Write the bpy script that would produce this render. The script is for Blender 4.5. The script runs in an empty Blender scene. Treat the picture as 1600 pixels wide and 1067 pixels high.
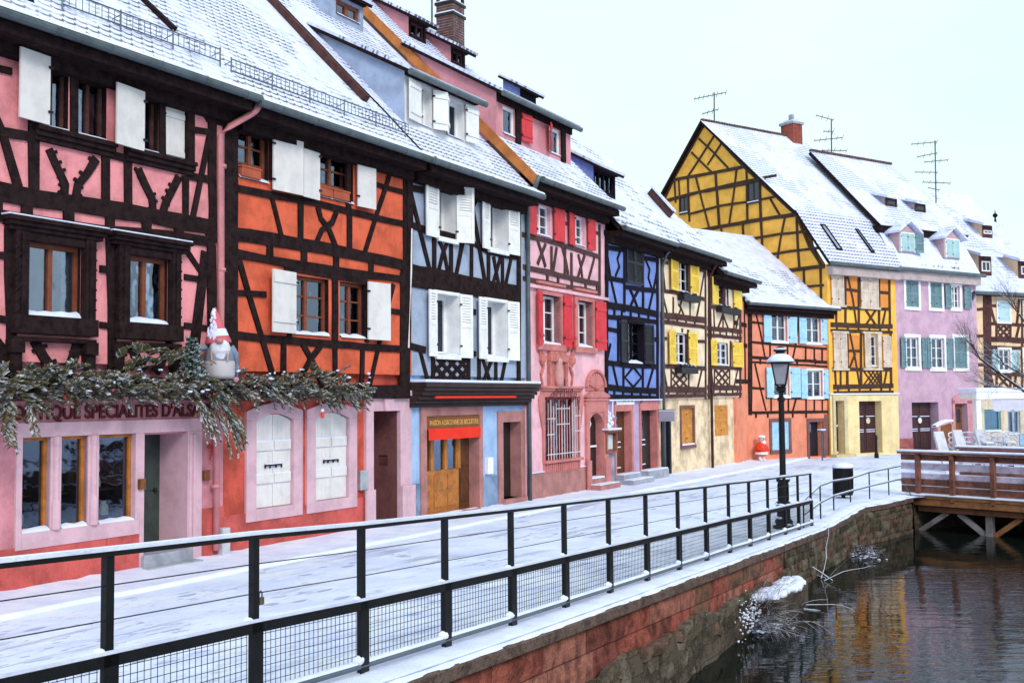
import bpy, bmesh, math, random
from math import sin, cos, tan, radians, pi, sqrt, atan2
from mathutils import Vector as V, Matrix
random.seed(7)
rnd = random.random
def ru(a, b): return a + (b - a) * random.random()
# ------------------------------------------------------------------ camera, sky, sun, exposure
SC = bpy.context.scene
COL = SC.collection
F = 1700.0; PITCH = radians(3.0); ROLL = radians(0.5); EYE = 2.5
f0 = V((0, cos(PITCH), sin(PITCH))); r0 = V((1, 0, 0)); u0 = V((0, -sin(PITCH), cos(PITCH)))
cr_, sr_ = cos(ROLL), sin(ROLL)
RT = r0 * cr_ - u0 * sr_; UP = r0 * sr_ + u0 * cr_
cam = bpy.data.cameras.new('camera'); camo = bpy.data.objects.new('camera', cam); COL.objects.link(camo)
cam.sensor_width = 36; cam.lens = F / 1600 * 36; cam.clip_end = 3000; cam.clip_start = .1
m = Matrix((RT, UP, -f0)).transposed().to_4x4(); m.translation = V((0, 0, EYE)); camo.matrix_world = m
SC.camera = camo
w = bpy.data.worlds.new('World'); SC.world = w; w.use_nodes = True
nt = w.node_tree; nt.nodes.clear()
SUN_EL = radians(34); SUN_AZ = radians(156)      # compass-like: 0 = +Y, 90 = +X
def N_(nt, t, **k):
    n = nt.nodes.new(t)
    for a, b in k.items(): setattr(n, a, b)
    return n
out = N_(nt, 'ShaderNodeOutputWorld'); bg = N_(nt, 'ShaderNodeBackground'); bg2 = N_(nt, 'ShaderNodeBackground')
sky = N_(nt, 'ShaderNodeTexSky', sky_type='NISHITA', sun_disc=False, sun_elevation=SUN_EL, sun_rotation=SUN_AZ)
nt.links.new(sky.outputs[0], bg.inputs[0]); bg.inputs[1].default_value = .08
tc = N_(nt, 'ShaderNodeTexCoord'); nz = N_(nt, 'ShaderNodeTexNoise'); nz.inputs['Scale'].default_value = 2.2
nz.inputs['Detail'].default_value = 5
mp = N_(nt, 'ShaderNodeMapping'); mp.inputs['Scale'].default_value = (1, 1, 2.5)
nt.links.new(tc.outputs['Generated'], mp.inputs[0]); nt.links.new(mp.outputs[0], nz.inputs[0])
rp = N_(nt, 'ShaderNodeValToRGB'); rp.color_ramp.elements[0].position = .36; rp.color_ramp.elements[1].position = .66
rp.color_ramp.elements[0].color = (.71, .95, .99, 1); rp.color_ramp.elements[1].color = (.84, .985, 1, 1)
nt.links.new(nz.outputs[0], rp.inputs[0]); nt.links.new(rp.outputs[0], bg2.inputs[0]); bg2.inputs[1].default_value = 1.0
ms = N_(nt, 'ShaderNodeMixShader'); ms.inputs[0].default_value = .93
nt.links.new(bg.outputs[0], ms.inputs[1]); nt.links.new(bg2.outputs[0], ms.inputs[2]); nt.links.new(ms.outputs[0], out.inputs[0])
sl = bpy.data.lights.new('sun', 'SUN'); sl.energy = 1.8; sl.angle = radians(20); sl.color = (1, .93, .88)
so = bpy.data.objects.new('sun', sl); COL.objects.link(so)
sd = V((sin(SUN_AZ) * cos(SUN_EL), cos(SUN_AZ) * cos(SUN_EL), sin(SUN_EL)))
so.rotation_euler = sd.to_track_quat('Z', 'Y').to_euler()
SC.view_settings.view_transform = 'Standard'; SC.view_settings.look = 'None'
SC.view_settings.exposure = .25; SC.view_settings.gamma = 1
# ------------------------------------------------------------------ materials
def lin(h, k=1.0):
    h = h.lstrip('#'); o = []
    for i in (0, 2, 4):
        c = int(h[i:i + 2], 16) / 255
        o.append(min(1, (c / 12.92 if c <= .04045 else ((c + .055) / 1.055) ** 2.4) * k))
    return o
MC = {}
def base_nodes(name):
    mt = bpy.data.materials.new(name); mt.use_nodes = True; nt = mt.node_tree; nt.nodes.clear()
    o = N_(nt, 'ShaderNodeOutputMaterial'); b = N_(nt, 'ShaderNodeBsdfPrincipled'); nt.links.new(b.outputs[0], o.inputs[0])
    return mt, nt, b, o
def noise(nt, vec, scale, det=4, rough=.6):
    n = N_(nt, 'ShaderNodeTexNoise'); n.inputs['Scale'].default_value = scale; n.inputs['Detail'].default_value = det
    n.inputs['Roughness'].default_value = rough
    if vec is not None: nt.links.new(vec, n.inputs['Vector'])
    return n.outputs[0]
def mapping(nt, vec, sc, rot=(0, 0, 0)):
    m = N_(nt, 'ShaderNodeMapping'); m.inputs['Scale'].default_value = sc; m.inputs['Rotation'].default_value = rot
    nt.links.new(vec, m.inputs[0]); return m.outputs[0]
def mth(nt, op, a, b=None, c=None):
    n = N_(nt, 'ShaderNodeMath', operation=op)
    for i, v in enumerate((a, b, c)):
        if v is None: continue
        if isinstance(v, (int, float)): n.inputs[i].default_value = v
        else: nt.links.new(v, n.inputs[i])
    return n.outputs[0]
def ramp(nt, f, a, b, lo=0., hi=1.):
    n = N_(nt, 'ShaderNodeMapRange', interpolation_type='SMOOTHSTEP')
    n.inputs[1].default_value = a; n.inputs[2].default_value = b; n.inputs[3].default_value = lo; n.inputs[4].default_value = hi
    nt.links.new(f, n.inputs[0]); return n.outputs[0]
def mixc(nt, f, a, b):
    n = N_(nt, 'ShaderNodeMix', data_type='RGBA')
    if isinstance(f, (int, float)): n.inputs[0].default_value = f
    else: nt.links.new(f, n.inputs[0])
    for i, v in ((6, a), (7, b)):
        if isinstance(v, (list, tuple)): n.inputs[i].default_value = (*v[:3], 1)
        else: nt.links.new(v, n.inputs[i])
    return n.outputs[2]
def bump(nt, b, h, st, dist=.02):
    n = N_(nt, 'ShaderNodeBump'); n.inputs['Strength'].default_value = st; n.inputs['Distance'].default_value = dist
    nt.links.new(h, n.inputs['Height']); nt.links.new(n.outputs[0], b.inputs['Normal'])
def mat(name, c, rough=.8, amt=.25, sc=3., fine=60., bst=.4, metal=0., c2=None, streak=0., bd=.01, spec=.25):
    if name in MC: return MC[name]
    mt, nt, b, o = base_nodes(name); tc = N_(nt, 'ShaderNodeTexCoord').outputs['Object']
    c = lin(c) if isinstance(c, str) else list(c)
    d = lin(c2) if isinstance(c2, str) else ([x * (1 - amt) for x in c] if c2 is None else c2)
    l = [min(1, x * (1 + amt * .45)) for x in c]
    n1 = noise(nt, tc, sc, 6, .65); f1 = ramp(nt, n1, .33, .62)
    col = mixc(nt, f1, d, l)
    n2 = noise(nt, tc, fine, 3, .7); col = mixc(nt, ramp(nt, n2, .25, .55, amt * 1.1, 0), col, [x * .45 for x in c])
    if streak:
        n3 = noise(nt, mapping(nt, tc, (5, 5, .7)), 1.6, 5, .7)
        col = mixc(nt, ramp(nt, n3, .52, .78, 0, streak), col, [x * .45 for x in c])
    nt.links.new(col, b.inputs['Base Color']); b.inputs['Roughness'].default_value = rough; b.inputs['Metallic'].default_value = metal
    if spec is not None: b.inputs['Specular IOR Level'].default_value = spec
    if bst: bump(nt, b, mth(nt, 'ADD', n2, mth(nt, 'MULTIPLY', n1, .6)), bst, bd)
    MC[name] = mt; return mt
def plaster(name, c, amt=.2, streak=.45): return mat(name, c, .9, amt * 1.25, 2.0, 55, .8, streak=streak, spec=.12, bd=.014)
SNOWC = (.80, .80, .93)
def snow_mat():
    mt, nt, b, o = base_nodes('snow'); tc = N_(nt, 'ShaderNodeTexCoord').outputs['Object']
    n1 = noise(nt, tc, 2.2, 6, .6); n2 = noise(nt, tc, 22, 5, .7)
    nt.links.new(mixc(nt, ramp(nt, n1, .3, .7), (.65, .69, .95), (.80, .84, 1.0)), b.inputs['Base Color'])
    b.inputs['Roughness'].default_value = .65; b.inputs['Specular IOR Level'].default_value = .2
    bump(nt, b, mth(nt, 'ADD', n1, mth(nt, 'MULTIPLY', n2, .35)), .6, .05); return mt
def street_snow():
    mt, nt, b, o = base_nodes('street_snow'); tc = N_(nt, 'ShaderNodeTexCoord').outputs['Object']
    al = mapping(nt, tc, (1, 1, 1), (0, 0, radians(29.6)))        # x across, y along the street
    tr = noise(nt, mapping(nt, al, (1.5, .12, 1)), 2.0, 6, .7)     # long wheel and foot tracks
    ft = noise(nt, mapping(nt, al, (3.2, 1.3, 1)), 2.6, 4, .6)
    pt = noise(nt, al, .45, 3, .5); fine = noise(nt, tc, 14, 6, .75)
    k = mth(nt, 'MULTIPLY', ramp(nt, tr, .50, .66, 0, .85), ramp(nt, pt, .42, .62))
    k = mth(nt, 'MAXIMUM', k, mth(nt, 'MULTIPLY', ramp(nt, ft, .58, .68), ramp(nt, pt, .40, .62, 0, .8)))
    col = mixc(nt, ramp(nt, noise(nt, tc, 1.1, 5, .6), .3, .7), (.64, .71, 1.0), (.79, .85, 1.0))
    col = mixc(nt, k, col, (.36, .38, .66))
    vo = N_(nt, 'ShaderNodeTexVoronoi'); vo.inputs['Scale'].default_value = 1.0; nt.links.new(mapping(nt, al, (3.4, 1.7, 1)), vo.inputs['Vector'])
    fp_ = mth(nt, 'MULTIPLY', ramp(nt, vo.outputs['Distance'], .16, .30, 1, 0), ramp(nt, noise(nt, mapping(nt, al, (.9, .25, 1)), 1.3, 3, .5), .50, .60)); k = mth(nt, 'MAXIMUM', k, mth(nt, 'MULTIPLY', fp_, .75))
    col = mixc(nt, mth(nt, 'MULTIPLY', fp_, .8), col, (.38, .42, .74))
    dk = mth(nt, 'MULTIPLY', ramp(nt, fine, .63, .74), mth(nt, 'MULTIPLY', ramp(nt, tr, .53, .64, 0, .75), ramp(nt, pt, .45, .6)))
    col = mixc(nt, dk, col, (.22, .21, .30))
    nt.links.new(col, b.inputs['Base Color']); b.inputs['Roughness'].default_value = .6; b.inputs['Specular IOR Level'].default_value = .25
    h = mth(nt, 'SUBTRACT', mth(nt, 'MULTIPLY', fine, .4), k); bump(nt, b, h, .8, .05); return mt
def tile_mat(name, cover=.5, tw=.20, th=.175, tile=(.13, .12, .17), straight=False):
    """beaver-tail roof tiles under thin snow: dark crescents paint in bare tile and the shadow line below each tile end"""
    mt, nt, b, o = base_nodes(name); tcn = N_(nt, 'ShaderNodeTexCoord'); uv = tcn.outputs['UV']; ob = tcn.outputs['Object']
    wob = noise(nt, ob, 3, 2, .5)
    sx = N_(nt, 'ShaderNodeSeparateXYZ'); nt.links.new(uv, sx.inputs[0])
    r = mth(nt, 'DIVIDE', mth(nt, 'ADD', sx.outputs[1], mth(nt, 'MULTIPLY', wob, .04)), th); ri = mth(nt, 'FLOOR', r)
    par = mth(nt, 'MULTIPLY', mth(nt, 'MODULO', mth(nt, 'ABSOLUTE', ri), 2), .5)
    u = mth(nt, 'ADD', mth(nt, 'DIVIDE', sx.outputs[0], tw), par)
    uf = mth(nt, 'SUBTRACT', mth(nt, 'FRACT', u), .5); u2 = mth(nt, 'MULTIPLY', mth(nt, 'MULTIPLY', uf, uf), 4)
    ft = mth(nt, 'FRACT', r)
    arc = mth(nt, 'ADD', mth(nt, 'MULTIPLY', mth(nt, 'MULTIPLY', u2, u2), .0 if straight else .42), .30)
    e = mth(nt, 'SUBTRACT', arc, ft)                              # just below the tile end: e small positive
    band = mth(nt, 'MULTIPLY', ramp(nt, e, -.03, .03), ramp(nt, e, .22, .42, 1, 0))  # crescent of painted shadow and bare tile under each tile end
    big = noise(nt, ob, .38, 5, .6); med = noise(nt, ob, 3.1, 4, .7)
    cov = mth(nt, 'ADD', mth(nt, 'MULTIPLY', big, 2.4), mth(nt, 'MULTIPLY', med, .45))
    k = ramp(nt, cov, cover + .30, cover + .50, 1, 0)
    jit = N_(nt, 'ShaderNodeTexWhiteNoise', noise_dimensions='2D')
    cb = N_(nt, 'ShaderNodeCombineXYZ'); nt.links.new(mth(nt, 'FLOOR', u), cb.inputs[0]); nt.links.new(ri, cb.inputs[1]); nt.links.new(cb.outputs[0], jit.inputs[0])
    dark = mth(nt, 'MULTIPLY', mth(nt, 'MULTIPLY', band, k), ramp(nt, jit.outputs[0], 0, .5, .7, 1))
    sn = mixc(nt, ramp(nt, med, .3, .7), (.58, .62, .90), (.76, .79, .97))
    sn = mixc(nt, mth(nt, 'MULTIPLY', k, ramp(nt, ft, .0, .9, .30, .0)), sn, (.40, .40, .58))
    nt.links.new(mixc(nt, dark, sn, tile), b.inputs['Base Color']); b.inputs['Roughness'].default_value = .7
    b.inputs['Specular IOR Level'].default_value = .2
    h = mth(nt, 'ADD', mth(nt, 'MULTIPLY', band, -1), mth(nt, 'MULTIPLY', med, .5)); bump(nt, b, h, .7, .03)
    return mt
def glass_mat(name='window_glass', refl=.20, tr=.8, frk=.9, bs=.25):
    mt, nt, b, o = base_nodes(name); nt.nodes.remove(b)
    t = N_(nt, 'ShaderNodeBsdfTransparent'); t.inputs[0].default_value = (tr, tr * 1.02, tr * 1.03, 1)
    g = N_(nt, 'ShaderNodeBsdfGlossy'); g.inputs['Roughness'].default_value = .03; g.inputs[0].default_value = (.58, .67, .86, 1)
    tc = N_(nt, 'ShaderNodeTexCoord').outputs['Object']
    bp = N_(nt, 'ShaderNodeBump'); bp.inputs['Strength'].default_value = bs; bp.inputs['Distance'].default_value = .05
    nt.links.new(noise(nt, tc, 2.5, 2), bp.inputs['Height']); nt.links.new(bp.outputs[0], g.inputs['Normal'])
    fr = N_(nt, 'ShaderNodeFresnel'); fr.inputs[0].default_value = 1.5
    k = mth(nt, 'ADD', mth(nt, 'MULTIPLY', fr.outputs[0], frk), refl); m = N_(nt, 'ShaderNodeMixShader')
    nt.links.new(mth(nt, 'MINIMUM', k, 1.), m.inputs[0]); nt.links.new(t.outputs[0], m.inputs[1]); nt.links.new(g.outputs[0], m.inputs[2])
    nt.links.new(m.outputs[0], o.inputs[0]); return mt
def water_mat():
    mt, nt, b, o = base_nodes('water'); tc = N_(nt, 'ShaderNodeTexCoord').outputs['Object']
    b.inputs['Base Color'].default_value = (.006, .009, .008, 1); b.inputs['Roughness'].default_value = .03; b.inputs['IOR'].default_value = 1.24
    b.inputs['Specular IOR Level'].default_value = .5
    n1 = noise(nt, mapping(nt, tc, (.7, 2.0, 1), (0, 0, .25)), 1.9, 3, .5); n2 = noise(nt, mapping(nt, tc, (.8, 2.6, 1), (0, 0, .2)), 7, 2, .5)
    area = noise(nt, tc, .22, 3, .5)
    h = mth(nt, 'MULTIPLY', mth(nt, 'ADD', n1, mth(nt, 'MULTIPLY', n2, .16)), ramp(nt, area, .38, .58, .2, 1.2))
    bump(nt, b, h, .20, .045); return mt
def stone_mat(name, c1, c2, mortar, bw, bh, msize=.012, rough_amt=.5, uvs=1.0):
    mt, nt, b, o = base_nodes(name); tcn = N_(nt, 'ShaderNodeTexCoord'); ob = tcn.outputs['Object']
    wv = N_(nt, 'ShaderNodeVectorMath', operation='ADD'); nn = N_(nt, 'ShaderNodeTexNoise'); nn.inputs['Scale'].default_value = 1.5
    nt.links.new(ob, nn.inputs[0]); sc = N_(nt, 'ShaderNodeVectorMath', operation='SCALE'); sc.inputs['Scale'].default_value = .06 * rough_amt
    nt.links.new(nn.outputs[1], sc.inputs[0]); nt.links.new(tcn.outputs['UV'], wv.inputs[0]); nt.links.new(sc.outputs[0], wv.inputs[1])
    br = N_(nt, 'ShaderNodeTexBrick'); nt.links.new(wv.outputs[0], br.inputs['Vector'])
    br.inputs['Scale'].default_value = 1; br.inputs['Brick Width'].default_value = bw; br.inputs['Row Height'].default_value = bh
    br.inputs['Mortar Size'].default_value = msize; br.inputs['Mortar Smooth'].default_value = .4
    for i, c in ((1, c1), (2, c2), (3, mortar)): br.inputs[i].default_value = (*c, 1)
    n1 = noise(nt, ob, 2.3, 7, .7); n2 = noise(nt, ob, 17, 6, .75)
    col = mixc(nt, ramp(nt, n1, .42, .66, 0, rough_amt), br.outputs[0], [x * .28 for x in c1])
    col = mixc(nt, ramp(nt, n2, .55, .75, 0, .55), col, [x * .25 for x in c1])
    col = mixc(nt, ramp(nt, noise(nt, ob, 7, 6, .85), .60, .68, 0, .7), col, (.42, .39, .40))
    col = mixc(nt, ramp(nt, noise(nt, mapping(nt, ob, (3, 3, .5)), 1.5, 6, .75), .50, .72, 0, .75), col, [x * .22 for x in c1])
    col = mixc(nt, ramp(nt, noise(nt, ob, 34, 5, .8), .45, .62, 0, .5), col, [x * 1.7 for x in c2])
    nt.links.new(col, b.inputs['Base Color']); b.inputs['Roughness'].default_value = .9; b.inputs['Specular IOR Level'].default_value = .2
    bump(nt, b, mth(nt, 'SUBTRACT', mth(nt, 'ADD', mth(nt, 'MULTIPLY', n1, .8), mth(nt, 'MULTIPLY', n2, .7)), mth(nt, 'MULTIPLY', br.outputs[1], .6)), .8, .04)
    return mt
def emis(name, c, s):
    mt, nt, b, o = base_nodes(name); b.inputs['Base Color'].default_value = (*c, 1)
    b.inputs['Emission Color'].default_value = (*c, 1); b.inputs['Emission Strength'].default_value = s; return mt
SNOW = snow_mat(); STREET = street_snow(); GL = glass_mat(); GLB = glass_mat('shop_glass', refl=.06, tr=.85, frk=.5, bs=.06); WATER = water_mat()
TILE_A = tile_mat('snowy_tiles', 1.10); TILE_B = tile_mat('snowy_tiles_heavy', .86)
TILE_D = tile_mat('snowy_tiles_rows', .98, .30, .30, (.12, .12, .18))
WHITE = mat('white_paint', (.80, .79, .80), .5, .10, 4, 50, .15, streak=.12)
OFFW = mat('offwhite_shutter', (.72, .68, .66), .6, .12, 4, 60, .25, streak=.25)
TIMB = mat('dark_timber', (.023, .013, .014), .88, .6, 7, 38, 1.0, c2=(.012, .007, .008), streak=.3, spec=.06)
TIMB2 = mat('brown_timber', (.085, .038, .036), .85, .4, 5, 40, .7, streak=.3, spec=.1)
TIMBK = mat('black_timber', (.012, .009, .016), .85, .4, 5, 40, .6, spec=.08)
ZINC = mat('zinc', (.11, .135, .15), .45, .25, 3, 40, .2, metal=.35, streak=.3)
IRON = mat('black_iron', (.012, .012, .015), .45, .3, 6, 60, .25, metal=.3)
DARK = mat('dark_interior', (.018, .014, .016), .95, .3, 2, 20, 0)
REDWOOD = mat('red_brown_window_wood', (.20, .055, .028), .5, .25, 6, 40, .2)
ORWOOD = mat('orange_varnished_wood', (.42, .15, .03), .45, .3, 5, 40, .2, streak=.3)
LACE = mat('lace_curtain', (.62, .66, .72), .9, .35, 9, 60, .4)
SAND = mat('pink_sandstone', (.42, .19, .18), .85, .25, 2.2, 55, .5, streak=.35)
GREYST = mat('grey_stone', (.34, .35, .42), .85, .25, 3, 45, .5)
# ------------------------------------------------------------------ planes, pixel look-up, mesh builder
def ray(x, y): return f0 * F + RT * (x - 800) + UP * (533.5 - y)
CAMP = V((0, 0, EYE))
CR = {0: (0, 0, 1), 1: (0, 0, 2.667), 2: (0, 340, 3.556), 3: (0, 560, 2.808), 4: (320, 120, 3.333), 5: (320, 380, 3.811), 6: (320, 580, 3.811),
      7: (560, 560, 3.81), 8: (600, 80, 4.103), 9: (620, 240, 2.965), 10: (900, 180, 3.556), 11: (900, 340, 2.54), 12: (1020, 130, 3.048),
      13: (1120, 400, 2.963), 14: (1340, 180, 3.138), 15: (1340, 420, 3.138), 16: (1180, 640, 3.81), 17: (480, 0, 5.714), 18: (780, 540, 4.105),
      19: (930, 600, 6.67), 20: (500, 0, 4.0), 21: (1380, 690, 6.277), 22: (1260, 700, 6.667), 23: (1460, 580, 7.62), 24: (0, 0, 2.286), 25: (850, 720, 3.076), 26: (230, 470, 4.268)}
def cc(c, x, y): o = CR[c]; return (o[0] + x / o[2], o[1] + y / o[2])
class Pl:
    def __init__(s, o, e1, e2): s.o = V(o); s.e1 = V(e1).normalized(); s.e2 = V(e2).normalized(); s.n = s.e1.cross(s.e2)
    def P(s, a, b, h=0): return s.o + s.e1 * a + s.e2 * b + s.n * h
    def off(s, h): return Pl(s.o + s.n * h, s.e1, s.e2)
    def px(s, x, y):
        d = ray(x, y); t = (s.o - CAMP).dot(s.n) / d.dot(s.n); p = CAMP + d * t - s.o
        return (p.dot(s.e1), p.dot(s.e2))
    def c(s, cr, x, y): return s.px(*cc(cr, x, y))
    def R(s, cr, x0, y0, x1, y1):      # upper-left corner, lower-right corner in crop pixels -> a0,b0,a1,b1
        a, b = s.c(cr, x0, y0); c, d = s.c(cr, x1, y1); return (a, d, c, b)
    def turn(s, a, ang): # same plane turned about the vertical line at a
        q = Matrix.Rotation(ang, 3, 'Z'); return Pl(s.P(a, 0), q @ s.e1, s.e2)
def vplane(A, B): return Pl((A[0], A[1], 0), (B[0] - A[0], B[1] - A[1], 0), (0, 0, 1))
def onz(x, y, z=0.):
    d = ray(x, y); return CAMP + d * ((z - EYE) / d.z)
ZUP = V((0, 0, 1))
class MB:
    def __init__(s): s.v = []; s.f = []; s.uv = []; s.mi = []
    def add(s, vs, fs, uvs=None, mi=0):
        n = len(s.v); s.v += [V(p) for p in vs]; s.uv += (uvs or [(p[0], p[2]) for p in vs])
        s.f += [[i + n for i in f] for f in fs]; s.mi += [mi] * len(fs); return s
    def prism(s, pl, poly, h0, h1, mi=0):
        n = len(poly); vs = [pl.P(a, b, h0) for a, b in poly] + [pl.P(a, b, h1) for a, b in poly]
        ar = sum(poly[i][0] * poly[(i + 1) % n][1] - poly[(i + 1) % n][0] * poly[i][1] for i in range(n))
        fs = [list(range(n))[::-1], list(range(n, 2 * n))] + [[i, (i + 1) % n, n + (i + 1) % n, n + i] for i in range(n)]
        if ar < 0: fs = [f[::-1] for f in fs]
        return s.add(vs, fs, list(poly) * 2, mi)
    def rect(s, pl, r, h0, h1, mi=0):
        a0, b0, a1, b1 = r; return s.prism(pl, [(a0, b0), (a1, b0), (a1, b1), (a0, b1)], h0, h1, mi)
    def beam(s, pl, pts, w, h0, h1, wob=0.012, mi=0):
        q = [pts[0]]
        for p, r in zip(pts, pts[1:]):
            L = sqrt((r[0] - p[0]) ** 2 + (r[1] - p[1]) ** 2); k = max(1, int(L / .55)) if wob else 1
            for i in range(1, k + 1):
                t = i / k; x = p[0] + (r[0] - p[0]) * t; y = p[1] + (r[1] - p[1]) * t
                if wob and (i < k): x += ru(-wob, wob); y += ru(-wob, wob)
                q.append((x, y))
        n = len(q); Lf = []; Rt = []
        for i, p in enumerate(q):
            a = q[max(0, i - 1)]; c = q[min(n - 1, i + 1)]; dx, dy = c[0] - a[0], c[1] - a[1]; l = sqrt(dx * dx + dy * dy) or 1
            ww = w / 2 * (1 + (ru(-.1, .1) if wob else 0)); nx, ny = -dy / l * ww, dx / l * ww
            Lf.append((p[0] + nx, p[1] + ny)); Rt.append((p[0] - nx, p[1] - ny))
        vs = []; uv = []
        h1 = h1 + ru(0, .006)
        for i in range(n):
            for (p, h) in ((Lf[i], h0), (Lf[i], h1), (Rt[i], h1), (Rt[i], h0)): vs.append(pl.P(p[0], p[1], h)); uv.append(p)
        fs = [[0, 1, 2, 3], [4 * n - 4 + k for k in (3, 2, 1, 0)]]
        for i in range(n - 1):
            a = 4 * i; c = a + 4
            for k in range(4): fs.append([a + k, c + k, c + (k + 1) % 4, a + (k + 1) % 4])
        return s.add(vs, fs, uv, mi)
    def tube(s, pts, r, n=8, mi=0, cap=True):
        pts = [V(p) for p in pts]; k = len(pts); rs = r if isinstance(r, (list, tuple)) else [r] * k; vs = []; fs = []
        for i, p in enumerate(pts):
            d = (pts[min(k - 1, i + 1)] - pts[max(0, i - 1)]).normalized(); x = d.cross(ZUP)
            if x.length < .05: x = d.cross(V((0, 1, 0)))
            x.normalize(); y = x.cross(d)
            for j in range(n): t = 2 * pi * j / n; vs.append(p + (x * cos(t) + y * sin(t)) * rs[i])
        for i in range(k - 1):
            for j in range(n): a = i * n; fs.append([a + j, a + (j + 1) % n, a + n + (j + 1) % n, a + n + j])
        if cap: fs += [list(range(n))[::-1], [(k - 1) * n + j for j in range(n)]]
        return s.add(vs, fs, None, mi)
    def lathe(s, c, prof, n=16, ax=None, mi=0):
        vs = []; fs = []; c = V(c); ax = V(ax).normalized() if ax else ZUP
        x = ax.orthogonal().normalized(); y = ax.cross(x)
        for r, z in prof:
            for j in range(n): t = 2 * pi * j / n; vs.append(c + ax * z + (x * cos(t) + y * sin(t)) * max(r, .0005))
        k = len(prof)
        for i in range(k - 1):
            for j in range(n): a = i * n; fs.append([a + j, a + (j + 1) % n, a + n + (j + 1) % n, a + n + j])
        fs += [list(range(n))[::-1], [(k - 1) * n + j for j in range(n)]]
        return s.add(vs, fs, None, mi)
    def blob(s, c, r, n=8, m_=6, jit=.12, mi=0):
        c = V(c); r = V(r) if not isinstance(r, (int, float)) else V((r, r, r)); vs = []; fs = []
        for i in range(m_ + 1):
            ph = -pi / 2 + pi * i / m_
            for j in range(n):
                t = 2 * pi * j / n; k = 1 + ru(-jit, jit)
                vs.append(c + V((cos(ph) * cos(t) * r.x, cos(ph) * sin(t) * r.y, sin(ph) * r.z)) * k)
        for i in range(m_):
            for j in range(n): a = i * n; fs.append([a + j, a + (j + 1) % n, a + n + (j + 1) % n, a + n + j])
        return s.add(vs, fs, None, mi)
    def build(s, name, mats, parent=None, smooth=False, bev=0, label=None, auto=None):
        me = bpy.data.meshes.new(name); o = bpy.data.objects.new(name, me); COL.objects.link(o)
        base = V((0, 0, 0))
        if parent is not None:
            o.parent = parent; q = parent
            while q: base = base + V(q.location); q = q.parent
        me.from_pydata([p - base for p in s.v], [], s.f)
        uvl = me.uv_layers.new(name='UVMap'); flat = []
        for f in s.f:
            for i in f: flat += [float(s.uv[i][0]), float(s.uv[i][1])]
        uvl.data.foreach_set('uv', flat)
        for mt in (mats if isinstance(mats, (list, tuple)) else [mats]): me.materials.append(mt)
        me.polygons.foreach_set('material_index', s.mi)
        if smooth: me.polygons.foreach_set('use_smooth', [True] * len(s.f))
        me.update()
        if bev: bm_ = o.modifiers.new('bevel', 'BEVEL'); bm_.width = bev; bm_.segments = 2; bm_.limit_method = 'ANGLE'
        if label: o['label'] = label
        return o
def tag(o, label=None, cat=None, group=None, kind=None):
    if label: o['label'] = label
    if cat: o['category'] = cat
    if group: o['group'] = group
    if kind: o['kind'] = kind
    return o
def thing(name, loc, label, cat, group=None):
    o = bpy.data.objects.new(name, None); COL.objects.link(o); o.location = loc; o.empty_display_size = .2
    return tag(o, label, cat, group)
def text_mesh(name, txt, pl, rect, mt, parent, h=.01, depth=.008, bold=.0, label=None, shear=0):
    cu = bpy.data.curves.new(name, 'FONT'); cu.body = txt; cu.extrude = depth; cu.offset = bold; cu.size = 1; cu.shear = shear
    to = bpy.data.objects.new('tmp', cu); COL.objects.link(to); bpy.context.view_layer.update()
    me = bpy.data.meshes.new_from_object(to); COL.objects.unlink(to); bpy.data.objects.remove(to)
    xs = [v.co.x for v in me.vertices]; ys = [v.co.y for v in me.vertices]; x0, x1, y0, y1 = min(xs), max(xs), min(ys), max(ys)
    a0, b0, a1, b1 = rect; mb = MB()
    vs = [pl.P(a0 + (v.co.x - x0) / (x1 - x0) * (a1 - a0), b0 + (v.co.y - y0) / (y1 - y0) * (b1 - b0), h + v.co.z) for v in me.vertices]
    mb.add(vs, [list(p.vertices) for p in me.polygons]); return mb.build(name, mt, parent, label=label)
# ------------------------------------------------------------------ setting: street, ground, water
O1 = V((-6.76, 14.46, 0)); TH = radians(29.6); D1 = V((sin(TH), cos(TH), 0)); P0 = Pl(O1, D1, ZUP)   # the row's common front plane
FA = V((-1.09, 7.85, 0)); FB = V((5.94, 21.9, 0)); FP = vplane(FA, FB)
POSTPX = [(172, 860), (400, 835), (567, 820), (697, 806), (800, 795), (883, 785), (952, 777), (1010, 770), (1060, 764), (1103, 759), (1139, 754), (1171, 751), (1200, 747), (1226, 744), (1247, 741.5), (1267, 739)]
FPTS = [FP.px(x, y) for x, y in POSTPX]
_d = FPTS[1][0] - FPTS[0][0]; _z = (FPTS[0][1] - FPTS[2][1]) / 2
FPTS = [(FPTS[0][0] - k * 1.14, FPTS[0][1] + k * .05) for k in (4, 3, 2, 1)] + FPTS
def coping(s):
    if s <= FPTS[0][0]: return FPTS[0][1] - 1.1
    for a, b in zip(FPTS, FPTS[1:]):
        if s <= b[0]: t = (s - a[0]) / (b[0] - a[0]); return a[1] + (b[1] - a[1]) * t - 1.1
    return FPTS[-1][1] - 1.1
WZ = -.95
S_END = FPTS[-1][0]
QL = []                                            # outer edge of the coping (plan + height)
for i in range(0, 33):
    s = -22 + (S_END + 22) * i / 32; p = FP.P(s, 0, .30); QL.append(V((p.x, p.y, coping(s))))
for x, y, z in ((1318, 813, -.12), (1353, 792, -.08), (1380, 788, -.08), (1427, 777, -.06)): QL.append(onz(x, y, z))
QEND = QL[-1].copy()
BD = V((.656, -.755, 0)); BN = V((.755, .656, 0))   # bridge direction, its far side
FWL = [QEND + V((.2, .6, 0)), QEND + BN * 3.2 + BD * .3, QEND + BN * 3.4 + BD * 30]
def sk(p): r = V((p.x, p.y, 0)) - O1; return r.dot(D1), r.dot(P0.n)
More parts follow.
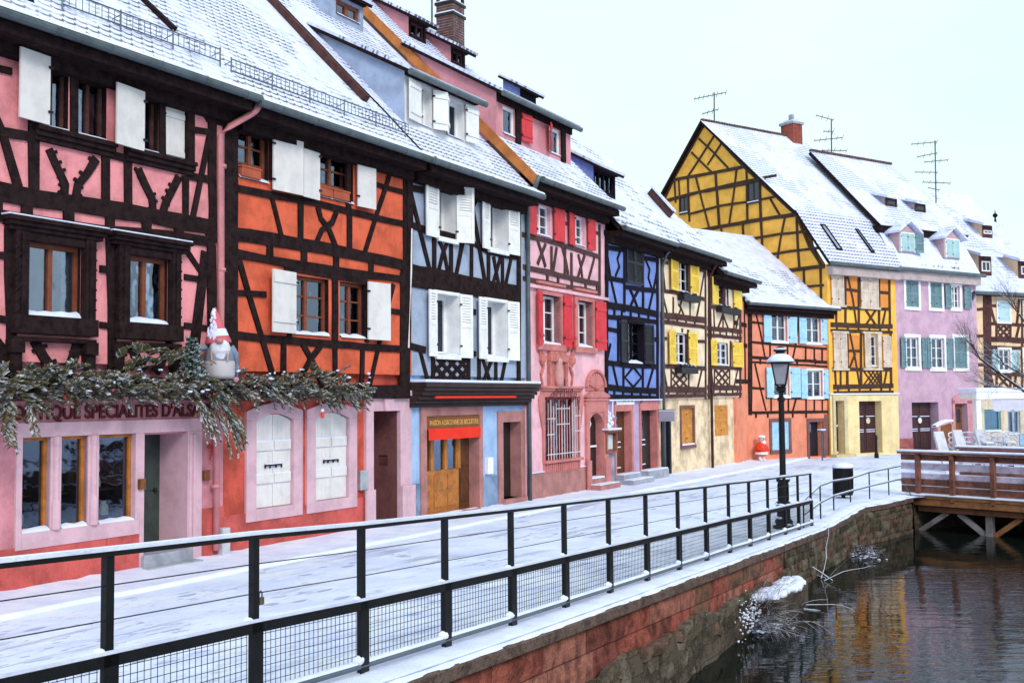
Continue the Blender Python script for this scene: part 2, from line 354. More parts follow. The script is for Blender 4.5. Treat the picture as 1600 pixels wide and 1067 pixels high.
SKL = [(*sk(p), p.z) for p in QL]
def kz(s):
    if s <= SKL[0][0]: return SKL[0][1:]
    for a, b in zip(SKL, SKL[1:]):
        if s <= b[0]: t = (s - a[0]) / (b[0] - a[0]); return a[1] + (b[1] - a[1]) * t, a[2] + (b[2] - a[2]) * t
    return SKL[-1][1:]
PW = 1.35                                          # pavement width
mb = MB(); rows = []
ss = [-16 + i * .25 for i in range(int((SKL[-1][0] + 16) / .25) + 1)] + [SKL[-1][0]]
from mathutils import noise as mn
for s in ss:
    k1, z1 = kz(s); row = []
    for j in range(29):
        t = j / 28; k = PW + .06 + (k1 - .04 - PW - .06) * t; z = -.045 + (z1 + .035 + .045) * (t ** 1.6 if z1 > 0 else t)
        p = O1 + D1 * s + P0.n * k; z += mn.noise(V((p.x * 1.3, p.y * 1.3, 0))) * .018 * (1 if 0 < j < 28 else 0)
        row.append(V((p.x, p.y, z)))
    rows.append(row)
vs = [p for r in rows for p in r]; fs = []
for i in range(len(rows) - 1):
    for j in range(28): a = i * 29 + j; fs.append([a, a + 1, a + 30, a + 29])
mb.add(vs, fs); tag(mb.build('road', STREET, smooth=True), kind='structure', label='snow-covered cobbled quay street with faint tracks')
# square beyond the row of houses
mb = MB(); e = SKL[-1][0]; pa = [O1 + D1 * e + P0.n * PW, QEND + V((0, 0, 0)), QEND + BN * 3.15 + BD * .3, QEND + BN * 3.35 + BD * 14, V((40, 60, 0)), O1 + D1 * 60 + P0.n * PW]
mb.add([V((p.x, p.y, -.07)) for p in pa], [list(range(6))]); o = mb.build('square', STREET); tag(o, 'snowy little square at the end of the quay', kind='structure')
# pavement with a snow ridge on its kerb
mb = MB(); vs = []; n = 0
for i in range(240):
    s = -16 + i * .235; a = .012 * mn.noise(V((s * 2, 0, 3)));  r = .010 + .020 * mn.noise(V((s * 1.1, 5, 3)))
    r *= max(.08, min(1, (11 - s) / 4))
    dr_ = .035 + .03 * mn.noise(V((s * 3.1, 2, 8))) + .02 * mn.noise(V((s * 9, 2, 8)))
    for k, z in ((-.05, dr_ + .012), (.05 + dr_ * 1.2, dr_ * .5), (.5, a), (PW - .07, .002 + a), (PW - .02, r * .8), (PW + .02, r * .5), (PW + .05, -.05), (PW + .07, -.14)):
        vs.append(O1 + D1 * s + P0.n * (k + (.05 * mn.noise(V((s * .9, k, 1))) if k > 1 else 0)) + ZUP * z)
fs = [[i * 8 + j, i * 8 + j + 1, i * 8 + j + 9, i * 8 + j + 8] for i in range(239) for j in range(7)]
mb.add(vs, fs); tag(mb.build('pavement', SNOW, smooth=True), 'snowy pavement along the house fronts', kind='structure')
mb = MB(); mb.beam(Pl(O1 + ZUP * -.2, D1, P0.n), [(17.5, PW + .14), (31.5, PW + .13), (37, PW + .4), (44, PW + 2)], .07, 0, .168, .02)
tag(mb.build('kerb', mat('kerb_stone', (.06, .055, .07), .9)), kind='structure')
# the wide ground sheet with the canal cut out
SH = V((-.3, .3, 0)); mb = MB(); out_ = [(-300, -60)] + [p + SH for p in QL] + [p + BN * .3 for p in FWL] + [(300, 0 - 10), (300, 500), (-300, 500)]
pts = [V((p[0], p[1], -.16)) for p in out_]; mb.add(pts, [list(range(len(pts)))])
mb.add([V((9, -60, -.16)), V((300, -60, -.16)), V((300, -14, -.16)), V((30, -2, -.16)), V((20, 8, -.16)), V((9, -4, -.16))], [[0, 1, 2, 3, 4, 5]])
o = mb.build('ground', SNOW); tag(o, kind='structure')
mb = MB(); mb.add([(-40, -80, WZ), (300, -80, WZ), (300, 60, WZ), (-40, 60, WZ)], [[0, 1, 2, 3]]); tag(mb.build('water', WATER), 'dark rippled canal water', kind='structure')
mb = MB(); mb.add([(-40, -80, -2.5), (300, -80, -2.5), (300, 60, -2.5), (-40, 60, -2.5)], [[0, 1, 2, 3]]); tag(mb.build('canal_bed', DARK), kind='structure')
# ------------------------------------------------------------------ quay wall
RED_ASH = stone_mat('red_ashlar', (.27, .075, .06), (.19, .055, .045), (.30, .13, .11), .85, .235, .010, .75)
OLD_ST = stone_mat('mossy_old_stone', (.115, .085, .065), (.085, .066, .05), (.06, .048, .04), .5, .21, .008, 2.2)
COPE = mat('coping_stone', (.13, .085, .075), .9, .5, 6, 24, .9, streak=0, bd=.03)
qw = thing('quay_wall', QL[20], 'red sandstone quay wall with snowy coping above the canal', 'quay wall')
def strip(mb, pts, zt, zb, o0, o1, rough=0., nz_=1, uvs=0):
    """vertical wall strip along plan points; o0/o1 outward offset at top and bottom"""
    L = 0; cols = []
    for i, p in enumerate(pts):
        a = pts[max(0, i - 1)]; c = pts[min(len(pts) - 1, i + 1)]; d = V((c.x - a.x, c.y - a.y, 0)).normalized(); nrm = V((d.y, -d.x, 0))
        if i: L += (V((p.x, p.y, 0)) - V((pts[i - 1].x, pts[i - 1].y, 0))).length
        t = zt(p) if callable(zt) else zt; b = zb(p) if callable(zb) else zb; col = []
        for k in range(nz_ + 1):
            f = k / nz_; z = t + (b - t) * f; off = o0 + (o1 - o0) * f
            if rough: off += rough * (mn.noise(V((L * 1.7, z * 2.4, 1))) + .6 * mn.noise(V((L * 4.5, z * 6, 4))))
            q = V((p.x, p.y, 0)) + nrm * off; col.append((V((q.x, q.y, z)), (L, z)))
        cols.append(col)
    vs = [c[0] for col in cols for c in col]; uv = [c[1] for col in cols for c in col]; h = nz_ + 1
    mb.add(vs, [[i * h + k, (i + 1) * h + k, (i + 1) * h + k + 1, i * h + k + 1] for i in range(len(pts) - 1) for k in range(nz_)], uv)
def dens(pts, st):
    o = [pts[0]]
    for a, b in zip(pts, pts[1:]):
        k = max(1, int((b - a).length / st)); o += [a.lerp(b, i / k) for i in range(1, k + 1)]
    return o
NQ = 33; i_old = min(range(NQ), key=lambda i: abs(QL[i].y - 18.4))
qa = dens(QL[:i_old + 1], .3); qb = dens(QL[i_old:], .12)
mb = MB(); strip(mb, qa, lambda p: p.z - .13, WZ - .4, -.12, -.09, .004, 4); mb.build('mortar', mat('wall_mortar', (.20, .12, .10), .95, .4), qw)
def blocks(mb, pts, zt, zb, ch, ln, o0, jit, gap, rough, nm, seed=1, sub_=3):
    rg = random.Random(seed); cum = [0.]
    for a, b in zip(pts, pts[1:]): cum.append(cum[-1] + (V((b.x, b.y, 0)) - V((a.x, a.y, 0))).length)
    def pos(L):
        L = max(0, min(cum[-1] - 1e-4, L)); i = 0
        lo, hi = 0, len(cum) - 1
        while hi - lo > 1:
            m_ = (lo + hi) // 2
            if cum[m_] <= L: lo = m_
            else: hi = m_
        t = (L - cum[lo]) / max(1e-6, cum[hi] - cum[lo]); a, b = pts[lo], pts[hi]; d = V((b.x - a.x, b.y - a.y, 0)).normalized(); return a.lerp(b, t), V((d.y, -d.x, 0))
    z = 0.; k = 0
    while z < 1.7:
        h_ = rg.uniform(*ch); L = -rg.uniform(0, ln[1])
        while L < cum[-1]:
            w_ = rg.uniform(*ln); L0, L1 = max(0, L + gap), min(cum[-1], L + w_ - gap); L += w_
            if L1 - L0 < .05: continue
            p0, _ = pos((L0 + L1) / 2); top = (zt(p0) if callable(zt) else zt) - z; bot = top - h_ + gap * 2
            if bot < zb(p0) - h_ * 1.0: continue
            o = o0 + rg.uniform(-jit, jit); vs = []; uv = []; n = sub_; m2 = 2; mi = rg.randrange(nm); sd_ = rg.uniform(0, 90)
            for i in range(n + 1):
                Lx = L0 + (L1 - L0) * i / n; p, nr = pos(Lx); tz = (zt(p) if callable(zt) else zt) - z
                for j in range(m2 + 1):
                    zz_ = tz - (h_ - gap * 2) * j / m2; e = rough * mn.noise(V((Lx * 4, zz_ * 6, sd_))); ed_ = -.012 if (i in (0, n) or j in (0, m2)) else 0; s_ = rough * .5 * mn.noise(V((Lx * 7, zz_ * 9, sd_ + 5)))
                    vs.append(V((p.x, p.y, zz_ + s_)) + nr * (o + e + ed_)); uv.append((Lx, zz_))
            m3 = m2 + 1; fs = [[i * m3 + j, (i + 1) * m3 + j, (i + 1) * m3 + j + 1, i * m3 + j + 1] for i in range(n) for j in range(m2)]; nb_ = len(vs)
            rim = [i * m3 for i in range(n + 1)] + [n * m3 + j for j in range(1, m3)] + [i * m3 + m2 for i in range(n - 1, -1, -1)] + [j for j in range(m2 - 1, 0, -1)]
            for q in rim: p, nr = pos(L0 + (L1 - L0) * (q // m3) / n); vs.append(vs[q] - nr * .09); uv.append(uv[q])
            fs += [[rim[i], nb_ + i, nb_ + (i + 1) % len(rim), rim[(i + 1) % len(rim)]] for i in range(len(rim))]
            mb.add(vs, fs, uv, mi)
        z += h_; k += 1
def stn(n, c, c2=None): return mat(n, c, .92, .55, 5, 26, 1.0, c2=c2, streak=.55, bd=.03, spec=.15)
REDS_ = [stn('red_sandstone_block', (.30, .085, .065)), stn('dark_red_sandstone_block', (.20, .06, .05)), stn('pinkish_sandstone_block', (.34, .13, .10)), stn('brown_sandstone_block', (.20, .09, .06), (.07, .05, .04))]
OLDS_ = [stn('brown_rubble_stone', (.12, .09, .068)), stn('dark_rubble_stone', (.085, .068, .052)), stn('pale_rubble_stone', (.155, .125, .10)), stn('mossy_rubble_stone', (.085, .075, .05)), stn('reddish_rubble_stone', (.14, .085, .065))]
zlow = lambda p: WZ - .1
mb = MB(); blocks(mb, dens(QL[6:i_old + 1], .3), lambda p: p.z - .135, zlow, (.24, .30), (.6, 1.15), -.07, .006, .007, .006, 4, 3, 4); mb.build('ashlar_wall', REDS_, qw)
mb = MB(); strip(mb, qb, lambda p: p.z - .10, WZ - .5, -.10, -.06, .03, 14); mb.build('old_mortar', OLD_ST, qw, smooth=True)
mb = MB(); blocks(mb, qb, lambda p: p.z - .12, zlow, (.13, .21), (.25, .65), -.03, .016, .004, .035, 5, 4, 4); mb.build('old_masonry', OLDS_, qw)
# rough plinth of the old wall at the foot of the ashlar
mb = MB(); qd = dens(QL[10:i_old + 1], .1)
def ptop(p): return WZ + .62 - max(0, (p.y - 13)) * .035 + .13 * mn.noise(V((p.x * 1.1, p.y * 1.1, 2))) + .05 * mn.noise(V((p.x * 4, p.y * 4, 2)))
strip(mb, qd, ptop, WZ - .4, .0, .06, .05, 12)
mb.build('footing_mortar', OLD_ST, qw, smooth=True)
mb = MB(); blocks(mb, qd, lambda p: ptop(p) + .02, zlow, (.12, .2), (.25, .6), .02, .016, .004, .045, 5, 8, 4); mb.build('rough_footing', OLDS_, qw)
mb = MB()    # coping: stone slabs with a snow bed
qs = dens(QL, .12); vs = []; uv = []; L = 0; prof = ((-.42, -.12), (-.42, 0), (-.02, 0), (.0, -.02), (.0, -.11), (-.05, -.135), (-.42, -.135))
for i, p in enumerate(qs):
    a = qs[max(0, i - 1)]; c = qs[min(len(qs) - 1, i + 1)]; d = V((c.x - a.x, c.y - a.y, 0)).normalized(); nr = V((d.y, -d.x, 0))
    if i: L += (p - qs[i - 1]).length
    for k, z in prof: r = .014 * mn.noise(V((L * 5, k * 9, z * 20))) if k > -.3 else 0; vs.append(V((p.x, p.y, p.z)) + nr * (k + r) + ZUP * (z + r * .6)); uv.append((L, z))
m7 = len(prof); mb.add(vs, [[i * m7 + j, (i + 1) * m7 + j, (i + 1) * m7 + j + 1, i * m7 + j + 1] for i in range(len(qs) - 1) for j in range(m7 - 1)], uv)
mb.build('coping', COPE, qw)
mb = MB(); vs = []; L = 0
for i, p in enumerate(qs):
    a = qs[max(0, i - 1)]; c = qs[min(len(qs) - 1, i + 1)]; d = V((c.x - a.x, c.y - a.y, 0)).normalized(); nr = V((d.y, -d.x, 0))
    if i: L += (p - qs[i - 1]).length
    e = .03 * mn.noise(V((L * 2.2, 1, 1))) + .025 * mn.noise(V((L * 9, 3, 1)))
    for k, z in ((-.46, .012), (-.40, .05), (-.25, .055 + e * .4), (-.10 + e, .045), (-.035 + e, .022), (-.012 + e, -.004)): vs.append(V((p.x, p.y, p.z)) + nr * k + ZUP * z)
mb.add(vs, [[i * 6 + j, (i + 1) * 6 + j, (i + 1) * 6 + j + 1, i * 6 + j + 1] for i in range(len(qs) - 1) for j in range(5)])
mb.build('coping_snow', SNOW, qw, smooth=True)
# ledge of snow-topped masonry where the two walls meet
LP = Pl(QL[i_old], (QL[i_old] - QL[i_old - 1]), ZUP)
LE = QL[i_old] ; mb = MB(); mb.rect(LP, (-2.5, -1.5, -.35, -.60), -.1, .40); mb.build('ledge', OLD_ST, qw, bev=.03)
mb = MB()
for i in range(60): mb.blob(LP.P(-2.5 + i * .0365, -.585 + ru(-.01, .03), .18 + ru(-.12, .16)), V((.12, .14, .07)), 9, 6, .1)
mb.build('ledge_snow', SNOW, qw, smooth=True)
mb = MB()
for i in range(130):
    t = -3.1 + random.gauss(0, .45); h = ru(.0, .03); mb.blob(LP.P(t, -.74 + random.gauss(0, .13), .13 + h), V((ru(.006, .022), ru(.006, .02), ru(.006, .018))), 5, 4, .5)
mb.build('snow_clumps', SNOW, qw, smooth=True)
fw = thing('canal_wall', FWL[1], 'dark stone embankment in shade under the wooden bridge', 'canal wall')
mb = MB(); strip(mb, dens([QEND] + FWL, .3), -.08, WZ - .4, 0, .02, .04, 6); mb.build('masonry', OLD_ST, fw)
# ------------------------------------------------------------------ house building kit
def wall(root, name, pl, r, holes, mt, dep=.25, h=0., back=8., side=True, rev=None):
    a0, b0, a1, b1 = r; q = pl.off(h)
    A = sorted(set([a0, a1] + [x for o in holes for x in (o[0], o[2]) if a0 < x < a1])); B = sorted(set([b0, b1] + [x for o in holes for x in (o[1], o[3]) if b0 < x < b1]))
    mb = MB()
    for i in range(len(A) - 1):
        for j in range(len(B) - 1):
            ca, cb = (A[i] + A[i + 1]) / 2, (B[j] + B[j + 1]) / 2
            if any(o[0] < ca < o[2] and o[1] < cb < o[3] for o in holes): continue
            c = [(A[i], B[j]), (A[i + 1], B[j]), (A[i + 1], B[j + 1]), (A[i], B[j + 1])]; mb.add([q.P(*p) for p in c], [[0, 1, 2, 3]], c)
    for o in holes:
        x0, y0, x1, y1 = max(o[0], a0), max(o[1], b0), min(o[2], a1), min(o[3], b1)
        if x1 <= x0 or y1 <= y0: continue
        d = o[4] if len(o) > 4 else dep; c = [(x0, y0), (x1, y0), (x1, y1), (x0, y1)]
        for k in range(4):
            p, s = c[k], c[(k + 1) % 4]; mb.add([q.P(*p), q.P(*s), q.P(s[0], s[1], -d), q.P(p[0], p[1], -d)], [[3, 2, 1, 0]], [p, s, (s[0] + d, s[1]), (p[0] + d, p[1])], 1)
    if side:
        for a in (a0, a1): mb.add([q.P(a, b0), q.P(a, b0, -back), q.P(a, b1, -back), q.P(a, b1)], [[0, 1, 2, 3]])
        mb.add([q.P(a0, b0, -back), q.P(a1, b0, -back), q.P(a1, b1, -back), q.P(a0, b1, -back)], [[0, 1, 2, 3]])
        mb.add([q.P(a0, b0), q.P(a1, b0), q.P(a1, b0, -back), q.P(a0, b0, -back)], [[0, 1, 2, 3]])
    return mb.build(name, [mt, rev or mt], root)
def window(root, pl, r, dep=.2, fm=None, cols=2, rows=3, fw=.055, mw=.026, curtain=None, cmat=None, glass=None, sill=.05, name='window', deep=.6, cw=.25, lab=None):
    a0, b0, a1, b1 = r; fm = fm or WHITE; mb = MB(); z0, z1 = -dep, -dep + .06
    mb.rect(pl, (a0, b0, a0 + fw, b1), z0, z1); mb.rect(pl, (a1 - fw, b0, a1, b1), z0, z1)
    mb.rect(pl, (a0 + fw, b1 - fw, a1 - fw, b1), z0, z1 - .002); mb.rect(pl, (a0 + fw, b0, a1 - fw, b0 + fw), z0, z1 - .002)
    for i in range(1, cols): x = a0 + (a1 - a0) * i / cols; mb.rect(pl, (x - fw * .6, b0 + fw, x + fw * .6, b1 - fw), z0, z1 + .008)
    for i in range(1, rows): y = b0 + (b1 - b0) * i / rows; mb.rect(pl, (a0 + fw, y - mw / 2, a1 - fw, y + mw / 2), z0 + .012, z1 - .008)
    w_ = mb.build(name, fm, root, label=lab)
    MB().rect(pl, (a0 + fw * .5, b0 + fw * .5, a1 - fw * .5, b1 - fw * .5), z0 + .02, z0 + .026).build('glass', glass or GL, w_)
    q = MB(); zi = z0 - deep
    c = [(a0, b0), (a1, b0), (a1, b1), (a0, b1)]
    for k in range(4): p, s = c[k], c[(k + 1) % 4]; q.add([pl.P(*p, z0), pl.P(*s, z0), pl.P(*s, zi), pl.P(*p, zi)], [[0, 1, 2, 3]])
    q.add([pl.P(*p, zi) for p in c], [[0, 1, 2, 3]]); q.build('dark_interior', DARK, w_)
    if curtain:
        q = MB(); zc = z0 - .06; W = a1 - a0
        spans = {'sides': [(0, cw), (1 - cw, 1)], 'full': [(0, 1)], 'left': [(0, cw)], 'right': [(1 - cw, 1)], 'pairs': [(.06, .06 + cw * .5), (.5 - cw * .5, .46), (.54, .54 + cw * .5), (.96 - cw * .5, .96)]}[curtain]
        for s0, s1 in spans:
            k = max(4, int((s1 - s0) * W / .03)); vs = []
            for i in range(k + 1):
                x = a0 + W * (s0 + (s1 - s0) * i / k); z = zc + .015 * sin(i * 1.7)
                vs += [pl.P(x, b0 + .05, z), pl.P(x, b1 - .03, z)]
            q.add(vs, [[2 * i, 2 * i + 2, 2 * i + 3, 2 * i + 1] for i in range(k)])
        q.build('curtain', cmat or LACE, w_)
    if sill:
        q = MB(); k = max(3, int((a1 - a0) / .12)); vs = []
        for i in range(k + 1):
            x = a0 + .01 + (a1 - a0 - .02) * i / k; e = sill * (1 + ru(-.25, .25))
            for (z, y) in ((z1, e * 1.3), ((z1 + .03) * .5, e), (.015, e * .7), (.045, -.0)): vs.append(pl.P(x, b0 + y, z))
        q.add(vs, [[i * 4 + j, i * 4 + 4 + j, i * 4 + 5 + j, i * 4 + 1 + j] for i in range(k) for j in range(3)]); q.build('sill_snow', SNOW, w_, smooth=True)
    return w_
def shutter(root, pl, r, side='L', style='plank', mt=None, ang=3., h=.035, t=.03, lab=None):
    a0, b0, a1, b1 = r; w = a1 - a0
    if side == 'L': q = pl.turn(a1, radians(ang)); x0, x1 = -w, 0.
    elif side == 'R': q = pl.turn(a0, radians(-ang)); x0, x1 = 0., w
    else: q = pl; x0, x1 = a0, a1
    mb = MB(); H = b1 - b0; mt = mt or WHITE
    if style in ('louvre', 'half'):
        f = .07 if w > .3 else .045; m_ = b0 + H * .5
        mb.rect(q, (x0, b0, x0 + f, b1), h, h + t); mb.rect(q, (x1 - f, b0, x1, b1), h, h + t)
        mb.rect(q, (x0 + f, b1 - f, x1 - f, b1), h, h + t - .002); mb.rect(q, (x0 + f, b0, x1 - f, b0 + f), h, h + t - .002)
        mb.rect(q, (x0 + f, m_ - f / 2, x1 - f, m_ + f / 2), h, h + t - .002)
        for (lo, hi, kind) in ((b0 + f, m_ - f / 2, 'p' if style == 'half' else 'l'), (m_ + f / 2, b1 - f, 'l')):
            if kind == 'p': mb.rect(q, (x0 + f, lo, x1 - f, hi), h + .004, h + t - .014)
            else:
                n = max(4, int((hi - lo) / .058)); s = (hi - lo) / n
                for i in range(n):
                    y = lo + s * i; vs = [q.P(x0 + f, y, h + t - .006), q.P(x1 - f, y, h + t - .006), q.P(x1 - f, y + s * .82, h + .004), q.P(x0 + f, y + s * .82, h + .004)]
                    mb.add(vs + [v - q.n * .008 for v in vs], [[0, 1, 2, 3], [7, 6, 5, 4], [0, 4, 5, 1], [2, 6, 7, 3]])
                mb.rect(q, (x0 + f, lo, x1 - f, hi), h - .004, h)
    else:
        mb.rect(q, (x0, b0, x1, b1), h, h + t)
        n = max(2, int(w / .14))
        if style != 'plain':
            for i in range(1, n): x = x0 + w * i / n; mb.rect(q, (x - .004, b0 + .01, x + .004, b1 - .01), h + t, h + t + .003)
            for y in (b0 + H * .16, b0 + H * .80): mb.rect(q, (x0 + .01, y, x1 - .01, y + .085), h + t + .001, h + t + .022)
    o = mb.build('shutter', mt, root, label=lab)
    for y in (b0 + H * .18, b0 + H * .83):
        hg = MB(); xh = x1 if side == 'L' else x0; hg.rect(q, (xh - .035, y - .012, xh + .035, y + .022), h + t + .001, h + t + .026); hg.build('hinge', IRON, o)
    return o
def timbers(root, pl, cr, items, mt=None, h0=-.01, h1=.028, name='timber_frame'):
    mb = MB()
    for w_, pts in items: mb.beam(pl, [pl.c(cr, *p) for p in pts], w_, h0, h1 + ru(0, .008))
    return mb, (lambda: mb.build(name, mt or TIMB, root))
class Roof:
    def __init__(s, root, pl, a0, a1, ze, oe=.38, beta=46, L=6.5, mt=None, gut=True, rakeL=None, rakeR=None, soff=True, back=True, dark=None, gname='gutter', th=.14, curve=0):
        s.pl = pl; s.ze = ze; s.oe = oe; s.b = radians(beta); s.root = root; s.a0, s.a1, s.L = a0, a1, L
        s.p = Pl(pl.P(0, ze, oe), pl.e1, -pl.n * cos(s.b) + ZUP * sin(s.b)); q = s.p
        mb = MB(); na = max(2, int((a1 - a0) / .5)); nb = max(2, int(L / .5)); vs = []; uv = []
        for i in range(na + 1):
            for j in range(nb + 1):
                a = a0 + (a1 - a0) * i / na; b = L * j / nb; h = .02 * mn.noise(q.P(a, b) * .9) + curve * max(0, 1 - b / 1.6) ** 2 * .25
                vs.append(q.P(a, b, h)); uv.append((a, b))
        st = nb + 1; mb.add(vs, [[i * st + j, (i + 1) * st + j, (i + 1) * st + j + 1, i * st + j + 1] for i in range(na) for j in range(nb)], uv)
        o = mb.build('roof', mt or TILE_A, root, smooth=True); s.roof = o
        mb = MB(); mb.rect(q, (a0, 0.01, a1, L), -th, -.035)
        if back:
            q2 = Pl(q.P(0, L), q.e1, pl.n * -cos(s.b) - ZUP * sin(s.b)); mb.rect(q2, (a0, 0, a1, L), -th, 0)
        mb.build('roof_boards', dark or TIMB, root)
        for a in (a0 + .08, a1 - .08):
            hr = oe - L * cos(s.b); zr_ = ze + L * sin(s.b) - .2; f_ = lambda hh, z: pl.P(a, z, hh); mb = MB()
            mb.add([f_(-.02, ze - .5), f_(-.02, ze + oe * tan(s.b) - .2), f_(hr, zr_), f_(2 * hr - oe + .4, ze - .1), f_(2 * hr - oe + .4, ze - .5)], [[0, 1, 2, 3, 4]], [(0, 0), (0, 1), (3, 4), (6, 0), (6, -1)]); mb.build('gable_end', plaster('gable_end_plaster', (.45, .34, .28)), root)
        for sd_, rk in ((0, rakeL), (1, rakeR)):
            if rk: mb = MB(); x = a0 - .045 if sd_ == 0 else a1 + .005; mb.rect(q, (x, -.02, x + .04, L), -.22, .015); mb.build('rake_board', rk, root)
        if gut:
            mb = MB(); g = pl.off(oe + .075); mb.tube([g.P(a0 - .05, ze - .03), g.P(a1 + .05, ze - .03)], .074, 10)
            x = a0 + .5
            while x < a1: mb.tube([g.P(x - .015, ze - .03), g.P(x + .015, ze - .03)], .082, 10); x += .9
            go = mb.build('gutter', ZINC, root, smooth=False)
            mb = MB(); n = int((a1 - a0) / .1); vs = []
            for i in range(n + 1):
                a = a0 + (a1 - a0) * i / n; e = .035 * (1 + mn.noise(V((a * 2.3, ze, 1))) * 1.3 + .5 * mn.noise(V((a * 9, ze, 1))))
                for hh, y in ((-.16, .13), (-.07, .05 + e * 1.5), (.0, .045 + e), (.055, .03 + e * .5), (.07, .01)): vs.append(g.P(a, ze + y, hh))
            mb.add(vs, [[i * 5 + k, i * 5 + 5 + k, i * 5 + 6 + k, i * 5 + 1 + k] for i in range(n) for k in range(4)]); mb.build('gutter_snow', SNOW, go, smooth=True)
        if soff:
            mb = MB(); mb.rect(pl, (a0 + .02, ze - .42, a1 - .02, ze - .24), 0.01, oe * .45); mb.rect(pl, (a0 + .02, ze - .24, a1 - .02, ze - .08), 0.01, oe - .03); mb.build('eaves_cornice', dark or TIMB, root)
    def dormer(s, bl, tl, tr, mt, roofm=None, g=18, ov=.25, wallm=None, gutter=False, rmt=None, side=.12, front=None, name='dormer'):
        """shed dormer; bl, tl, tr: picture points of the front's lower-left, upper-left and upper-right corner"""
        aL, b = s.p.px(*bl); hd = s.oe - b * cos(s.b); pf = s.pl.off(hd); zb = s.ze + b * sin(s.b)
        zt = pf.px(*tl)[1]; aR = pf.px(*tr)[0]; tb = tan(s.b); tg = tan(radians(g))
        zm = zt; hs = (zm + hd * tg - s.ze - s.oe * tb) / (tg - tb) ; mb = MB()
        back = s.pl.P
        zr = lambda h: s.ze + (s.oe - h) * tb
        for a in (aL, aR): mb = MB(); mb.add([back(a, zb - .1, hd), back(a, zt, hd), back(a, zr(hs) , hs), back(a, zb - .1, hs)], [[0, 1, 2, 3]], [(0, zb), (0, zt), (1, zt), (1, zb)]); o = mb.build('dormer_cheek', mt, s.root)
        fr = MB(); fr.rect(pf, (aL, zb - .1, aR, zt), -.04, 0)
        rp = Pl(s.pl.P(0, zt, hd), s.pl.e1, -s.pl.n * cos(radians(g)) + ZUP * sin(radians(g)))
        LL = (hd - hs) / cos(radians(g)) + .15; rm = MB(); rm.rect(rp, (aL - side, -ov, aR + side, LL), .05, .115); rm.build('dormer_roof', rmt or TILE_A, s.root)
        rm = MB(); rm.rect(rp, (aL - side + .01, -ov + .02, aR + side - .01, LL), -.03, .048); rm.rect(pf, (aL, zt - .12, aR, zt - .03), .0, .1); rm.build('dormer_eaves', TIMB, s.root)
        if gutter:
            c0 = rp.P(0, -ov - .06, .02); d = c0 - s.pl.P(0, 0, 0); z = d.z; h = d.dot(s.pl.n); gm = MB(); gm.tube([s.pl.P(aL - side, z, h), s.pl.P(aR + side, z, h)], .07, 8); gm.build('dormer_gutter', ZINC, s.root)
        return pf, aL, aR, zb, zt, fr, o
# ------------------------------------------------------------------ 1: pink house with the shop, far left
def fa(x, y=600): return P0.px(x, y)[0]
A12, A23, A34, A45, A56, A67, A78 = fa(349), fa(636), fa(817), fa(944.5), fa(1028.5), fa(1104), fa(1154)
U1 = P0.off(.14)
def mkhouse(name, pl, a0, a1, label): return thing(name, pl.P((a0 + a1) / 2, 0, 0), label, 'house', 'half-timbered houses along the quay')
h = mkhouse('timber_framed_house', P0, -3, A12, 'pink half-timbered house at the left edge with the lettered shop front and white shutters'); H1 = h
PINK1 = plaster('pink_plaster', (.80, .29, .32)); PINKG = plaster('dusky_pink_plaster', (.62, .25, .30)); LILAC = mat('lilac_painted_stone', (.62, .39, .46), .7, .14, 2.5, 45, .35, streak=.2)
CORAL = mat('coral_plinth', (.52, .095, .085), .85, .38, 1.6, 45, .7, streak=.7)
zf = 3.05
op1 = [U1.R(2, 140, 130, 437, 560), U1.R(2, 700, 195, 922, 585)]
opu = [U1.R(1, 172, 262, 283, 548), U1.R(1, 322, 312, 442, 598), U1.R(1, 545, 385, 658, 662), U1.R(1, 682, 425, 778, 700)]
for i, o in enumerate(op1): op1[i] = (o[0] - .02, op1[0][1], o[2] + .02, op1[0][3])
bt = opu[0]; opu = [(o[0], bt[1], o[2], bt[3]) for o in opu]
wall(h, 'upper_wall', U1, (-3, zf, A12, 7.55), op1 + opu, PINK1, .22, rev=TIMB)
gw = [P0.R(3, 92, 348, 213, 752), P0.R(3, 266, 346, 378, 742), P0.R(3, 430, 345, 585, 720)]
gy0, gy1 = gw[0][1], gw[0][3]; gw = [(o[0], gy0, o[2], gy1) for o in gw]
dr1 = P0.R(3, 625, 335, 812, 880)
wall(h, 'ground_floor_wall', P0, (-3, -.4, A12, zf), [(*o, .18) for o in gw] + [(dr1[0], dr1[1], dr1[2], dr1[3], .62)], PINKG, .3, rev=LILAC)
# stone surrounds
mb = MB(); a0 = P0.c(3, 62, 600)[0]; a1 = P0.c(3, 605, 600)[0]; yt = gy1 + .20; yb = gy0 - .22
mb.rect(P0, (a0, yb, gw[0][0], gy1), -.01, .045); mb.rect(P0, (gw[0][0], yb, a1, gy0), -.01, .045); mb.rect(P0, (a0, gy1, dr1[2] + .30, yt), -.01, .05)
mb.rect(P0, (gw[2][2], gy0, dr1[0] - .02, gy1), -.01, .043)
for x0, x1 in ((gw[0][2], gw[1][0]), (gw[1][2], gw[2][0])):
    m_ = (x0 + x1) / 2; mb.rect(P0, (x0, gy0, x1, gy1), -.16, .03); mb.lathe(P0.P(m_, gy0, .03), [(.07, 0), (.07, .35), (.045, .42), (.045, gy1 - gy0 - .15), (.06, gy1 - gy0 - .1), (.06, gy1 - gy0)], 10)
mb.rect(P0, (a1, -.25, dr1[0], gy1), -.01, .052); mb.rect(P0, (dr1[2], -.25, dr1[2] + .30, gy1), -.01, .05)
mb.rect(P0, (dr1[2] + .10, -.25, dr1[2] + .16, gy1 - .05), .05, .075); mb.rect(P0, (dr1[2] + .02, -.25, dr1[2] + .07, gy1 - .05), .05, .065)
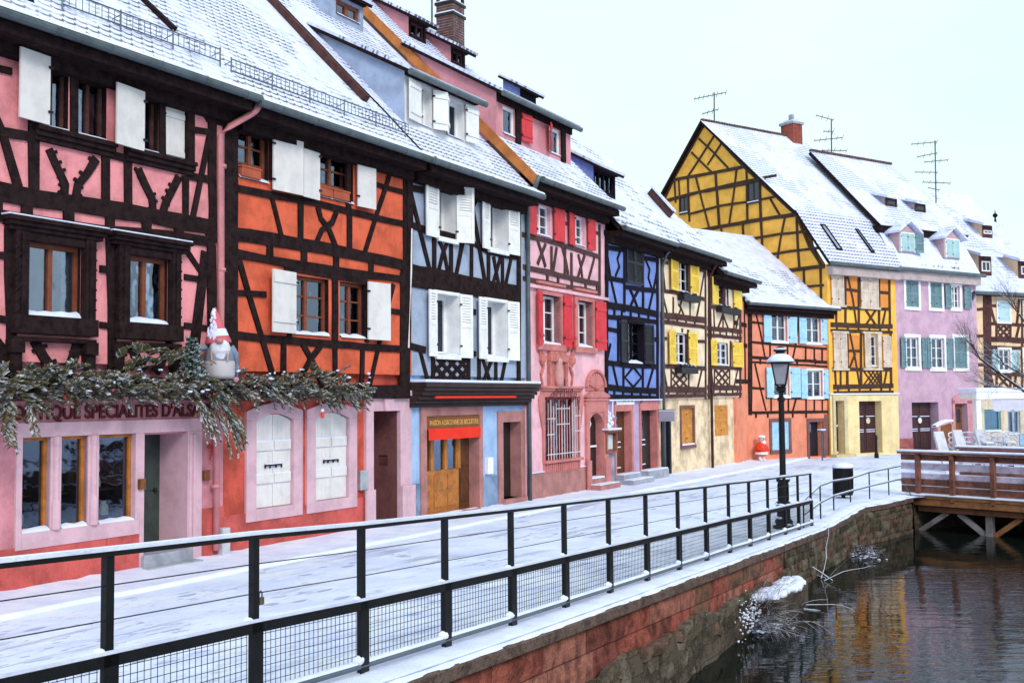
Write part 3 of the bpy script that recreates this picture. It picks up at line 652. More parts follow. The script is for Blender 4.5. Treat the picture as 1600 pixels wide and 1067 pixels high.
mb.build('stone_surround', LILAC, h, bev=.006)
for r_ in ((-3, -.4, a1, P0.c(3, 300, 800)[1]), (dr1[2] + .30, -.4, A12, .78)): mb = MB(); mb.rect(P0, r_, -.01, .03); mb.build('plinth', CORAL, h)
mb = MB(); mb.rect(P0, (dr1[0] - .05, -.2, dr1[2] + .06, .20), -.95, .12); mb.rect(P0, (dr1[0] - .1, -.3, dr1[2] + .1, .03), .12, .3); mb.build('door_step', GREYST, h, bev=.015)
GDOOR = mat('grey_green_door', (.045, .06, .055), .5, .3, 3, 40, .2)
d_ = dr1; mb = MB(); mb.rect(P0, (d_[0], .2, d_[2], d_[3]), -.64, -.58)
for y0, y1 in ((.3, 1.0), (1.1, 2.0)): mb.rect(P0, (d_[0] + .15, y0, d_[2] - .15, y1), -.58, -.56)
o = mb.build('door', GDOOR, h); mb = MB(); mb.blob(P0.P(d_[2] - .12, 1.1, -.54), .035, 8, 6, 0); mb.build('handle', IRON, o)
for i, o in enumerate(gw):
    w_ = window(h, P0, o, .12, ORWOOD, 1, 1, .05, glass=GLB, sill=.04, deep=.9, cmat=LACE, name='shop_window')
    mb = MB(); rn = random.Random(i)       # goods on the shelves behind the pane
    for k in range(26):
        x = rn.uniform(o[0] + .1, o[2] - .1); y = rn.choice((o[1] + .06, o[1] + .48, o[1] + .9)); s = rn.uniform(.03, .08)
        mb.lathe(P0.P(x, y, -.42 - rn.uniform(0, .25)), [(s, 0), (s, s * 1.6), (s * .5, s * 2.2), (s * .6, s * 2.6)], 8, mi=k % 3)
    for y in (.04, .46, .88): mb.rect(P0, (o[0] + .02, o[1] + y - .02, o[2] - .02, o[1] + y), -.8, -.36, mi=3)
    mb.build('displayed_goods', [LACE, mat('toy_red', (.35, .03, .03)), mat('toy_green', (.04, .12, .06)), TIMB2], w_)
mb = MB()
for k in range(5): x, y = P0.c(3, 448, 375 + k * 25); mb.rect(P0, (x, y - .075, x + .085, y), -.155, -.15, mi=k % 2)
mb.build('price_cards', [mat('card_white', (.7, .7, .72)), mat('card_red', (.6, .12, .1))], h)
# curtains and frames upstairs
CURT = mat('white_curtain', (.66, .72, .78), .9, .25, 22, 50, .3)
for o in op1: window(h, U1, o, .12, REDWOOD, 2, 1, .06, curtain='sides', cmat=CURT, cw=.2, sill=.06, deep=.5, lab='tall window with lace curtains and snow on its sill', glass=None)
for i, o in enumerate(opu[:3]): window(h, U1, o, .16, TIMB2, 2 if i != 2 else 1, 1, .05, curtain='left', cmat=CURT, cw=.22, sill=.03, deep=.6)
MB().rect(U1, opu[3], -.16, -.1).build('window_backing', DARK, h)
SH1 = mat('cream_white_shutter', (.70, .66, .66), .55, .10, 3, 45, .2, streak=.15)
for r_, s_, a_ in ((U1.R(1, 45, 203, 175, 527), 'L', 5), (U1.R(1, 442, 350, 570, 635), 'L', 7)): shutter(h, U1, r_, s_, 'plain', SH1, a_, .12)
shutter(h, U1, U1.R(1, 688, 430, 774, 700), 'C', 'plank', SH1, 0, -.06, lab='closed shutter')
it = [(.24, [(-60, 25), (150, 95), (300, 155), (600, 270), (890, 385)]), (.13, [(-80, 535), (60, 560), (150, 575)]), (.16, [(60, -200), (140, 100), (140, 400), (138, 790)]),
      (.12, [(306, 275), (306, 560)]), (.1, [(160, 235), (440, 345)]), (.1, [(545, 365), (790, 450)]), (.12, [(672, 400), (672, 670)]), (.13, [(792, 440), (792, 700)]),
      (.13, [(436, 645), (436, 870)]), (.13, [(531, 380), (531, 880)]), (.12, [(770, 735), (770, 925)]), (.16, [(882, 430), (882, 1010)]),
      (.11, [(440, 640), (530, 665)]), (.13, [(-100, 430), (-30, 470), (8, 560), (72, 780)]), (.10, [(788, 540), (870, 552)]), (.09, [(808, 415), (868, 505)]), (.10, [(868, 570), (796, 925)]),
      (.10, [(-100, 265), (45, 300)]), (.13, [(780, 735), (882, 750)]),
      (.24, [(-200, 755), (0, 800), (150, 830), (310, 850), (500, 880), (885, 948)]), (.17, [(-200, 870), (0, 900), (200, 935), (420, 965), (700, 985), (890, 1010)])]
for x, y in ((-20, 850), (108, 860), (282, 890), (455, 915), (607, 935), (742, 955), (870, 975)): it.append((.17, [(x, y - 35), (x, y + 45)]))
mb, fin = timbers(h, U1, 1, it)
for q_ in ([(200, 622), (235, 700), (268, 770), (262, 830)], [(398, 662), (362, 722), (320, 775), (312, 838)], [(572, 705), (598, 765), (630, 830), (636, 898)], [(742, 738), (714, 795), (686, 850), (670, 905)]):
    pp = [U1.c(1, *p) for p in q_]; mb.beam(U1, pp, .125, -.01, .03, .008)
    for (a, b), (c, d) in zip(pp, pp[1:]):
        for t in (.25, .8): x = a + (c - a) * t; y = b + (d - b) * t; sg = 1 if rnd() < .5 else -1; mb.beam(U1, [(x, y), (x + sg * .095, y + .05)], .045, -.01, .03, 0)
for y0, y1, cr, l_ in ((0, 0, 2, [(.15, [(50, 60), (60, 850)]), (.13, [(603, 110), (618, 500), (618, 900)]), (.10, [(-20, 208), (45, 216)]), (.10, [(-20, 560), (45, 572)]), (.10, [(550, 285), (612, 292)]), (.10, [(550, 596), (618, 604)]),
        (.10, [(1020, 330), (1115, 345)]), (.19, [(1140, 190), (1120, 350), (1078, 700), (1060, 900)]), (.09, [(1030, 180), (1110, 300)]), (.19, [(1170, 150), (1172, 900)]), (.1, [(1020, 600), (1150, 615)]), (.12, [(-60, 640), (0, 720), (45, 860)]), (.2, [(-80, 900), (500, 915), (1185, 930)])]),):
    for w_, pts in l_: mb.beam(U1, [U1.c(cr, *p) for p in pts], w_, -.01, .03)
for q_ in ([(186, 682), (238, 775), (290, 850), (340, 920)], [(432, 692), (402, 780), (350, 915)], [(722, 690), (745, 765), (800, 850)], [(944, 692), (892, 800), (860, 860)]):
    pp = [U1.c(2, *p) for p in q_]; mb.beam(U1, pp, .15, -.01, .032, .008)
    for (a, b), (c, d) in zip(pp, pp[1:]): x = (a + c) / 2; y = (b + d) / 2; mb.beam(U1, [(x, y), (x + .12, y + .05)], .05, -.01, .03, 0); mb.beam(U1, [(x, y), (x - .1, y - .04)], .05, -.01, .03, 0)
fin()
for o in op1:     # carved window cases standing proud of the wall
    a0, b0, a1, b1 = o; mb = MB()
    mb.rect(U1, (a0 - .20, b0 - .12, a0, b1 + .12), 0, .13); mb.rect(U1, (a1, b0 - .12, a1 + .17, b1 + .12), 0, .13); mb.rect(U1, (a0 - .13, b0 - .1, a0 - .07, b1 + .1), .13, .16); mb.rect(U1, (a1 + .05, b0 - .1, a1 + .10, b1 + .1), .13, .16)
    for k, (hh, e) in enumerate(((.06, .12), (.07, .16), (.05, .20))): mb.rect(U1, (a0 - .30 - k * .03, b1 + .12 + k * .06, a1 + .28 + k * .03, b1 + .18 + k * .06), 0, e + .02)
    mb.rect(U1, (a0 - .1, b1, a1 + .1, b1 + .12), 0, .1); mb.rect(U1, (a0 - .22, b0 - .26, a1 + .19, b0 - .02), 0, .17); mb.rect(U1, (a0 - .2, b0 - .36, a1 + .2, b0 - .3), 0, .12)
    for x in (a0 - .16, a1 + .11):
        for dy, hw, e in ((-.5, .10, .15), (-.66, .085, .11), (-.80, .07, .14), (-.92, .05, .08)): mb.rect(U1, (x - hw, b0 + dy - .02, x + hw, b0 + dy + .16), 0, e)
        for k in range(7): y = b0 + (b1 - b0) * (k + .5) / 7; mb.beam(U1, [(x - .06, y - .06), (x + .06, y + .06)], .025, .13, .145, 0)
    mb.build('window_case', TIMB, h, bev=.01)
for o in (opu[0], opu[2]):
    a0 = o[0] - .12; a1 = (opu[1] if o is opu[0] else opu[3])[2] + .10; b = o[1]; mb = MB()
    for k in range(3): mb.rect(U1, (a0, b - .24 + k * .07, a1, b - .17 + k * .07), 0, .07 + k * .04)
    mb.build('window_sill', TIMB, h, bev=.01)
for o in op1: mb = MB(); mb.rect(U1, (o[0] - .37, o[3] + .30, o[2] + .34, o[3] + .325), 0, .2); mb.build('ledge_snow', SNOW, h, bev=.01)
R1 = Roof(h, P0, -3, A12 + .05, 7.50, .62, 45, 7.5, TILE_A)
def guard(rf, p, q):
    (a0, b), (a1, b2) = rf.p.px(*p), rf.p.px(*q); b = (b + b2) / 2; mb = MB(); P = rf.p.P; n = int((a1 - a0) / .11)
    up = lambda a, z: rf.p.P(a, b, .03) + ZUP * z
    for z in (.04, .24): mb.tube([up(a0, z), up(a1, z)], .011, 5)
    for i in range(n + 1): a = a0 + (a1 - a0) * i / n; mb.tube([up(a, .04), up(a, .24)], .006, 4)
    for i in range(0, n + 1, 9): a = a0 + (a1 - a0) * i / n; mb.tube([up(a, -.06), up(a, .27)], .014, 5); mb.tube([up(a, .2), rf.p.P(a, b + .25, 0)], .009, 4)
    mb.build('snow_guard', mat('galvanised_steel', (.10, .13, .16), .5, .2, 5, 40, 0, metal=.5), rf.root)
guard(R1, cc(1, 230, 5), cc(1, 938, 300))
mb = MB(); mb.beam(R1.p, [R1.p.c(24, 620, 112), R1.p.c(24, 480, -20), R1.p.c(24, 330, -160)], .10, 0, .07, .01); mb.build('roof_verge', TIMB, h)
# lettering
SIGNR = mat('dark_red_lettering', (.10, .012, .016), .6, .2)
t0 = P0.c(3, 8, 272); t1 = P0.c(3, 292, 218); t2 = P0.c(3, 315, 275); t3 = P0.c(3, 645, 218); t4 = P0.c(3, 668, 268); t5 = P0.c(3, 925, 212)
bz = gy1 + .19
text_mesh('shop_lettering', 'BOUTIQUE SPECIALITES D\'ALSACE', P0, (t0[0], bz + .01, t5[0] + .05, bz + .25), SIGNR, h, .02, .01, .022)
mb = MB(); PIPEP = mat('pink_painted_pipe', (.58, .22, .24), .5, .15, 3, 40, .2, streak=.3)
a = P0.off(.2).px(344, 500)[0]; g = P0.off(.13)
mb.tube([P0.P(a + .45, 7.40, .62), P0.P(a + .42, 7.28, .55), P0.P(a + .1, 7.0, .28), P0.P(a - .02, 6.85, .22), P0.P(a, 4.2, .22), P0.P(a + .02, 3.1, .20), P0.P(a + .04, 2.9, .10), P0.P(a + .04, .1, .10)], .055, 10)
for z in (6.3, 4.6, 2.2, 1.1): mb.tube([P0.P(a + .01, z, .22 if z > 3 else .10), P0.P(a + .01, z + .06, .22 if z > 3 else .10)], .068, 10)
mb.build('downpipe', PIPEP, h, smooth=True)
mb = MB(); x, y = P0.c(3, 945, 865); x2, y2 = P0.c(3, 980, 738); mb.rect(P0, (x, y, x2, y2), .03, .16); mb.build('cable_box', mat('grey_box', (.5, .5, .56), .5), h, bev=.01)
for r_ in (P0.R(3, 595, 528, 621, 572), P0.R(3, 880, 490, 904, 533)): mb = MB(); mb.rect(P0, r_, .04, .10); mb.build('brass_box', mat('brass', (.24, .09, .035), .4, .3, 6, 40, 0, metal=.5), h, bev=.008)
# ------------------------------------------------------------------ 2: orange-red house
h = mkhouse('timber_framed_house', P0, A12, A23, 'orange-red half-timbered house with snow-edged white shutters on the lilac-framed ground floor'); H2 = h
U2 = P0.off(.12); ORR = plaster('orange_red_plaster', (.70, .13, .068), .22); REDG = plaster('red_ground_plaster', (.60, .10, .07), .28)
zf = 3.0
ou = [U2.R(4, 172, 262, 330, 560), U2.R(4, 560, 345, 772, 680)]; ou[1] = (ou[1][0], ou[0][1], ou[1][2], ou[0][3])
ol = [U2.R(5, 500, 185, 737, 555), U2.R(5, 803, 215, 955, 578)]; ol[1] = (ol[1][0], ol[0][1], ol[1][2], ol[0][3])
wall(h, 'upper_wall', U2, (A12, zf, A23, 7.45), ou + ol, ORR, .22, rev=TIMB)
od = P0.R(6, 990, 238, 1205, 955); of = [P0.R(6, 297, 250, 518, 790), P0.R(6, 650, 258, 850, 750)]; fy0, fy1 = (of[0][1] + of[1][1]) / 2, (of[0][3] + of[1][3]) / 2
od = (od[0], -.05, P0.c(6, 1150, 500)[0], od[3])
of = [(o[0], fy0, o[2], fy1) for o in of]
wall(h, 'ground_floor_wall', P0, (A12, -.4, A23, zf), [(*od, 1.1)] + [(*o, .1) for o in of], REDG, .3, rev=LILAC)
mb = MB(); mb.rect(P0, (A12, -.4, P0.c(6, 965, 800)[0], .62), -.01, .028); mb.build('plinth', CORAL, h)
fwd = .24
for o in of:
    mb = MB(); a0, b0, a1, b1 = o; mb.rect(P0, (a0 - fwd, b0 - .2, a0, b1 - .1), -.01, .05); mb.rect(P0, (a1, b0 - .2, a1 + fwd, b1 - .1), -.01, .05); mb.rect(P0, (a0, b0 - .2, a1, b0), -.01, .05)
    n = 10; poly = [(a0 - fwd, b1 - .1), (a0, b1 - .1)] + [(a0 + (a1 - a0) * i / n, b1 - .1 + .12 * sin(pi * i / n)) for i in range(1, n)] + [(a1, b1 - .1), (a1 + fwd, b1 - .1)] + [(a1 + fwd - (a1 - a0 + 2 * fwd) * i / n, b1 + .06 + .14 * sin(pi * i / n)) for i in range(0, n + 1)]
    mb.prism(P0, poly, -.01, .05); mb.build('window_surround', LILAC, h, bev=.006)
mb = MB()
x0, x1 = od[0], od[2]; mb.rect(P0, (x0 - .24, -.3, x0, od[3]), -.01, .07); mb.rect(P0, (x1, -.3, x1 + .40, od[3]), -.01, .07); mb.rect(P0, (x0 - .24, od[3], x1 + .40, od[3] + .3), -.01, .07)
mb.rect(P0, (x0 - .3, -.3, x0 + .0, .75), .07, .12); mb.rect(P0, (x1 + .0, -.3, x1 + .46, .75), .07, .12); mb.rect(P0, (x0 - .3, od[3] + .3, x1 + .46, od[3] + .38), -.01, .14); m_ = (x0 + x1) / 2
mb.prism(P0, [(m_ - .13, od[3]), (m_ + .13, od[3]), (m_ + .19, od[3] + .46), (m_ - .19, od[3] + .46)], .07, .13)
mb.build('stone_surround', LILAC, h, bev=.006)
mb = MB(); mb.rect(P0, (x0 - .3, od[3] + .38, x1 + .46, od[3] + .41), -.0, .13); mb.build('ledge_snow', SNOW, h, bev=.012)
BROWNW = plaster('brown_passage_wall', (.16, .062, .062), .2)
mb = MB(); mb.rect(P0, (x0 + .01, -.05, x1 - .01, od[3] - .01), -1.12, -1.06)
o = mb.build('door', mat('dark_wood_door', (.05, .025, .02), .5, .3, 4, 40, .3), h)
mb = MB(); mb.rect(P0, (x1 - .012, 0, x1 - .004, od[3]), -1.05, -.02); mb.build('passage_lining', BROWNW, h)
mb = MB(); p, q_ = P0.c(6, 1098, 570)[1], P0.c(6, 1098, 518)[1]; mb.rect(Pl(P0.P(x1 - .012, 0, 0), -P0.n, ZUP), (.25, p, .48, q_ + .05), .0, .05); mb.build('intercom', IRON, h)
mb = MB(); mb.rect(P0, (x0 - .0, -.1, x1, .06), -1.05, .1); mb.build('door_step', GREYST, h)
for k, o in enumerate(of):
    a0, b0, a1, b1 = o; m_ = (a0 + a1) / 2
    for s_, (xa, xb) in enumerate(((a0 + .01, m_ - .006), (m_ + .006, a1 - .01))):
        mb = MB(); n = 8; poly = [(xa, b0 + .01), (xb, b0 + .01)] + [(xb + (xa - xb) * i / n, b1 - .11 + .12 * sin(pi * ((xb + (xa - xb) * i / n) - a0) / (a1 - a0))) for i in range(n + 1)]
        mb.prism(P0, poly, -.06, -.025)
        for i in range(1, 4): x = xa + (xb - xa) * i / 4; mb.rect(P0, (x - .004, b0 + .02, x + .004, b1 - .1), -.025, -.022)
        for y in (b0 + .42, b1 - .62): mb.rect(P0, (xa + .02, y, xb - .02, y + .15), -.025, .005)
        so_ = mb.build('shutter', SH1, h)
        mb = MB()
        for y in (b0 + .57, b1 - .47): mb.rect(P0, (xa + .02, y, xb - .02, y + .022), -.025, .004)
        mb.build('batten_snow', SNOW, so_)
    y = P0.c(6, 410, 560)[1]; mb = MB(); mb.rect(P0, (m_ - .22, y, m_ + .20, y + .024), -.01, .02)
    for x in (m_ - .22, m_ - .1, m_ + .05, m_ + .19): mb.rect(P0, (x, y - .04, x + .014, y), -.01, .02)
    so_ = mb.build('latch', IRON, h); MB().rect(P0, (m_ - .2, y + .025, m_ + .18, y + .042), -.01, .02).build('latch_snow', SNOW, so_)
mb = MB(); mb.rect(P0, P0.R(6, 908, 590, 955, 703), 0, .09); mb.build('post_box', mat('steel_box', (.5, .52, .55), .35, .2, 4, 40, 0, metal=.6), h, bev=.015)
for o, rows_ in ((ou[0], 3), (ou[1], 3), (ol[0], 3), (ol[1], 3)): window(h, U2, o, .15, REDWOOD, 2, rows_, .06, .03, curtain='full' if o in ou else 'left', cmat=CURT, cw=.6, sill=.06)
q1 = U2.R(4, 333, 268, 478, 606); q2_ = U2.R(4, 486, 300, 575, 627); y0_, y1_ = ou[0][1] - .10, ou[0][3] + .02; shutter(h, U2, (q1[0], y0_, q1[2], y1_), 'R', 'plain', SH1, 4, .09); shutter(h, U2, (q2_[0], y0_, q2_[2], y1_), 'L', 'plain', SH1, 3, .08)
shutter(h, U2, U2.R(4, 776, 398, 862, 697), 'R', 'plain', SH1, 5, .08); shutter(h, U2, U2.R(5, 355, 155, 512, 540), 'L', 'plank', SH1, 6, .09); shutter(h, U2, U2.R(5, 950, 230, 1068, 582), 'R', 'plain', SH1, 6, .08)
it = [(.16, [(120, 180), (350, 262), (600, 345), (1090, 470)]), (.36, [(128, 170), (128, 600), (125, 1100)]), (.14, [(345, 270), (345, 540)]), (.12, [(140, 577), (330, 615), (560, 655), (760, 705), (1040, 768)]), (.10, [(342, 615), (400, 850)]), (.13, [(495, 660), (495, 870)]), (.13, [(750, 710), (750, 910)]), (.13, [(552, 320), (552, 640)]),
      (.13, [(745, 380), (745, 690)]), (.10, [(975, 455), (900, 690), (828, 920)]), (.10, [(862, 552), (1035, 603)]), (.2, [(1062, 440), (1062, 1090)]), (.22, [(100, 815), (350, 848), (700, 910), (1050, 985)]), (.15, [(100, 910), (300, 948), (620, 1000), (1060, 1060)]),
      (.11, [(585, 680), (600, 740), (640, 790), (678, 885)]), (.11, [(682, 705), (660, 760), (605, 800), (572, 878)]), (.2, [(0, 205), (120, 235)])]
for x, y in ((150, 870), (335, 900), (513, 935), (680, 965), (862, 995), (1030, 1030)): it.append((.15, [(x, y - 45), (x, y + 50)]))
mb, fin = timbers(h, U2, 4, it)
for w_, pts in [(.36, [(142, 100), (142, 880)]), (.11, [(198, 95), (310, 480), (405, 800), (430, 880)]), (.11, [(160, 295), (360, 305)]), (.13, [(160, 545), (350, 568), (740, 600), (1170, 630)]), (.13, [(465, 590), (462, 860)]), (.11, [(578, 600), (622, 680), (665, 760), (700, 860)]), (.11, [(686, 610), (625, 690), (572, 790), (545, 870)]), (.12, [(770, 610), (772, 860)]), (.12, [(935, 620), (930, 860)]), (.10, [(1120, 245), (1075, 420), (975, 860)]), (.10, [(1068, 398), (1160, 412)]), (.26, [(1185, 180), (1182, 880)]), (.16, [(770, 165), (770, 600)]), (.26, [(100, 872), (700, 882), (1215, 885)]), (.15, [(470, 140), (740, 185), (960, 225)]), (.10, [(500, 170), (500, 570)]), (.10, [(962, 225), (960, 590)])]:
    mb.beam(U2, [U2.c(5, *p) for p in pts], w_, -.01, .032)
fin()
TERRA = mat('terracotta', (.42, .095, .05), .8, .2)
mb = MB()
for r_ in (U2.R(4, 176, 508, 276, 553), U2.R(4, 580, 603, 650, 645), U2.R(4, 656, 622, 738, 668)):
    b0 = ou[0][1] + .02; mb = MB(); mb.rect(U2, (r_[0], b0, r_[2], b0 + .17), -.08, .08); mb.rect(U2, (r_[0] - .015, b0 + .15, r_[2] + .015, b0 + .185), -.09, .095); mb.build('flower_box', TERRA, h, bev=.008)
R2 = Roof(h, P0, A12 + .12, A23 - .1, 7.44, .62, 45, 7.8, TILE_A)
guard(R2, cc(4, 150, 10), cc(4, 1040, 300))
a_, b_ = R2.p.c(24, 1305, 365); mb = MB(); mb.beam(R2.p, [(a_ - .03, b_), (a_ - .05, b_ + 2), (a_ - .05, 7.6)], .16, -.02, .14, .01); mb.build('roof_verge', TIMB2, h)
mb = MB()   # cable in the corner
mb.tube([P0.c(9, 55, 350)[0:1] and U2.P(*U2.c(9, 55, 350), .08), U2.P(*U2.c(9, 48, 560), .1), U2.P(*U2.c(9, 40, 900), .08)], .018, 5); mb.build('cable', WHITE, h)
# ------------------------------------------------------------------ 3: pale blue house
h = mkhouse('timber_framed_house', P0, A23, A34, 'pale blue half-timbered house with white louvred shutters and a red shop awning'); H3 = h
BLUE3 = plaster('pale_blue_plaster', (.36, .42, .56), .16); BLUEG = plaster('light_blue_plaster', (.36, .52, .80), .14); U3 = P0.off(.10)
wn = []; sh = []
data = [((115, 103, 181, 367), (181, 125, 238, 385), (238, 145, 285, 405)), ((376, 198, 418, 437), (418, 215, 502, 466), (503, 248, 549, 475)),
        ((128, 630, 172, 917), (172, 640, 278, 935), (279, 660, 330, 937)), ((360, 678, 405, 942), (405, 686, 500, 948), (501, 697, 548, 948))]
ops = [U3.R(9, *d[1]) for d in data]
ops[0] = (ops[0][0], ops[0][1], ops[0][2] + .25, ops[0][3])
for i in (0, 2): b0 = (ops[i][1] + ops[i + 1][1]) / 2; b1 = (ops[i][3] + ops[i + 1][3]) / 2; ops[i] = (ops[i][0], b0, ops[i][2], b1); ops[i + 1] = (ops[i + 1][0], b0, ops[i + 1][2], b1)
zf = 3.0
wall(h, 'upper_wall', U3, (A23, zf, A34, 7.4), [(o[0] - .02, o[1] - .02, o[2] + .02, o[3] + .02) for o in ops], BLUE3, .36)
for i, o in enumerate(ops):
    a0, b0, a1, b1 = o; window(h, U3, o, .34, WHITE, 1, 1, .09, glass=glass_mat('green_dark_glass', refl=.02, tr=.35) if i == 0 else MC.setdefault('gd', bpy.data.materials['green_dark_glass']), sill=.05)
    mb = MB(); t = .07
    mb.rect(U3, (a0 - t, b0 - t, a0, b1 + t), -.34, .06); mb.rect(U3, (a1, b0 - t, a1 + t, b1 + t), -.34, .06); mb.rect(U3, (a0, b1, a1, b1 + t), -.34, .06); mb.rect(U3, (a0 - .03, b0 - t - .03, a1 + .03, b0), -.34, .10); mb.build('window_case', WHITE, h)
    l, r_ = data[i][0], data[i][2]; L = U3.R(9, *l); R_ = U3.R(9, *r_)
    shutter(h, U3, (L[0], b0 - .05, a0 - .02, b1 + .05), 'L', 'half', WHITE, 5 if i else 3, .07)
    shutter(h, U3, (a1 + .02, b0 - .05, R_[2] + (.02 if i else .3), b1 + .05), 'R', 'half', WHITE, 30 if i == 0 else 4, .07)
it = [(.28, [(42, 30), (42, 500), (36, 1080)]), (.12, [(50, 130), (80, 260), (115, 400), (155, 560)]), (.13, [(60, 160), (120, 170)]), (.15, [(60, 330), (160, 365), (350, 410)]), (.12, [(350, 415), (420, 455), (550, 482)]),
      (.12, [(170, 370), (170, 560)]), (.12, [(248, 395), (248, 580)]), (.12, [(342, 210), (342, 600)]), (.12, [(422, 460), (422, 620)]), (.12, [(487, 475), (487, 625)]), (.16, [(562, 220), (562, 1080)]), (.12, [(338, 240), (300, 420), (268, 585)]), (.12, [(346, 245), (378, 430), (408, 610)]),
      (.1, [(192, 400), (215, 455), (238, 575)]), (.1, [(232, 408), (208, 470), (188, 560)]), (.1, [(445, 478), (456, 540), (472, 620)]), (.1, [(477, 482), (460, 545), (440, 612)]), (.1, [(528, 480), (497, 628)]),
      (.1, [(298, 150), (338, 250)]), (.1, [(385, 185), (346, 250)]), (.36, [(30, 545), (300, 600), (570, 650)]), (.12, [(40, 600), (300, 640), (570, 690)]),
      (.14, [(50, 890), (130, 910)]), (.12, [(330, 728), (362, 735)]), (.12, [(330, 920), (362, 928)]), (.13, [(330, 660), (328, 1070)]), (.11, [(104, 910), (145, 1070)]), (.12, [(165, 930), (165, 1070)]), (.12, [(378, 945), (378, 1075)]), (.12, [(456, 950), (456, 1075)]), (.1, [(395, 950), (415, 1010), (435, 1075)]), (.1, [(438, 955), (415, 1010), (393, 1072)]), (.1, [(502, 948), (478, 1075)]), (.12, [(165, 938), (320, 950)]), (.2, [(40, 60), (250, 130), (570, 232)])]
for k in range(-1, 3): x = 175 + k * 48; it += [(.085, [(max(168, x), 940 + max(0, 168 - x)), (min(x + 105, 322), 1050 - max(0, x + 105 - 322))]), (.085, [(min(322, x + 105), 945 + max(0, x + 105 - 322)), (max(168, x), 1055 - max(0, 168 - x))])]
mb, fin = timbers(h, U3, 9, it); fin()
zf = P0.c(7, 600, 255)[1]
so_, dd, d2 = P0.R(7, 362, 285, 735, 900), P0.R(7, 397, 345, 712, 920), P0.R(7, 852, 380, 962, 855)
dd = (dd[0], 0.0, dd[2], dd[3]); d2 = (d2[0], .12, d2[2], d2[3])
wall(h, 'ground_floor_wall', P0, (A23, -.4, A34, 3.02), [(*dd, .28), (*d2, .28)], BLUEG, .3, rev=SAND)
for r_ in ((A23, -.4, so_[0], .75), (so_[2], -.4, d2[0] - .2, .72)): mb = MB(); mb.rect(P0, r_, -.01, .02); mb.build('plinth', plaster('grey_blue_plinth', (.22, .30, .45), .3), h)
mb = MB(); mb.rect(P0, (so_[0], -.3, dd[0], dd[3]), -.01, .05); mb.rect(P0, (dd[2], -.3, so_[2], dd[3]), -.01, .05); mb.rect(P0, (so_[0], dd[3], so_[2], so_[3]), -.01, .05)
mb.rect(P0, (dd[2] - .012, 0, dd[2] - .003, dd[3]), -.24, -.0); mb.build('stone_surround', SAND, h, bev=.006); mb = MB(); mb.rect(P0, (d2[0] - .22, -.3, d2[0], d2[3]), -.01, .05); mb.rect(P0, (d2[2], -.3, d2[2] + .28, d2[3]), -.01, .05); mb.rect(P0, (d2[0] - .22, d2[3], d2[2] + .28, d2[3] + .26), -.01, .05)
mb.build('stone_surround', SAND, h, bev=.006)
mb = MB(); s0 = P0.R(7, 397, 348, 712, 404); mb.rect(P0, (dd[0], s0[1], dd[2], dd[3] - .01), -.02, .06); sg = mb.build('shop_sign', mat('brown_sign', (.22, .07, .025), .6, .2), h)
text_mesh('lettering', 'MAISON ALSACIENNE DE BISCUITERIE', P0, (s0[0] + .08, s0[1] + .07, s0[2] - .08, s0[3] - .07), mat('gold_paint', (.62, .36, .08), .5), sg, .065, .004, .01)
mb = MB(); REDA = mat('red_canvas', (.80, .03, .012), .7, .1); mb.add([P0.P(dd[0], s0[1], .07), P0.P(dd[2], s0[1], .07), P0.P(dd[2], s0[1] - .05, .09), P0.P(dd[0], s0[1] - .05, .09), P0.P(dd[2], s0[1] - .24, .09), P0.P(dd[0], s0[1] - .24, .09)], [[0, 1, 2, 3], [3, 2, 4, 5]]); mb.build('awning_valance', REDA, h)
mb = MB(); x0, x1 = dd[0] + .02, P0.off(-.25).c(7, 590, 700)[0]; zt = s0[1]; DP = P0; P0_ = P0; P0 = P0.off(.33)
mb.rect(P0, (x0, .03, x1, .95), -.60, -.55); mb.rect(P0, (x0, .95, x0 + .07, zt), -.6, -.54); mb.rect(P0, (x1 - .1, .95, x1, zt), -.6, -.54)
n = 3
for i in range(0, n + 1): x = x0 + (x1 - x0) * i / n; mb.rect(P0, (x - .06, .95, x + .06, zt), -.6, -.53)
for i in range(n): a = x0 + (x1 - x0) * (i + .15) / n; b = x0 + (x1 - x0) * (i + .85) / n; mb.rect(P0, (a, .15, b, .45), -.55, -.53); mb.rect(P0, (a, .52, b, .85), -.55, -.53)
o = mb.build('shop_door', ORWOOD, h); MB().rect(P0, (x0, .95, x1, zt), -.585, -.58).build('glass', GLB, o)
q = MB(); q.rect(P0, (x0, .9, x1, zt), -1.3, -1.25); q.rect(P0, (x0 + .1, .9, x0 + .5, zt - .2), -1.2, -1.15, 1); q.build('dark_interior', [DARK, LACE], o)
P0 = P0_; mb = MB(); mb.rect(P0, (x1, .03, dd[2] - .02, dd[3]), -.28, -.22); mb.rect(P0, (x1 + .05, 1.0, dd[2] - .1, 1.9), -.22, -.2); mb.rect(P0, (x1 + .05, .2, dd[2] - .1, .85), -.22, -.20); mb.build('side_door', mat('dark_brown_wood', (.10, .035, .015), .5, .3, 4, 40, .3), h)
mb = MB(); mb.rect(P0, (d2[0], d2[1], d2[2], d2[3]), -.30, -.26); mb.rect(P0, (d2[0] + .08, .3, d2[2] - .08, .95), -.26, -.24); mb.rect(P0, (d2[0] + .08, 1.1, d2[2] - .08, d2[3] - .1), -.26, -.245); mb.build('door', mat('near_black_door', (.02, .016, .014), .4, .3), h)
mb = MB(); mb.rect(P0, (d2[0] - .1, -.2, d2[2] + .12, .12), -.7, .16); mb.rect(P0, (dd[0], -.2, dd[2], .03), -.7, .1); mb.build('door_step', SAND, h, bev=.01)
mb = MB(); mb.rect(P0, P0.R(7, 750, 590, 783, 684), 0, .1); mb.build('post_box', WHITE, h, bev=.01)
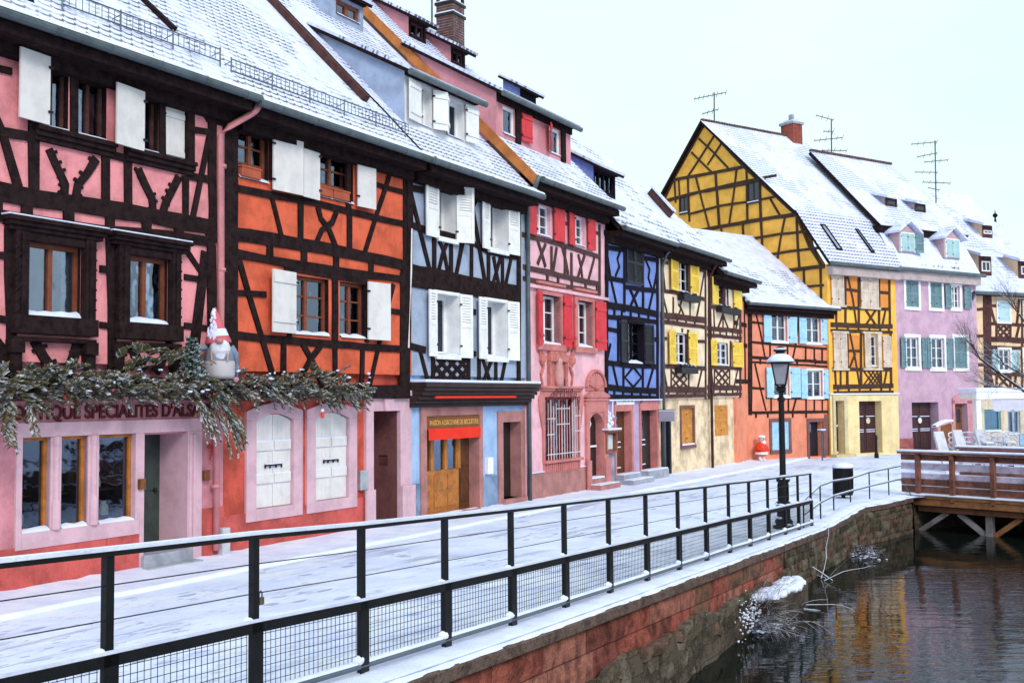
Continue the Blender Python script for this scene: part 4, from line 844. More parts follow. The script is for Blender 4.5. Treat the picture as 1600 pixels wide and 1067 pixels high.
# cornice over the shop
c0, c1 = P0.off(.35).c(7, 300, 190)[0], P0.off(.35).c(7, 985, 200)[0]; zt = P0.off(.45).c(7, 650, 145)[1]
mb = MB()
for k, (e, y0, y1) in enumerate(((.50, -.10, 0), (.46, -.18, -.10), (.40, -.27, -.18), (.32, -.36, -.27), (.24, -.44, -.36), (.14, -.52, -.44))): mb.rect(P0, (A23 - .02, zt + y0, A34 + .02, zt + y1 - .002), 0, e)
mb.build('shop_cornice', mat('brown_cornice', (.035, .02, .02), .6, .3), h, bev=.012)
mb = MB(); mb.rect(P0, (A23 + .4, zt - .335, A34 - 1.15, zt - .285), .4, .47); mb.build('awning_roll', REDA, h, bev=.02)
mb = MB(); mb.rect(P0, (A23 - .03, zt, A34 + .03, zt + .06), 0, .5); mb.build('ledge_snow', SNOW, h, bev=.02)
R3 = Roof(h, P0, A23 + .02, A34 - .16, 7.44, .62, 45, 8.0, TILE_A)
DW = mat('blue_dormer_cheek', (.36, .43, .60), .8, .2, 2, 50, .4)
pf, aL, aR, zb, zt, _, _ = R3.dormer(cc(8, 133, 466), cc(8, 130, 118), cc(8, 583, 320), DW, g=28, gutter=True, ov=.2)
w1, w2 = pf.R(8, 222, 200, 305, 545), pf.R(8, 398, 300, 512, 635); bt_ = (min(w1[1], w2[1]), max(w1[3], w2[3])); z0_, z1_ = zb + .10, zt - .2
w1 = (w1[0], z0_, w1[2], z1_); w2 = (w2[0], z0_, w2[2], z1_)
wall(h, 'dormer_front', pf, (aL, zb - .1, aR, zt), [w1, w2], WHITE, .25, side=False)
for o in (w1, w2): window(h, pf, o, .24, WHITE, 1, 1, .08, glass=bpy.data.materials['green_dark_glass'], sill=.04)
for r_, s_, a_ in (((w1[0] - .55, z0_, w1[0], z1_), 'L', 8), ((w1[2] + .02, z0_, w1[2] + .40, z1_), 'R', 25), ((w2[0] - .32, z0_, w2[0], z1_), 'L', 28), ((w2[2] + .02, z0_, w2[2] + .5, z1_), 'R', 6)): shutter(h, pf, r_, s_, 'plank', WHITE, a_, .04)
pf, aL, aR, zb, zt, _, _ = R3.dormer(cc(17, 140, 120), cc(17, 140, -150), cc(17, 500, 20), DW, g=28, gutter=False)
w1 = (aL + .5, zb + .15, aR - .15, zt - .2); wall(h, 'dormer_front', pf, (aL, zb - .1, aR, zt), [w1], mat('zinc_blue', (.30, .36, .50), .5, .2), .2, side=False)
window(h, pf, w1, .12, REDWOOD, 2, 1, .1, curtain='full', cmat=CURT)
# ------------------------------------------------------------------ 4: pink house with red shutters
h = mkhouse('timber_framed_house', P0, A34, A45, 'rose pink house with bright red shutters and carved red sandstone around window and arched door'); H4 = h
ROSE = plaster('rose_plaster', (.82, .46, .53), .14); ROSEU = plaster('rose_upper_plaster', (.82, .48, .50), .14); U4 = P0.off(.08)
T4 = mat('thin_brown_timber', (.075, .035, .035), .8, .4, 5, 40, .6); SALM = mat('salmon_stone', (.54, .19, .18), .8, .2, 3, 45, .4, streak=.25)
REDS = mat('red_shutter', (.62, .035, .05), .5, .18, 4, 50, .2, streak=.15)
uo = [U4.R(9, 638, 228, 712, 392), U4.R(9, 815, 268, 872, 445)]; uo[0] = (uo[0][0], uo[0][1], uo[0][2], uo[0][3]); uo[1] = (uo[1][0], uo[0][1], uo[1][2], uo[0][3])
lo = [U4.R(9, 662, 650, 757, 888), U4.R(9, 832, 688, 905, 902)]; lo[1] = (lo[1][0], lo[0][1], lo[1][2], lo[0][3])
gw = P0.R(18, 265, 330, 488, 725); gd = P0.R(18, 550, 435, 648, 880); gd = (gd[0], .28, gd[2], gd[3])
wall(h, 'wall', U4, (A34, -.4, A45, 7.75), uo + lo + [(*gw, .25), (*gd, .26)], ROSE, .28)
for o in uo: window(h, U4, o, .16, WHITE, 2, 3, .05, sill=.06)
for o in lo: window(h, U4, o, .24, WHITE, 2, 3, .06, curtain='sides', cmat=mat('red_curtain', (.35, .10, .10)), sill=.08)
for a0, b0, a1, b1 in lo:
    mb = MB(); t = .2; mb.rect(U4, (a0 - t, b0 - .12, a0, b1 + .25), -.24, .06); mb.rect(U4, (a1, b0 - .12, a1 + .1, b1 + .25), -.24, .06); mb.rect(U4, (a0, b1, a1, b1 + .25), -.24, .06); mb.rect(U4, (a0 - .25, b0 - .16, a1 + .15, b0), -.24, .11); mb.rect(U4, (a0 - .25, b1 + .25, a1 + .15, b1 + .32), 0, .12); mb.build('window_surround', SALM, h, bev=.006)
mb = MB()
a0, b0, a1, b1 = gw
mb.rect(U4, (a0 - .06, b1 - .0, a1 + .06, b1 + .16), -.01, .05); mb.rect(U4, (a0 - .18, b1 + .16, a1 + .16, b1 + .22), -.01, .10); mb.rect(U4, (a0 - .22, b1 + .22, a1 + .2, b1 + .28), -.01, .14)
for x, s_ in ((a0, -1), (a1, 1)): mb.prism(U4, [(x, b0), (x + s_ * .08, b0), (x + s_ * .1, b0 + .8), (x + s_ * .26, b0 + 1.3), (x + s_ * .3, b0 + 1.6), (x + s_ * .17, b1 + .1), (x + s_ * .17, b1 + .16), (x, b1 + .16)], -.01, .05)
mb.rect(U4, (a0 - .05, b0 - .28, a1 + .05, b0 - .02), -.01, .05); n = 18
for i in range(n): x = a0 + (a1 - a0) * (i + .5) / n; mb.rect(U4, (x - .035, b0 - .24, x + .02, b0 - .04), .05, .085)
mb.rect(U4, (a0 - .08, b0 - .02, a1 + .08, b0 + .05), -.01, .14)
mb.build('carved_window_surround', SALM, h, bev=.006)
wv = window(h, U4, gw, .22, mat('dark_red_frame', (.25, .02, .02), .5), 3, 1, .06, curtain='full', cmat=mat('red_drape', (.30, .02, .02)), cw=.35, sill=.0, glass=glass_mat('grille_glass', refl=.0, tr=.9, frk=.25))
mb = MB(); GR = mat('snowy_grille', (.62, .60, .62), .6, .2)
for i in range(13): x = a0 + .06 + (a1 - a0 - .12) * i / 12; mb.tube([U4.P(x, b0 + .06, .10), U4.P(x, b1 - .15 + .1 * sin(i * 2.1), .10)], .013 if i in (1, 2, 5, 6, 9, 10) else .008, 5)
for x, y, l in ((a0, b1 - .55, .45), (a0, b1 - .95, .4), (a0 + .5, b1 - .3, .75), (a0 + .5, b1 - .7, .75), (a1 - .35, b1 - .5, .33), (a1 - .35, b1 - .9, .33), (a0, b0 + .2, a1 - a0)): mb.tube([U4.P(x, y, .105), U4.P(x + l, y, .105)], .014, 5)
mb.build('window_grille', GR, h)
mb = MB()
for i in range(9):
    x = a0 + .1 + (a1 - a0 - .2) * i / 8; y = b1 - .05 + .28 * sin(pi * i / 8); mb.tube([U4.P(x - .09, y - .12, .1), U4.P(x - .07, y, .1), U4.P(x, y + .06, .12), U4.P(x + .07, y, .1), U4.P(x + .02, y - .05, .1), U4.P(x, y - .3, .1)], .012, 5)
mb.tube([U4.P((a0 + a1) / 2, b1 - .2, .1), U4.P((a0 + a1) / 2, b1 + .48, .12)], .014, 5); mb.build('grille_crest', mat('dark_red_iron', (.12, .03, .04), .5), h)
# relief above the window: draped figure in a niche between scrolls
mb = MB(); n0 = U4.R(18, 305, 95, 425, 278); a0, b0, a1, b1 = n0; mb.rect(U4, (a0, b1 - .02, a1, b1 + .16), 0, .12); mb.rect(U4, (a0 + .05, b1 + .16, a1 - .08, b1 + .28), 0, .09); mb.rect(U4, (a0, b0, a0 + .12, b1), 0, .09); mb.rect(U4, (a1 - .12, b0, a1, b1), 0, .09)
mb.rect(U4, (a0 + .12, b0, a1 - .12, b1), -.01, .02); m_ = (a0 + a1) / 2
for s_ in (-1, 1):
    x = m_ + s_ * ((a1 - a0) / 2 + .32); y = b0
    pts = [(x - s_ * .02, y + .1), (x + s_ * .06, y + .35), (x - s_ * .08, y + .55), (x + s_ * .02, y + .8), (x + s_ * .10, y + 1.02), (x - s_ * .06, y + 1.12), (x - s_ * .2, y + 1.0)]
    for (p, q_), w_ in zip(zip(pts, pts[1:]), (.04, .08, .11, .13, .10, .05)): mb.beam(U4, [p, q_], w_, 0, .05, .01)
    mb.blob(U4.P(x, y + .75, .03), V((.12, .12, .16)), 8, 5, .1); mb.blob(U4.P(x + s_ * .03, y + 1.2, .03), .08, 8, 5, .1)
mb.build('relief', mat('relief_pink', (.52, .17, .15), .85, .3, 5, 45, .5), h)
mb = MB(); mb.lathe(U4.P(m_, b0 + .02, .06), [(.13, 0), (.14, .4), (.11, .62), (.12, .72), (.05, .80), (.04, .84)], 10); mb.blob(U4.P(m_, b1 - .18, .09), V((.09, .09, .11)), 10, 8, .03)
mb.build('niche_figure', mat('niche_stone', (.62, .32, .30), .85, .2), h, smooth=True)
# arched door
a0, b0, a1, b1 = gd; mb = MB(); m_ = (a0 + a1) / 2; hw = (a1 - a0) / 2; n = 12
arc = [(m_ + hw * cos(pi * i / n), b1 - .35 + .35 * sin(pi * i / n)) for i in range(n + 1)]
mb.prism(U4, [(a0, b1 + .02), (a0, b1 - .35)] + arc[::-1][1:-1] + [(a1, b1 - .35), (a1, b1 + .02)], -.2, .05)
mb.rect(U4, (a0 - .2, .0, a0, b1 + .02), -.01, .07); mb.rect(U4, (a1, .0, a1 + .26, b1 + .02), -.01, .07); mb.rect(U4, (a0 - .2, b1 + .02, a1 + .26, b1 + .25), -.01, .07)
mb.rect(U4, (a1 - .01, b0, a1 - .002, b1 - .3), -.2, 0); mb.rect(U4, (a0 - .25, -.2, a0 - .0, .8), .07, .12); mb.rect(U4, (a1 + .0, -.2, a1 + .32, .8), .07, .12)
for k in range(3): y = b1 + .25 + k * .09; mb.prism(U4, [(a0 - .25, y), (a1 + .3, y), (a1 + .3, y + .06), (m_ + .3, y + .18), (m_ - .3, y + .18), (a0 - .25, y + .06)], -.01, .07 + k * .03)
tb_ = b1 + .62; rr = hw + .12; tt = U4.c(18, 595, 160)[1]; rh = tt - tb_ - .1
mb.prism(U4, [(m_ - rr, tb_)] + [(m_ - rr * cos(pi * i / 16), tb_ + .1 + rh * sin(pi * i / 16)) for i in range(17)] + [(m_ + rr, tb_)], -.01, .03)
for i in range(1, 10): t = pi * i / 10; mb.beam(U4, [(m_, tb_ + .1), (m_ + rr * .85 * cos(t), tb_ + .1 + rh * .85 * sin(t))], .05 + .05, .03, .06, 0)
ar = [(m_ - rr * cos(pi * i / 16), tb_ + .1 + rh * sin(pi * i / 16)) for i in range(17)]; mb.beam(U4, ar, .07, 0, .09, 0); mb.blob(U4.P(m_, tb_ + .12, .05), .12, 8, 6, 0)
mb.build('arched_door_surround', SALM, h, bev=.005)
mb = MB(); mb.rect(U4, (a0, b0, a1, b1), -.26, -.20); mb.rect(U4, (a0 + .08, b0 + .1, a1 - .08, b0 + .8), -.20, -.18); o = mb.build('door', bpy.data.materials['near_black_door'], h)
mb = MB(); mb.tube([U4.P(a0 + .4, b0 + 1.3, -.17), U4.P(a0 + .5, b0 + 1.5, -.15), U4.P(a0 + .4, b0 + 1.7, -.17), U4.P(a0 + .34, b0 + 1.5, -.17), U4.P(a0 + .45, b0 + 1.2, -.17)], .02, 6); mb.rect(U4, (a0 + .05, b0 + .85, a1 - .05, b0 + .9), -.2, -.15); mb.build('door_ornament', WHITE, o)
mb = MB(); mb.rect(U4, (a0, -.2, a1, b0), -.7, .1); mb.rect(U4, (a0 - .1, -.3, a1 + .3, .13), .1, .42); mb.build('door_step', SAND, h, bev=.01)
mb = MB(); mb.rect(U4, (a0 + .02, b0, a1 - .02, b0 + .05), -.6, .08); mb.rect(U4, (a0 - .08, .13, a1 + .28, .16), .1, .4); mb.build('step_snow', SNOW, h, bev=.015)
x1 = U4.c(18, 552, 800)[0]; yz = U4.c(18, 350, 800)[1]; mb = MB(); k = 6
for i in range(k): s0 = A34 + .02 + (x1 - A34) * i / k; mb.rect(U4, (s0 + .003, -.4, s0 + (x1 - A34) / k - .003, yz), -.01, .035)
mb.build('plinth', SAND, h); mb = MB(); mb.rect(U4, (A34 + .02, yz, x1, yz + .02), 0, .05); mb.build('plinth_snow', SNOW, h)
for r_, s_ in (((590, 218, 637, 368), 'L'), ((718, 222, 762, 405), 'R'), ((783, 240, 815, 428), 'L'), ((875, 278, 907, 456), 'R')): q_ = U4.R(9, *r_); shutter(h, U4, (q_[0], uo[0][1] - .05, q_[2], uo[0][3] + .05), s_, 'plain', REDS, 5, .05)
for r_, s_, an in (((632, 625, 662, 880), 'L', 10), ((762, 658, 788, 893), 'R', 20), ((789, 665, 812, 895), 'L', 20), ((908, 688, 953, 903), 'R', 4)): q_ = U4.R(9, *r_); shutter(h, U4, (q_[0], lo[0][1] - .05, q_[2], lo[0][3] + .05), s_, 'plank', REDS, an, .07)
it = [(.12, [(575, 375), (720, 410), (935, 478)]), (.09, [(592, 395), (612, 515)]), (.09, [(650, 405), (668, 460), (686, 525)]), (.09, [(687, 420), (668, 465), (650, 512)]), (.09, [(714, 430), (714, 540)]), (.08, [(738, 435), (722, 540)]), (.09, [(755, 400), (776, 480), (792, 560)]), (.09, [(806, 460), (806, 590)]), (.08, [(838, 468), (850, 520), (858, 590)]), (.08, [(868, 472), (852, 520), (834, 582)]), (.09, [(776, 440), (776, 570)]), (.08, [(915, 475), (884, 592)]), (.10, [(936, 330), (937, 655)]), (.14, [(580, 525), (700, 550), (840, 585), (940, 605)]), (.12, [(580, 578), (700, 600), (840, 625), (940, 650)]), (.08, [(770, 230), (770, 420)]), (.08, [(770, 320), (785, 325)]), (.08, [(905, 360), (935, 372)]), (.14, [(575, 195), (760, 240), (945, 300)])]
for x, y in ((595, 555), (695, 580), (745, 590), (808, 605), (872, 618), (925, 630)): it.append((.1, [(x, y - 22), (x, y + 22)]))
mb, fin = timbers(h, U4, 9, it, T4); fin()
mb = MB(); mb.rect(U4, (A34, U4.c(9, 760, 625)[1] - .12, A45, U4.c(9, 760, 625)[1] - .04), 0, .10); mb.build('string_course', ROSE, h)
a = P0.px(816, 600)[0]; mb = MB(); mb.tube([P0.P(a - .25, 7.9, .66), P0.P(a - .2, 7.6, .5), P0.P(a + .02, 7.4, .2), P0.P(a + .05, 5, .16), P0.P(a + .05, .0, .16)], .055, 8); mb.build('downpipe', ZINC, h, smooth=True)
ORB = mat('orange_verge_board', (.50, .17, .045), .6, .25, 3, 40, .3)
R4 = Roof(h, P0, A34 - .12, A45 - .1, 7.86, .62, 45, 8.6, TILE_A, rakeL=ORB)
CHK = plaster('pink_dormer_plaster', (.66, .28, .32), .12)
pf, aL, aR, zb, zt, _, _ = R4.dormer(cc(8, 722, 540), cc(8, 742, 262), cc(8, 1195, 498), CHK, g=30, gutter=True)
w1, w2 = pf.R(8, 760, 370, 838, 630), pf.R(8, 1060, 520, 1130, 750); z0_, z1_ = zb + .12, zt - .3; w1 = (w1[0], z0_, w1[2], z1_); w2 = (w2[0], z0_, w2[2], z1_)
wall(h, 'dormer_front', pf, (aL, zb - .1, aR, zt), [w1, w2], CHK, .2, side=False)
for o in (w1, w2): window(h, pf, o, .1, WHITE, 1, 1, .08)
shutter(h, pf, (w1[2] + .3, z0_, w1[2] + .8, z1_), 'R', 'plank', REDS, 5, .03); shutter(h, pf, (w2[0] - .45, z0_, w2[0] - .02, z1_), 'L', 'plank', REDS, 30, .03)
mb = MB()
for x in (w1[2] + .02, w2[2] + .03): mb.rect(pf, (x, zb, x + .25, zt - .1), 0, .05)
mb.rect(pf, (aL, z1_ + .02, aR, zt), 0, .06); mb.build('dormer_frame', TIMB, h)
for bl, tl, tr in ((cc(17, 905, 320), cc(17, 905, 140), cc(17, 1060, 215)), (cc(17, 1282, 560), cc(17, 1282, 400), cc(17, 1410, 470))):
    pf, aL, aR, zb, zt, _, _ = R4.dormer(bl, tl, tr, CHK, g=30, side=.15, ov=.35); w1 = (aL + .12, zb + .08, aR - .1, zt - .12)
    wall(h, 'dormer_front', pf, (aL, zb - .1, aR, zt), [w1], TIMB, .15, side=False); window(h, pf, w1, .1, TIMB2, 2, 1, .05, curtain='full', cmat=CURT, sill=0)
# ------------------------------------------------------------------ 5: deep blue house
h = mkhouse('timber_framed_house', P0, A45, A56, 'cornflower blue half-timbered house with black shutters and a lilac ground floor'); H5 = h
U5 = P0.off(.10); BLUE5 = plaster('cornflower_plaster', (.19, .27, .62), .14); LILW = plaster('lilac_plaster', (.50, .36, .52), .14)
wo = U5.R(11, 200, 415, 262, 580); zf = U5.c(11, 220, 722)[1]
wall(h, 'upper_wall', U5, (A45, zf, A56, 7.25), [wo], BLUE5, .2, rev=TIMBK)
window(h, U5, wo, .14, TIMBK, 2, 4, .05, .03, curtain='full', cmat=CURT, sill=.07)
it = [(.15, [(120, 50), (120, 720)]), (.15, [(321, 100), (322, 720)]), (.12, [(190, 80), (190, 375)]), (.12, [(264, 90), (264, 385)]), (.12, [(115, 118), (192, 130)]), (.12, [(264, 160), (322, 170)]), (.14, [(115, 238), (190, 252)]), (.14, [(190, 275), (322, 292)]), (.09, [(118, 122), (135, 240), (158, 340)]), (.09, [(322, 200), (305, 290), (285, 375)]),
      (.07, [(175, 130), (162, 165), (170, 195), (155, 232)]), (.07, [(275, 170), (290, 205), (285, 240), (298, 280)]), (.09, [(212, 285), (228, 320), (245, 365)]), (.09, [(245, 290), (228, 320), (212, 358)]), (.2, [(112, 345), (220, 362), (325, 385)]), (.14, [(112, 392), (220, 402), (325, 415)]), (.12, [(115, 440), (165, 450)]), (.12, [(290, 480), (322, 484)]), (.15, [(115, 575), (200, 586), (325, 592)]),
      (.11, [(165, 405), (165, 580)]), (.10, [(186, 590), (186, 690)]), (.10, [(263, 590), (263, 690)]), (.08, [(226, 592), (192, 634), (226, 672), (258, 634), (226, 592)]), (.09, [(145, 588), (165, 680)]), (.09, [(305, 595), (278, 690)]), (.18, [(112, 672), (220, 684), (325, 688)]), (.12, [(112, 708), (325, 716)]), (.15, [(112, 60), (325, 112)]), (.08, [(135, 500), (122, 560)])]
for x, y in ((150, 375), (180, 380), (215, 388), (248, 392), (285, 398), (150, 694), (185, 698), (220, 700), (255, 702), (290, 704)): it.append((.1, [(x, y - 14), (x, y + 14)]))
mb, fin = timbers(h, U5, 11, it, TIMBK); fin()
BLKS = mat('black_shutter', (.016, .014, .022), .5, .3, 4, 50, .3)
o = U5.R(11, 195, 88, 262, 272); m_ = (o[0] + o[2]) / 2
for r_ in ((o[0], o[1], m_ - .01, o[3]), (m_ + .01, o[1], o[2], o[3])): shutter(h, U5, r_, 'C', 'louvre', BLKS, 0, .03)
shutter(h, U5, (U5.c(11, 168, 500)[0], wo[1], wo[0] - .02, wo[3] + .05), 'L', 'louvre', BLKS, 4, .04); shutter(h, U5, (wo[2] + .02, wo[1], U5.c(11, 292, 500)[0], wo[3]), 'R', 'louvre', BLKS, 10, .04)
mb = MB(); m_ = (wo[0] + wo[2]) / 2; hw = (wo[2] - wo[0]) / 2 + .05; mb.prism(U5, [(m_ - hw, wo[3] - .02)] + [(m_ - hw * cos(pi * i / 10), wo[3] + .16 * sin(pi * i / 10)) for i in range(11)] + [(m_ + hw, wo[3] - .02)], 0, .1); mb.rect(U5, (wo[2] - .0, wo[1], wo[2] + .12, wo[3]), -.0, .08); mb.build('window_case', TIMBK, h)
D5 = [P0.R(19, 200, 285, 372, 935), P0.R(19, 465, 275, 640, 950)]; D5 = [(o[0], .28, o[2], o[3]) for o in D5]
wall(h, 'ground_floor_wall', P0, (A45, -.4, A56, zf), [(*o, .24) for o in D5], LILW, .3, rev=SALM)
mb = MB(); mb.rect(P0, (A45 + .0, -.4, A45 + .75, 1.55), -.01, .02); mb.build('plinth', plaster('grey_plinth', (.34, .34, .44), .3), h)
for k, (a0, b0, a1, b1) in enumerate(D5): mb = MB(); mb.rect(P0, (a0 - .08, 0, a0, b1), -.01, .05); mb.rect(P0, (a1, 0, a1 + .14, b1), -.01, .05); mb.prism(P0, [(a0 - .08, b1), (a1 + .14, b1), (a1 + .14, b1 + .2), ((a0 + a1) / 2, b1 + .3 + .15 * k), (a0 - .08, b1 + .2)], -.01, .05); mb.build('stone_surround', SALM, h)
for k, (a0, b0, a1, b1) in enumerate(D5):
    mb = MB(); mb.rect(P0, (a0, b0, a1, b1), -.24, -.2)
    if k == 0: mb.rect(P0, (a0 + .1, b0 + .1, a1 - .4, b0 + .7), -.2, -.18)
    else: mb.rect(P0, (a0 + .1, b0 + .1, a1 - .15, b0 + .9), -.2, -.18)
    o = mb.build('door', bpy.data.materials['dark_brown_wood'] if k == 0 else bpy.data.materials['near_black_door'], h)
    mb = MB(); mb.rect(P0, (a0 + .12, b0 + .95, a0 + .7, b1 - .15), -.2, -.19); mb.build('glass', GL, o)
    mb = MB()
    for y in (b0 + .15, b0 + .75, b0 + .9): mb.rect(P0, (a0 + .08, y, a0 + .75, y + .03), -.2, -.15)
    mb.build('frame_snow', SNOW, o)
mb = MB(); mb.rect(P0, (D5[0][0] - .1, -.3, D5[0][2] + .3, .13), 0, .62); mb.rect(P0, (D5[0][0] - .05, .1, D5[0][2] + .1, .27), 0, .3); mb.rect(P0, (D5[1][0] - .1, -.3, D5[1][2] + .3, .27), -.1, .3); mb.build('door_step', GREYST, h, bev=.01)
mb = MB(); mb.rect(P0, (D5[0][0] - .08, .13, D5[0][2] + .28, .16), .31, .6); mb.rect(P0, (D5[0][0] - .03, .27, D5[0][2] + .08, .30), 0, .28); mb.rect(P0, (D5[1][0] - .08, .27, D5[1][2] + .28, .31), 0, .28); mb.build('step_snow', SNOW, h, bev=.012)
sb = P0.R(19, 205, 148, 390, 212); mb = MB(); mb.rect(P0, sb, .02, .06); sg = mb.build('name_board', WHITE, h); MB().rect(P0, (sb[0], sb[3], sb[2], sb[3] + .02), .0, .07).build('board_snow', SNOW, sg)
text_mesh('lettering', 'La Fleur de Sel', P0, (sb[0] + .12, sb[1] + .09, sb[2] - .08, sb[3] - .06), bpy.data.materials['near_black_door'], sg, .062, .003, .02, shear=.25)
mb = MB(); mb.rect(P0, (A45 + .05, zf - .03, A56, zf + .01), 0, .14); mb.build('ledge_snow', SNOW, h, bev=.01)
mb = MB(); a = P0.px(1029, 600)[0]; mb.tube([P0.P(a, 7.2, .5), P0.P(a + .03, 7.0, .3), P0.P(a + .05, 6.6, .17), P0.P(a + .05, 0, .14)], .05, 8); mb.build('downpipe', ZINC, h, smooth=True)
R5 = Roof(h, P0, A45 + .02, A56 + .1, 7.34, .62, 46, 6.4, TILE_D)
pf, aL, aR, zb, zt, _, _ = R5.dormer(cc(10, 98, 425), cc(10, 98, 275), cc(10, 218, 360), plaster('blue_dormer_plaster', (.20, .25, .62)), g=29, rmt=TILE_D, ov=.3)
w1 = (aL + .1, zb + .1, aR - .1, zt - .1); wall(h, 'dormer_front', pf, (aL, zb - .1, aR, zt), [w1], TIMBK, .15, side=False); window(h, pf, w1, .1, TIMBK, 4, 1, .06, sill=0)
pf, aL, aR, zb, zt, _, _ = R5.dormer(cc(20, 1250, 600), cc(20, 1250, 545), cc(20, 1350, 600), bpy.data.materials['blue_dormer_plaster'], g=30, rmt=TILE_D, ov=.3)
wall(h, 'dormer_front', pf, (aL, zb - .1, aR, zt), [], TIMBK, .1, side=False)
# ------------------------------------------------------------------ 6: cream house
CREAM = plaster('cream_plaster', (.85, .68, .50), .14); YEL = mat('yellow_shutter', (.85, .58, .08), .5, .15, 4, 50, .2); SANDW = plaster('sand_ground_plaster', (.80, .61, .42), .3, .7)
h = mkhouse('timber_framed_house', P0, A56, A67, 'tall cream half-timbered house with yellow louvred shutters and a narrow black doorway'); H6 = h
U6 = P0.off(.10); w1, w2 = U6.R(11, 400, 150, 448, 300), U6.R(11, 390, 455, 442, 582); zf = U6.c(11, 420, 717)[1]
wall(h, 'upper_wall', U6, (A56, zf, A67, 7.3), [w1, w2], CREAM, .2, rev=TIMB2)
for o in (w1, w2): window(h, U6, o, .14, WHITE, 2, 3, .05, curtain='full' if o is w2 else None, cmat=CURT)
for o, l, r_ in ((w1, (363, 140, 398, 288), (446, 163, 476, 300)), (w2, (358, 455, 388, 582), (444, 460, 470, 585))):
    L, R_ = U6.R(11, *l), U6.R(11, *r_); shutter(h, U6, (L[0], o[1] - .03, o[0] - .02, o[3] + .06), 'L', 'louvre', YEL, 5, .04); shutter(h, U6, (o[2] + .04, o[1] - .03, R_[2], o[3] + .06), 'R', 'louvre', YEL, 6, .04)
it = [(.14, [(338, 110), (338, 720)]), (.12, [(512, 180), (513, 720)]), (.10, [(335, 176), (363, 180)]), (.10, [(476, 205), (512, 212)]), (.12, [(335, 290), (420, 302), (512, 325)]), (.14, [(445, 170), (445, 300)]), (.08, [(340, 295), (362, 388)]), (.08, [(384, 315), (384, 395)]), (.07, [(420, 320), (412, 350), (426, 388)]), (.07, [(405, 345), (415, 360), (405, 388)]), (.08, [(451, 320), (451, 400)]), (.08, [(492, 320), (476, 400)]), (.08, [(340, 185), (352, 290)]), (.08, [(508, 215), (490, 318)]),
      (.2, [(333, 386), (420, 396), (515, 408)]), (.13, [(333, 412), (515, 436)]), (.1, [(335, 478), (358, 480)]), (.1, [(470, 490), (512, 492)]), (.14, [(335, 588), (515, 598)]), (.16, [(443, 445), (443, 585)]), (.08, [(376, 600), (376, 680)]), (.08, [(446, 600), (446, 680)]), (.07, [(380, 612), (440, 672)]), (.07, [(440, 612), (380, 672)]), (.07, [(410, 600), (382, 640), (410, 675), (438, 640), (410, 600)]), (.08, [(345, 600), (360, 680)]), (.08, [(498, 602), (480, 680)]), (.2, [(333, 682), (515, 684)]), (.12, [(333, 708), (515, 706)]), (.16, [(333, 100), (515, 165)]), (.1, [(420, 440), (420, 455)])]
for x, y in ((365, 402), (400, 405), (435, 410), (470, 416), (365, 695), (400, 695), (435, 695), (470, 695)): it.append((.09, [(x, y - 12), (x, y + 12)]))
mb, fin = timbers(h, U6, 11, it, TIMB2); fin()
for o in (w1, w2):
    mb = MB(); mb.rect(U6, (o[0] - .05, o[1] - .32, o[2] + .35, o[1] - .12), .03, .26)
    for i in range(14): mb.blob(U6.P(ru(o[0], o[2] + .3), o[1] - .1 + ru(-.03, .04), .15 + ru(-.06, .06)), ru(.04, .08), 6, 4, .3)
    fb = mb.build('flower_box', BLKS, h); mb = MB()
    for i in range(9): mb.blob(U6.P(ru(o[0], o[2] + .3), o[1] - .05 + ru(-.02, .04), .17), V((.05, .05, .02)), 6, 4, .3)
    mb.build('box_snow', SNOW, fb)
dg = P0.R(11, 337, 795, 374, 1015); dg = (dg[0], .05, dg[2], dg[3]); wg = P0.R(11, 415, 757, 466, 900)
wall(h, 'ground_floor_wall', P0, (A56, -.4, A67, zf), [(*dg, .5), (*wg, .1)], SANDW, .3)
mb = MB(); mb.rect(P0, dg, -.2, -.14); mb.rect(P0, (dg[0] - .02, dg[1], dg[0] + .08, dg[3] + .05), -.12, .04); mb.rect(P0, (dg[2] - .08, dg[1], dg[2] + .04, dg[3] + .05), -.3, .04); mb.rect(P0, (dg[0], dg[3] - .08, dg[2], dg[3] + .08), -.3, .05); mb.build('door', BLKS, h)
ORS = mat('orange_shutter', (.60, .25, .05), .6, .25, 4, 50, .2, streak=.3)
mb = MB(); t = .10; mb.rect(P0, (wg[0] - t, wg[1] - t, wg[0], wg[3] + t), -.1, .04); mb.rect(P0, (wg[2], wg[1] - t, wg[2] + t, wg[3] + t), -.1, .04); mb.rect(P0, (wg[0], wg[3], wg[2], wg[3] + t), -.1, .04); mb.rect(P0, (wg[0] - t, wg[1] - t, wg[2] + t, wg[1]), -.1, .08); mb.build('stone_surround', mat('brown_stone', (.20, .09, .085), .85, .2), h)
m_ = (wg[0] + wg[2]) / 2; shutter(h, P0, (wg[0] + .01, wg[1], m_ - .01, wg[3]), 'C', 'half', ORS, 0, -.06); shutter(h, P0, (m_ + .01, wg[1], wg[2] - .01, wg[3]), 'C', 'half', ORS, 0, -.06)
mb = MB(); mb.rect(P0, (wg[0], wg[1], wg[2], wg[1] + .06), -.02, .06); mb.build('sill_snow', SNOW, h, bev=.015)
mb = MB(); a = P0.px(1105, 600)[0]; mb.tube([P0.P(a - .3, 7.2, .55), P0.P(a, 7.0, .3), P0.P(a + .02, 6.7, .15), P0.P(a + .02, 0, .14)], .05, 8); mb.build('downpipe', TIMB2, h, smooth=True)
R6 = Roof(h, P0, A56 + .12, A67 + .75, 7.38, .62, 43, 6.6, TILE_D)
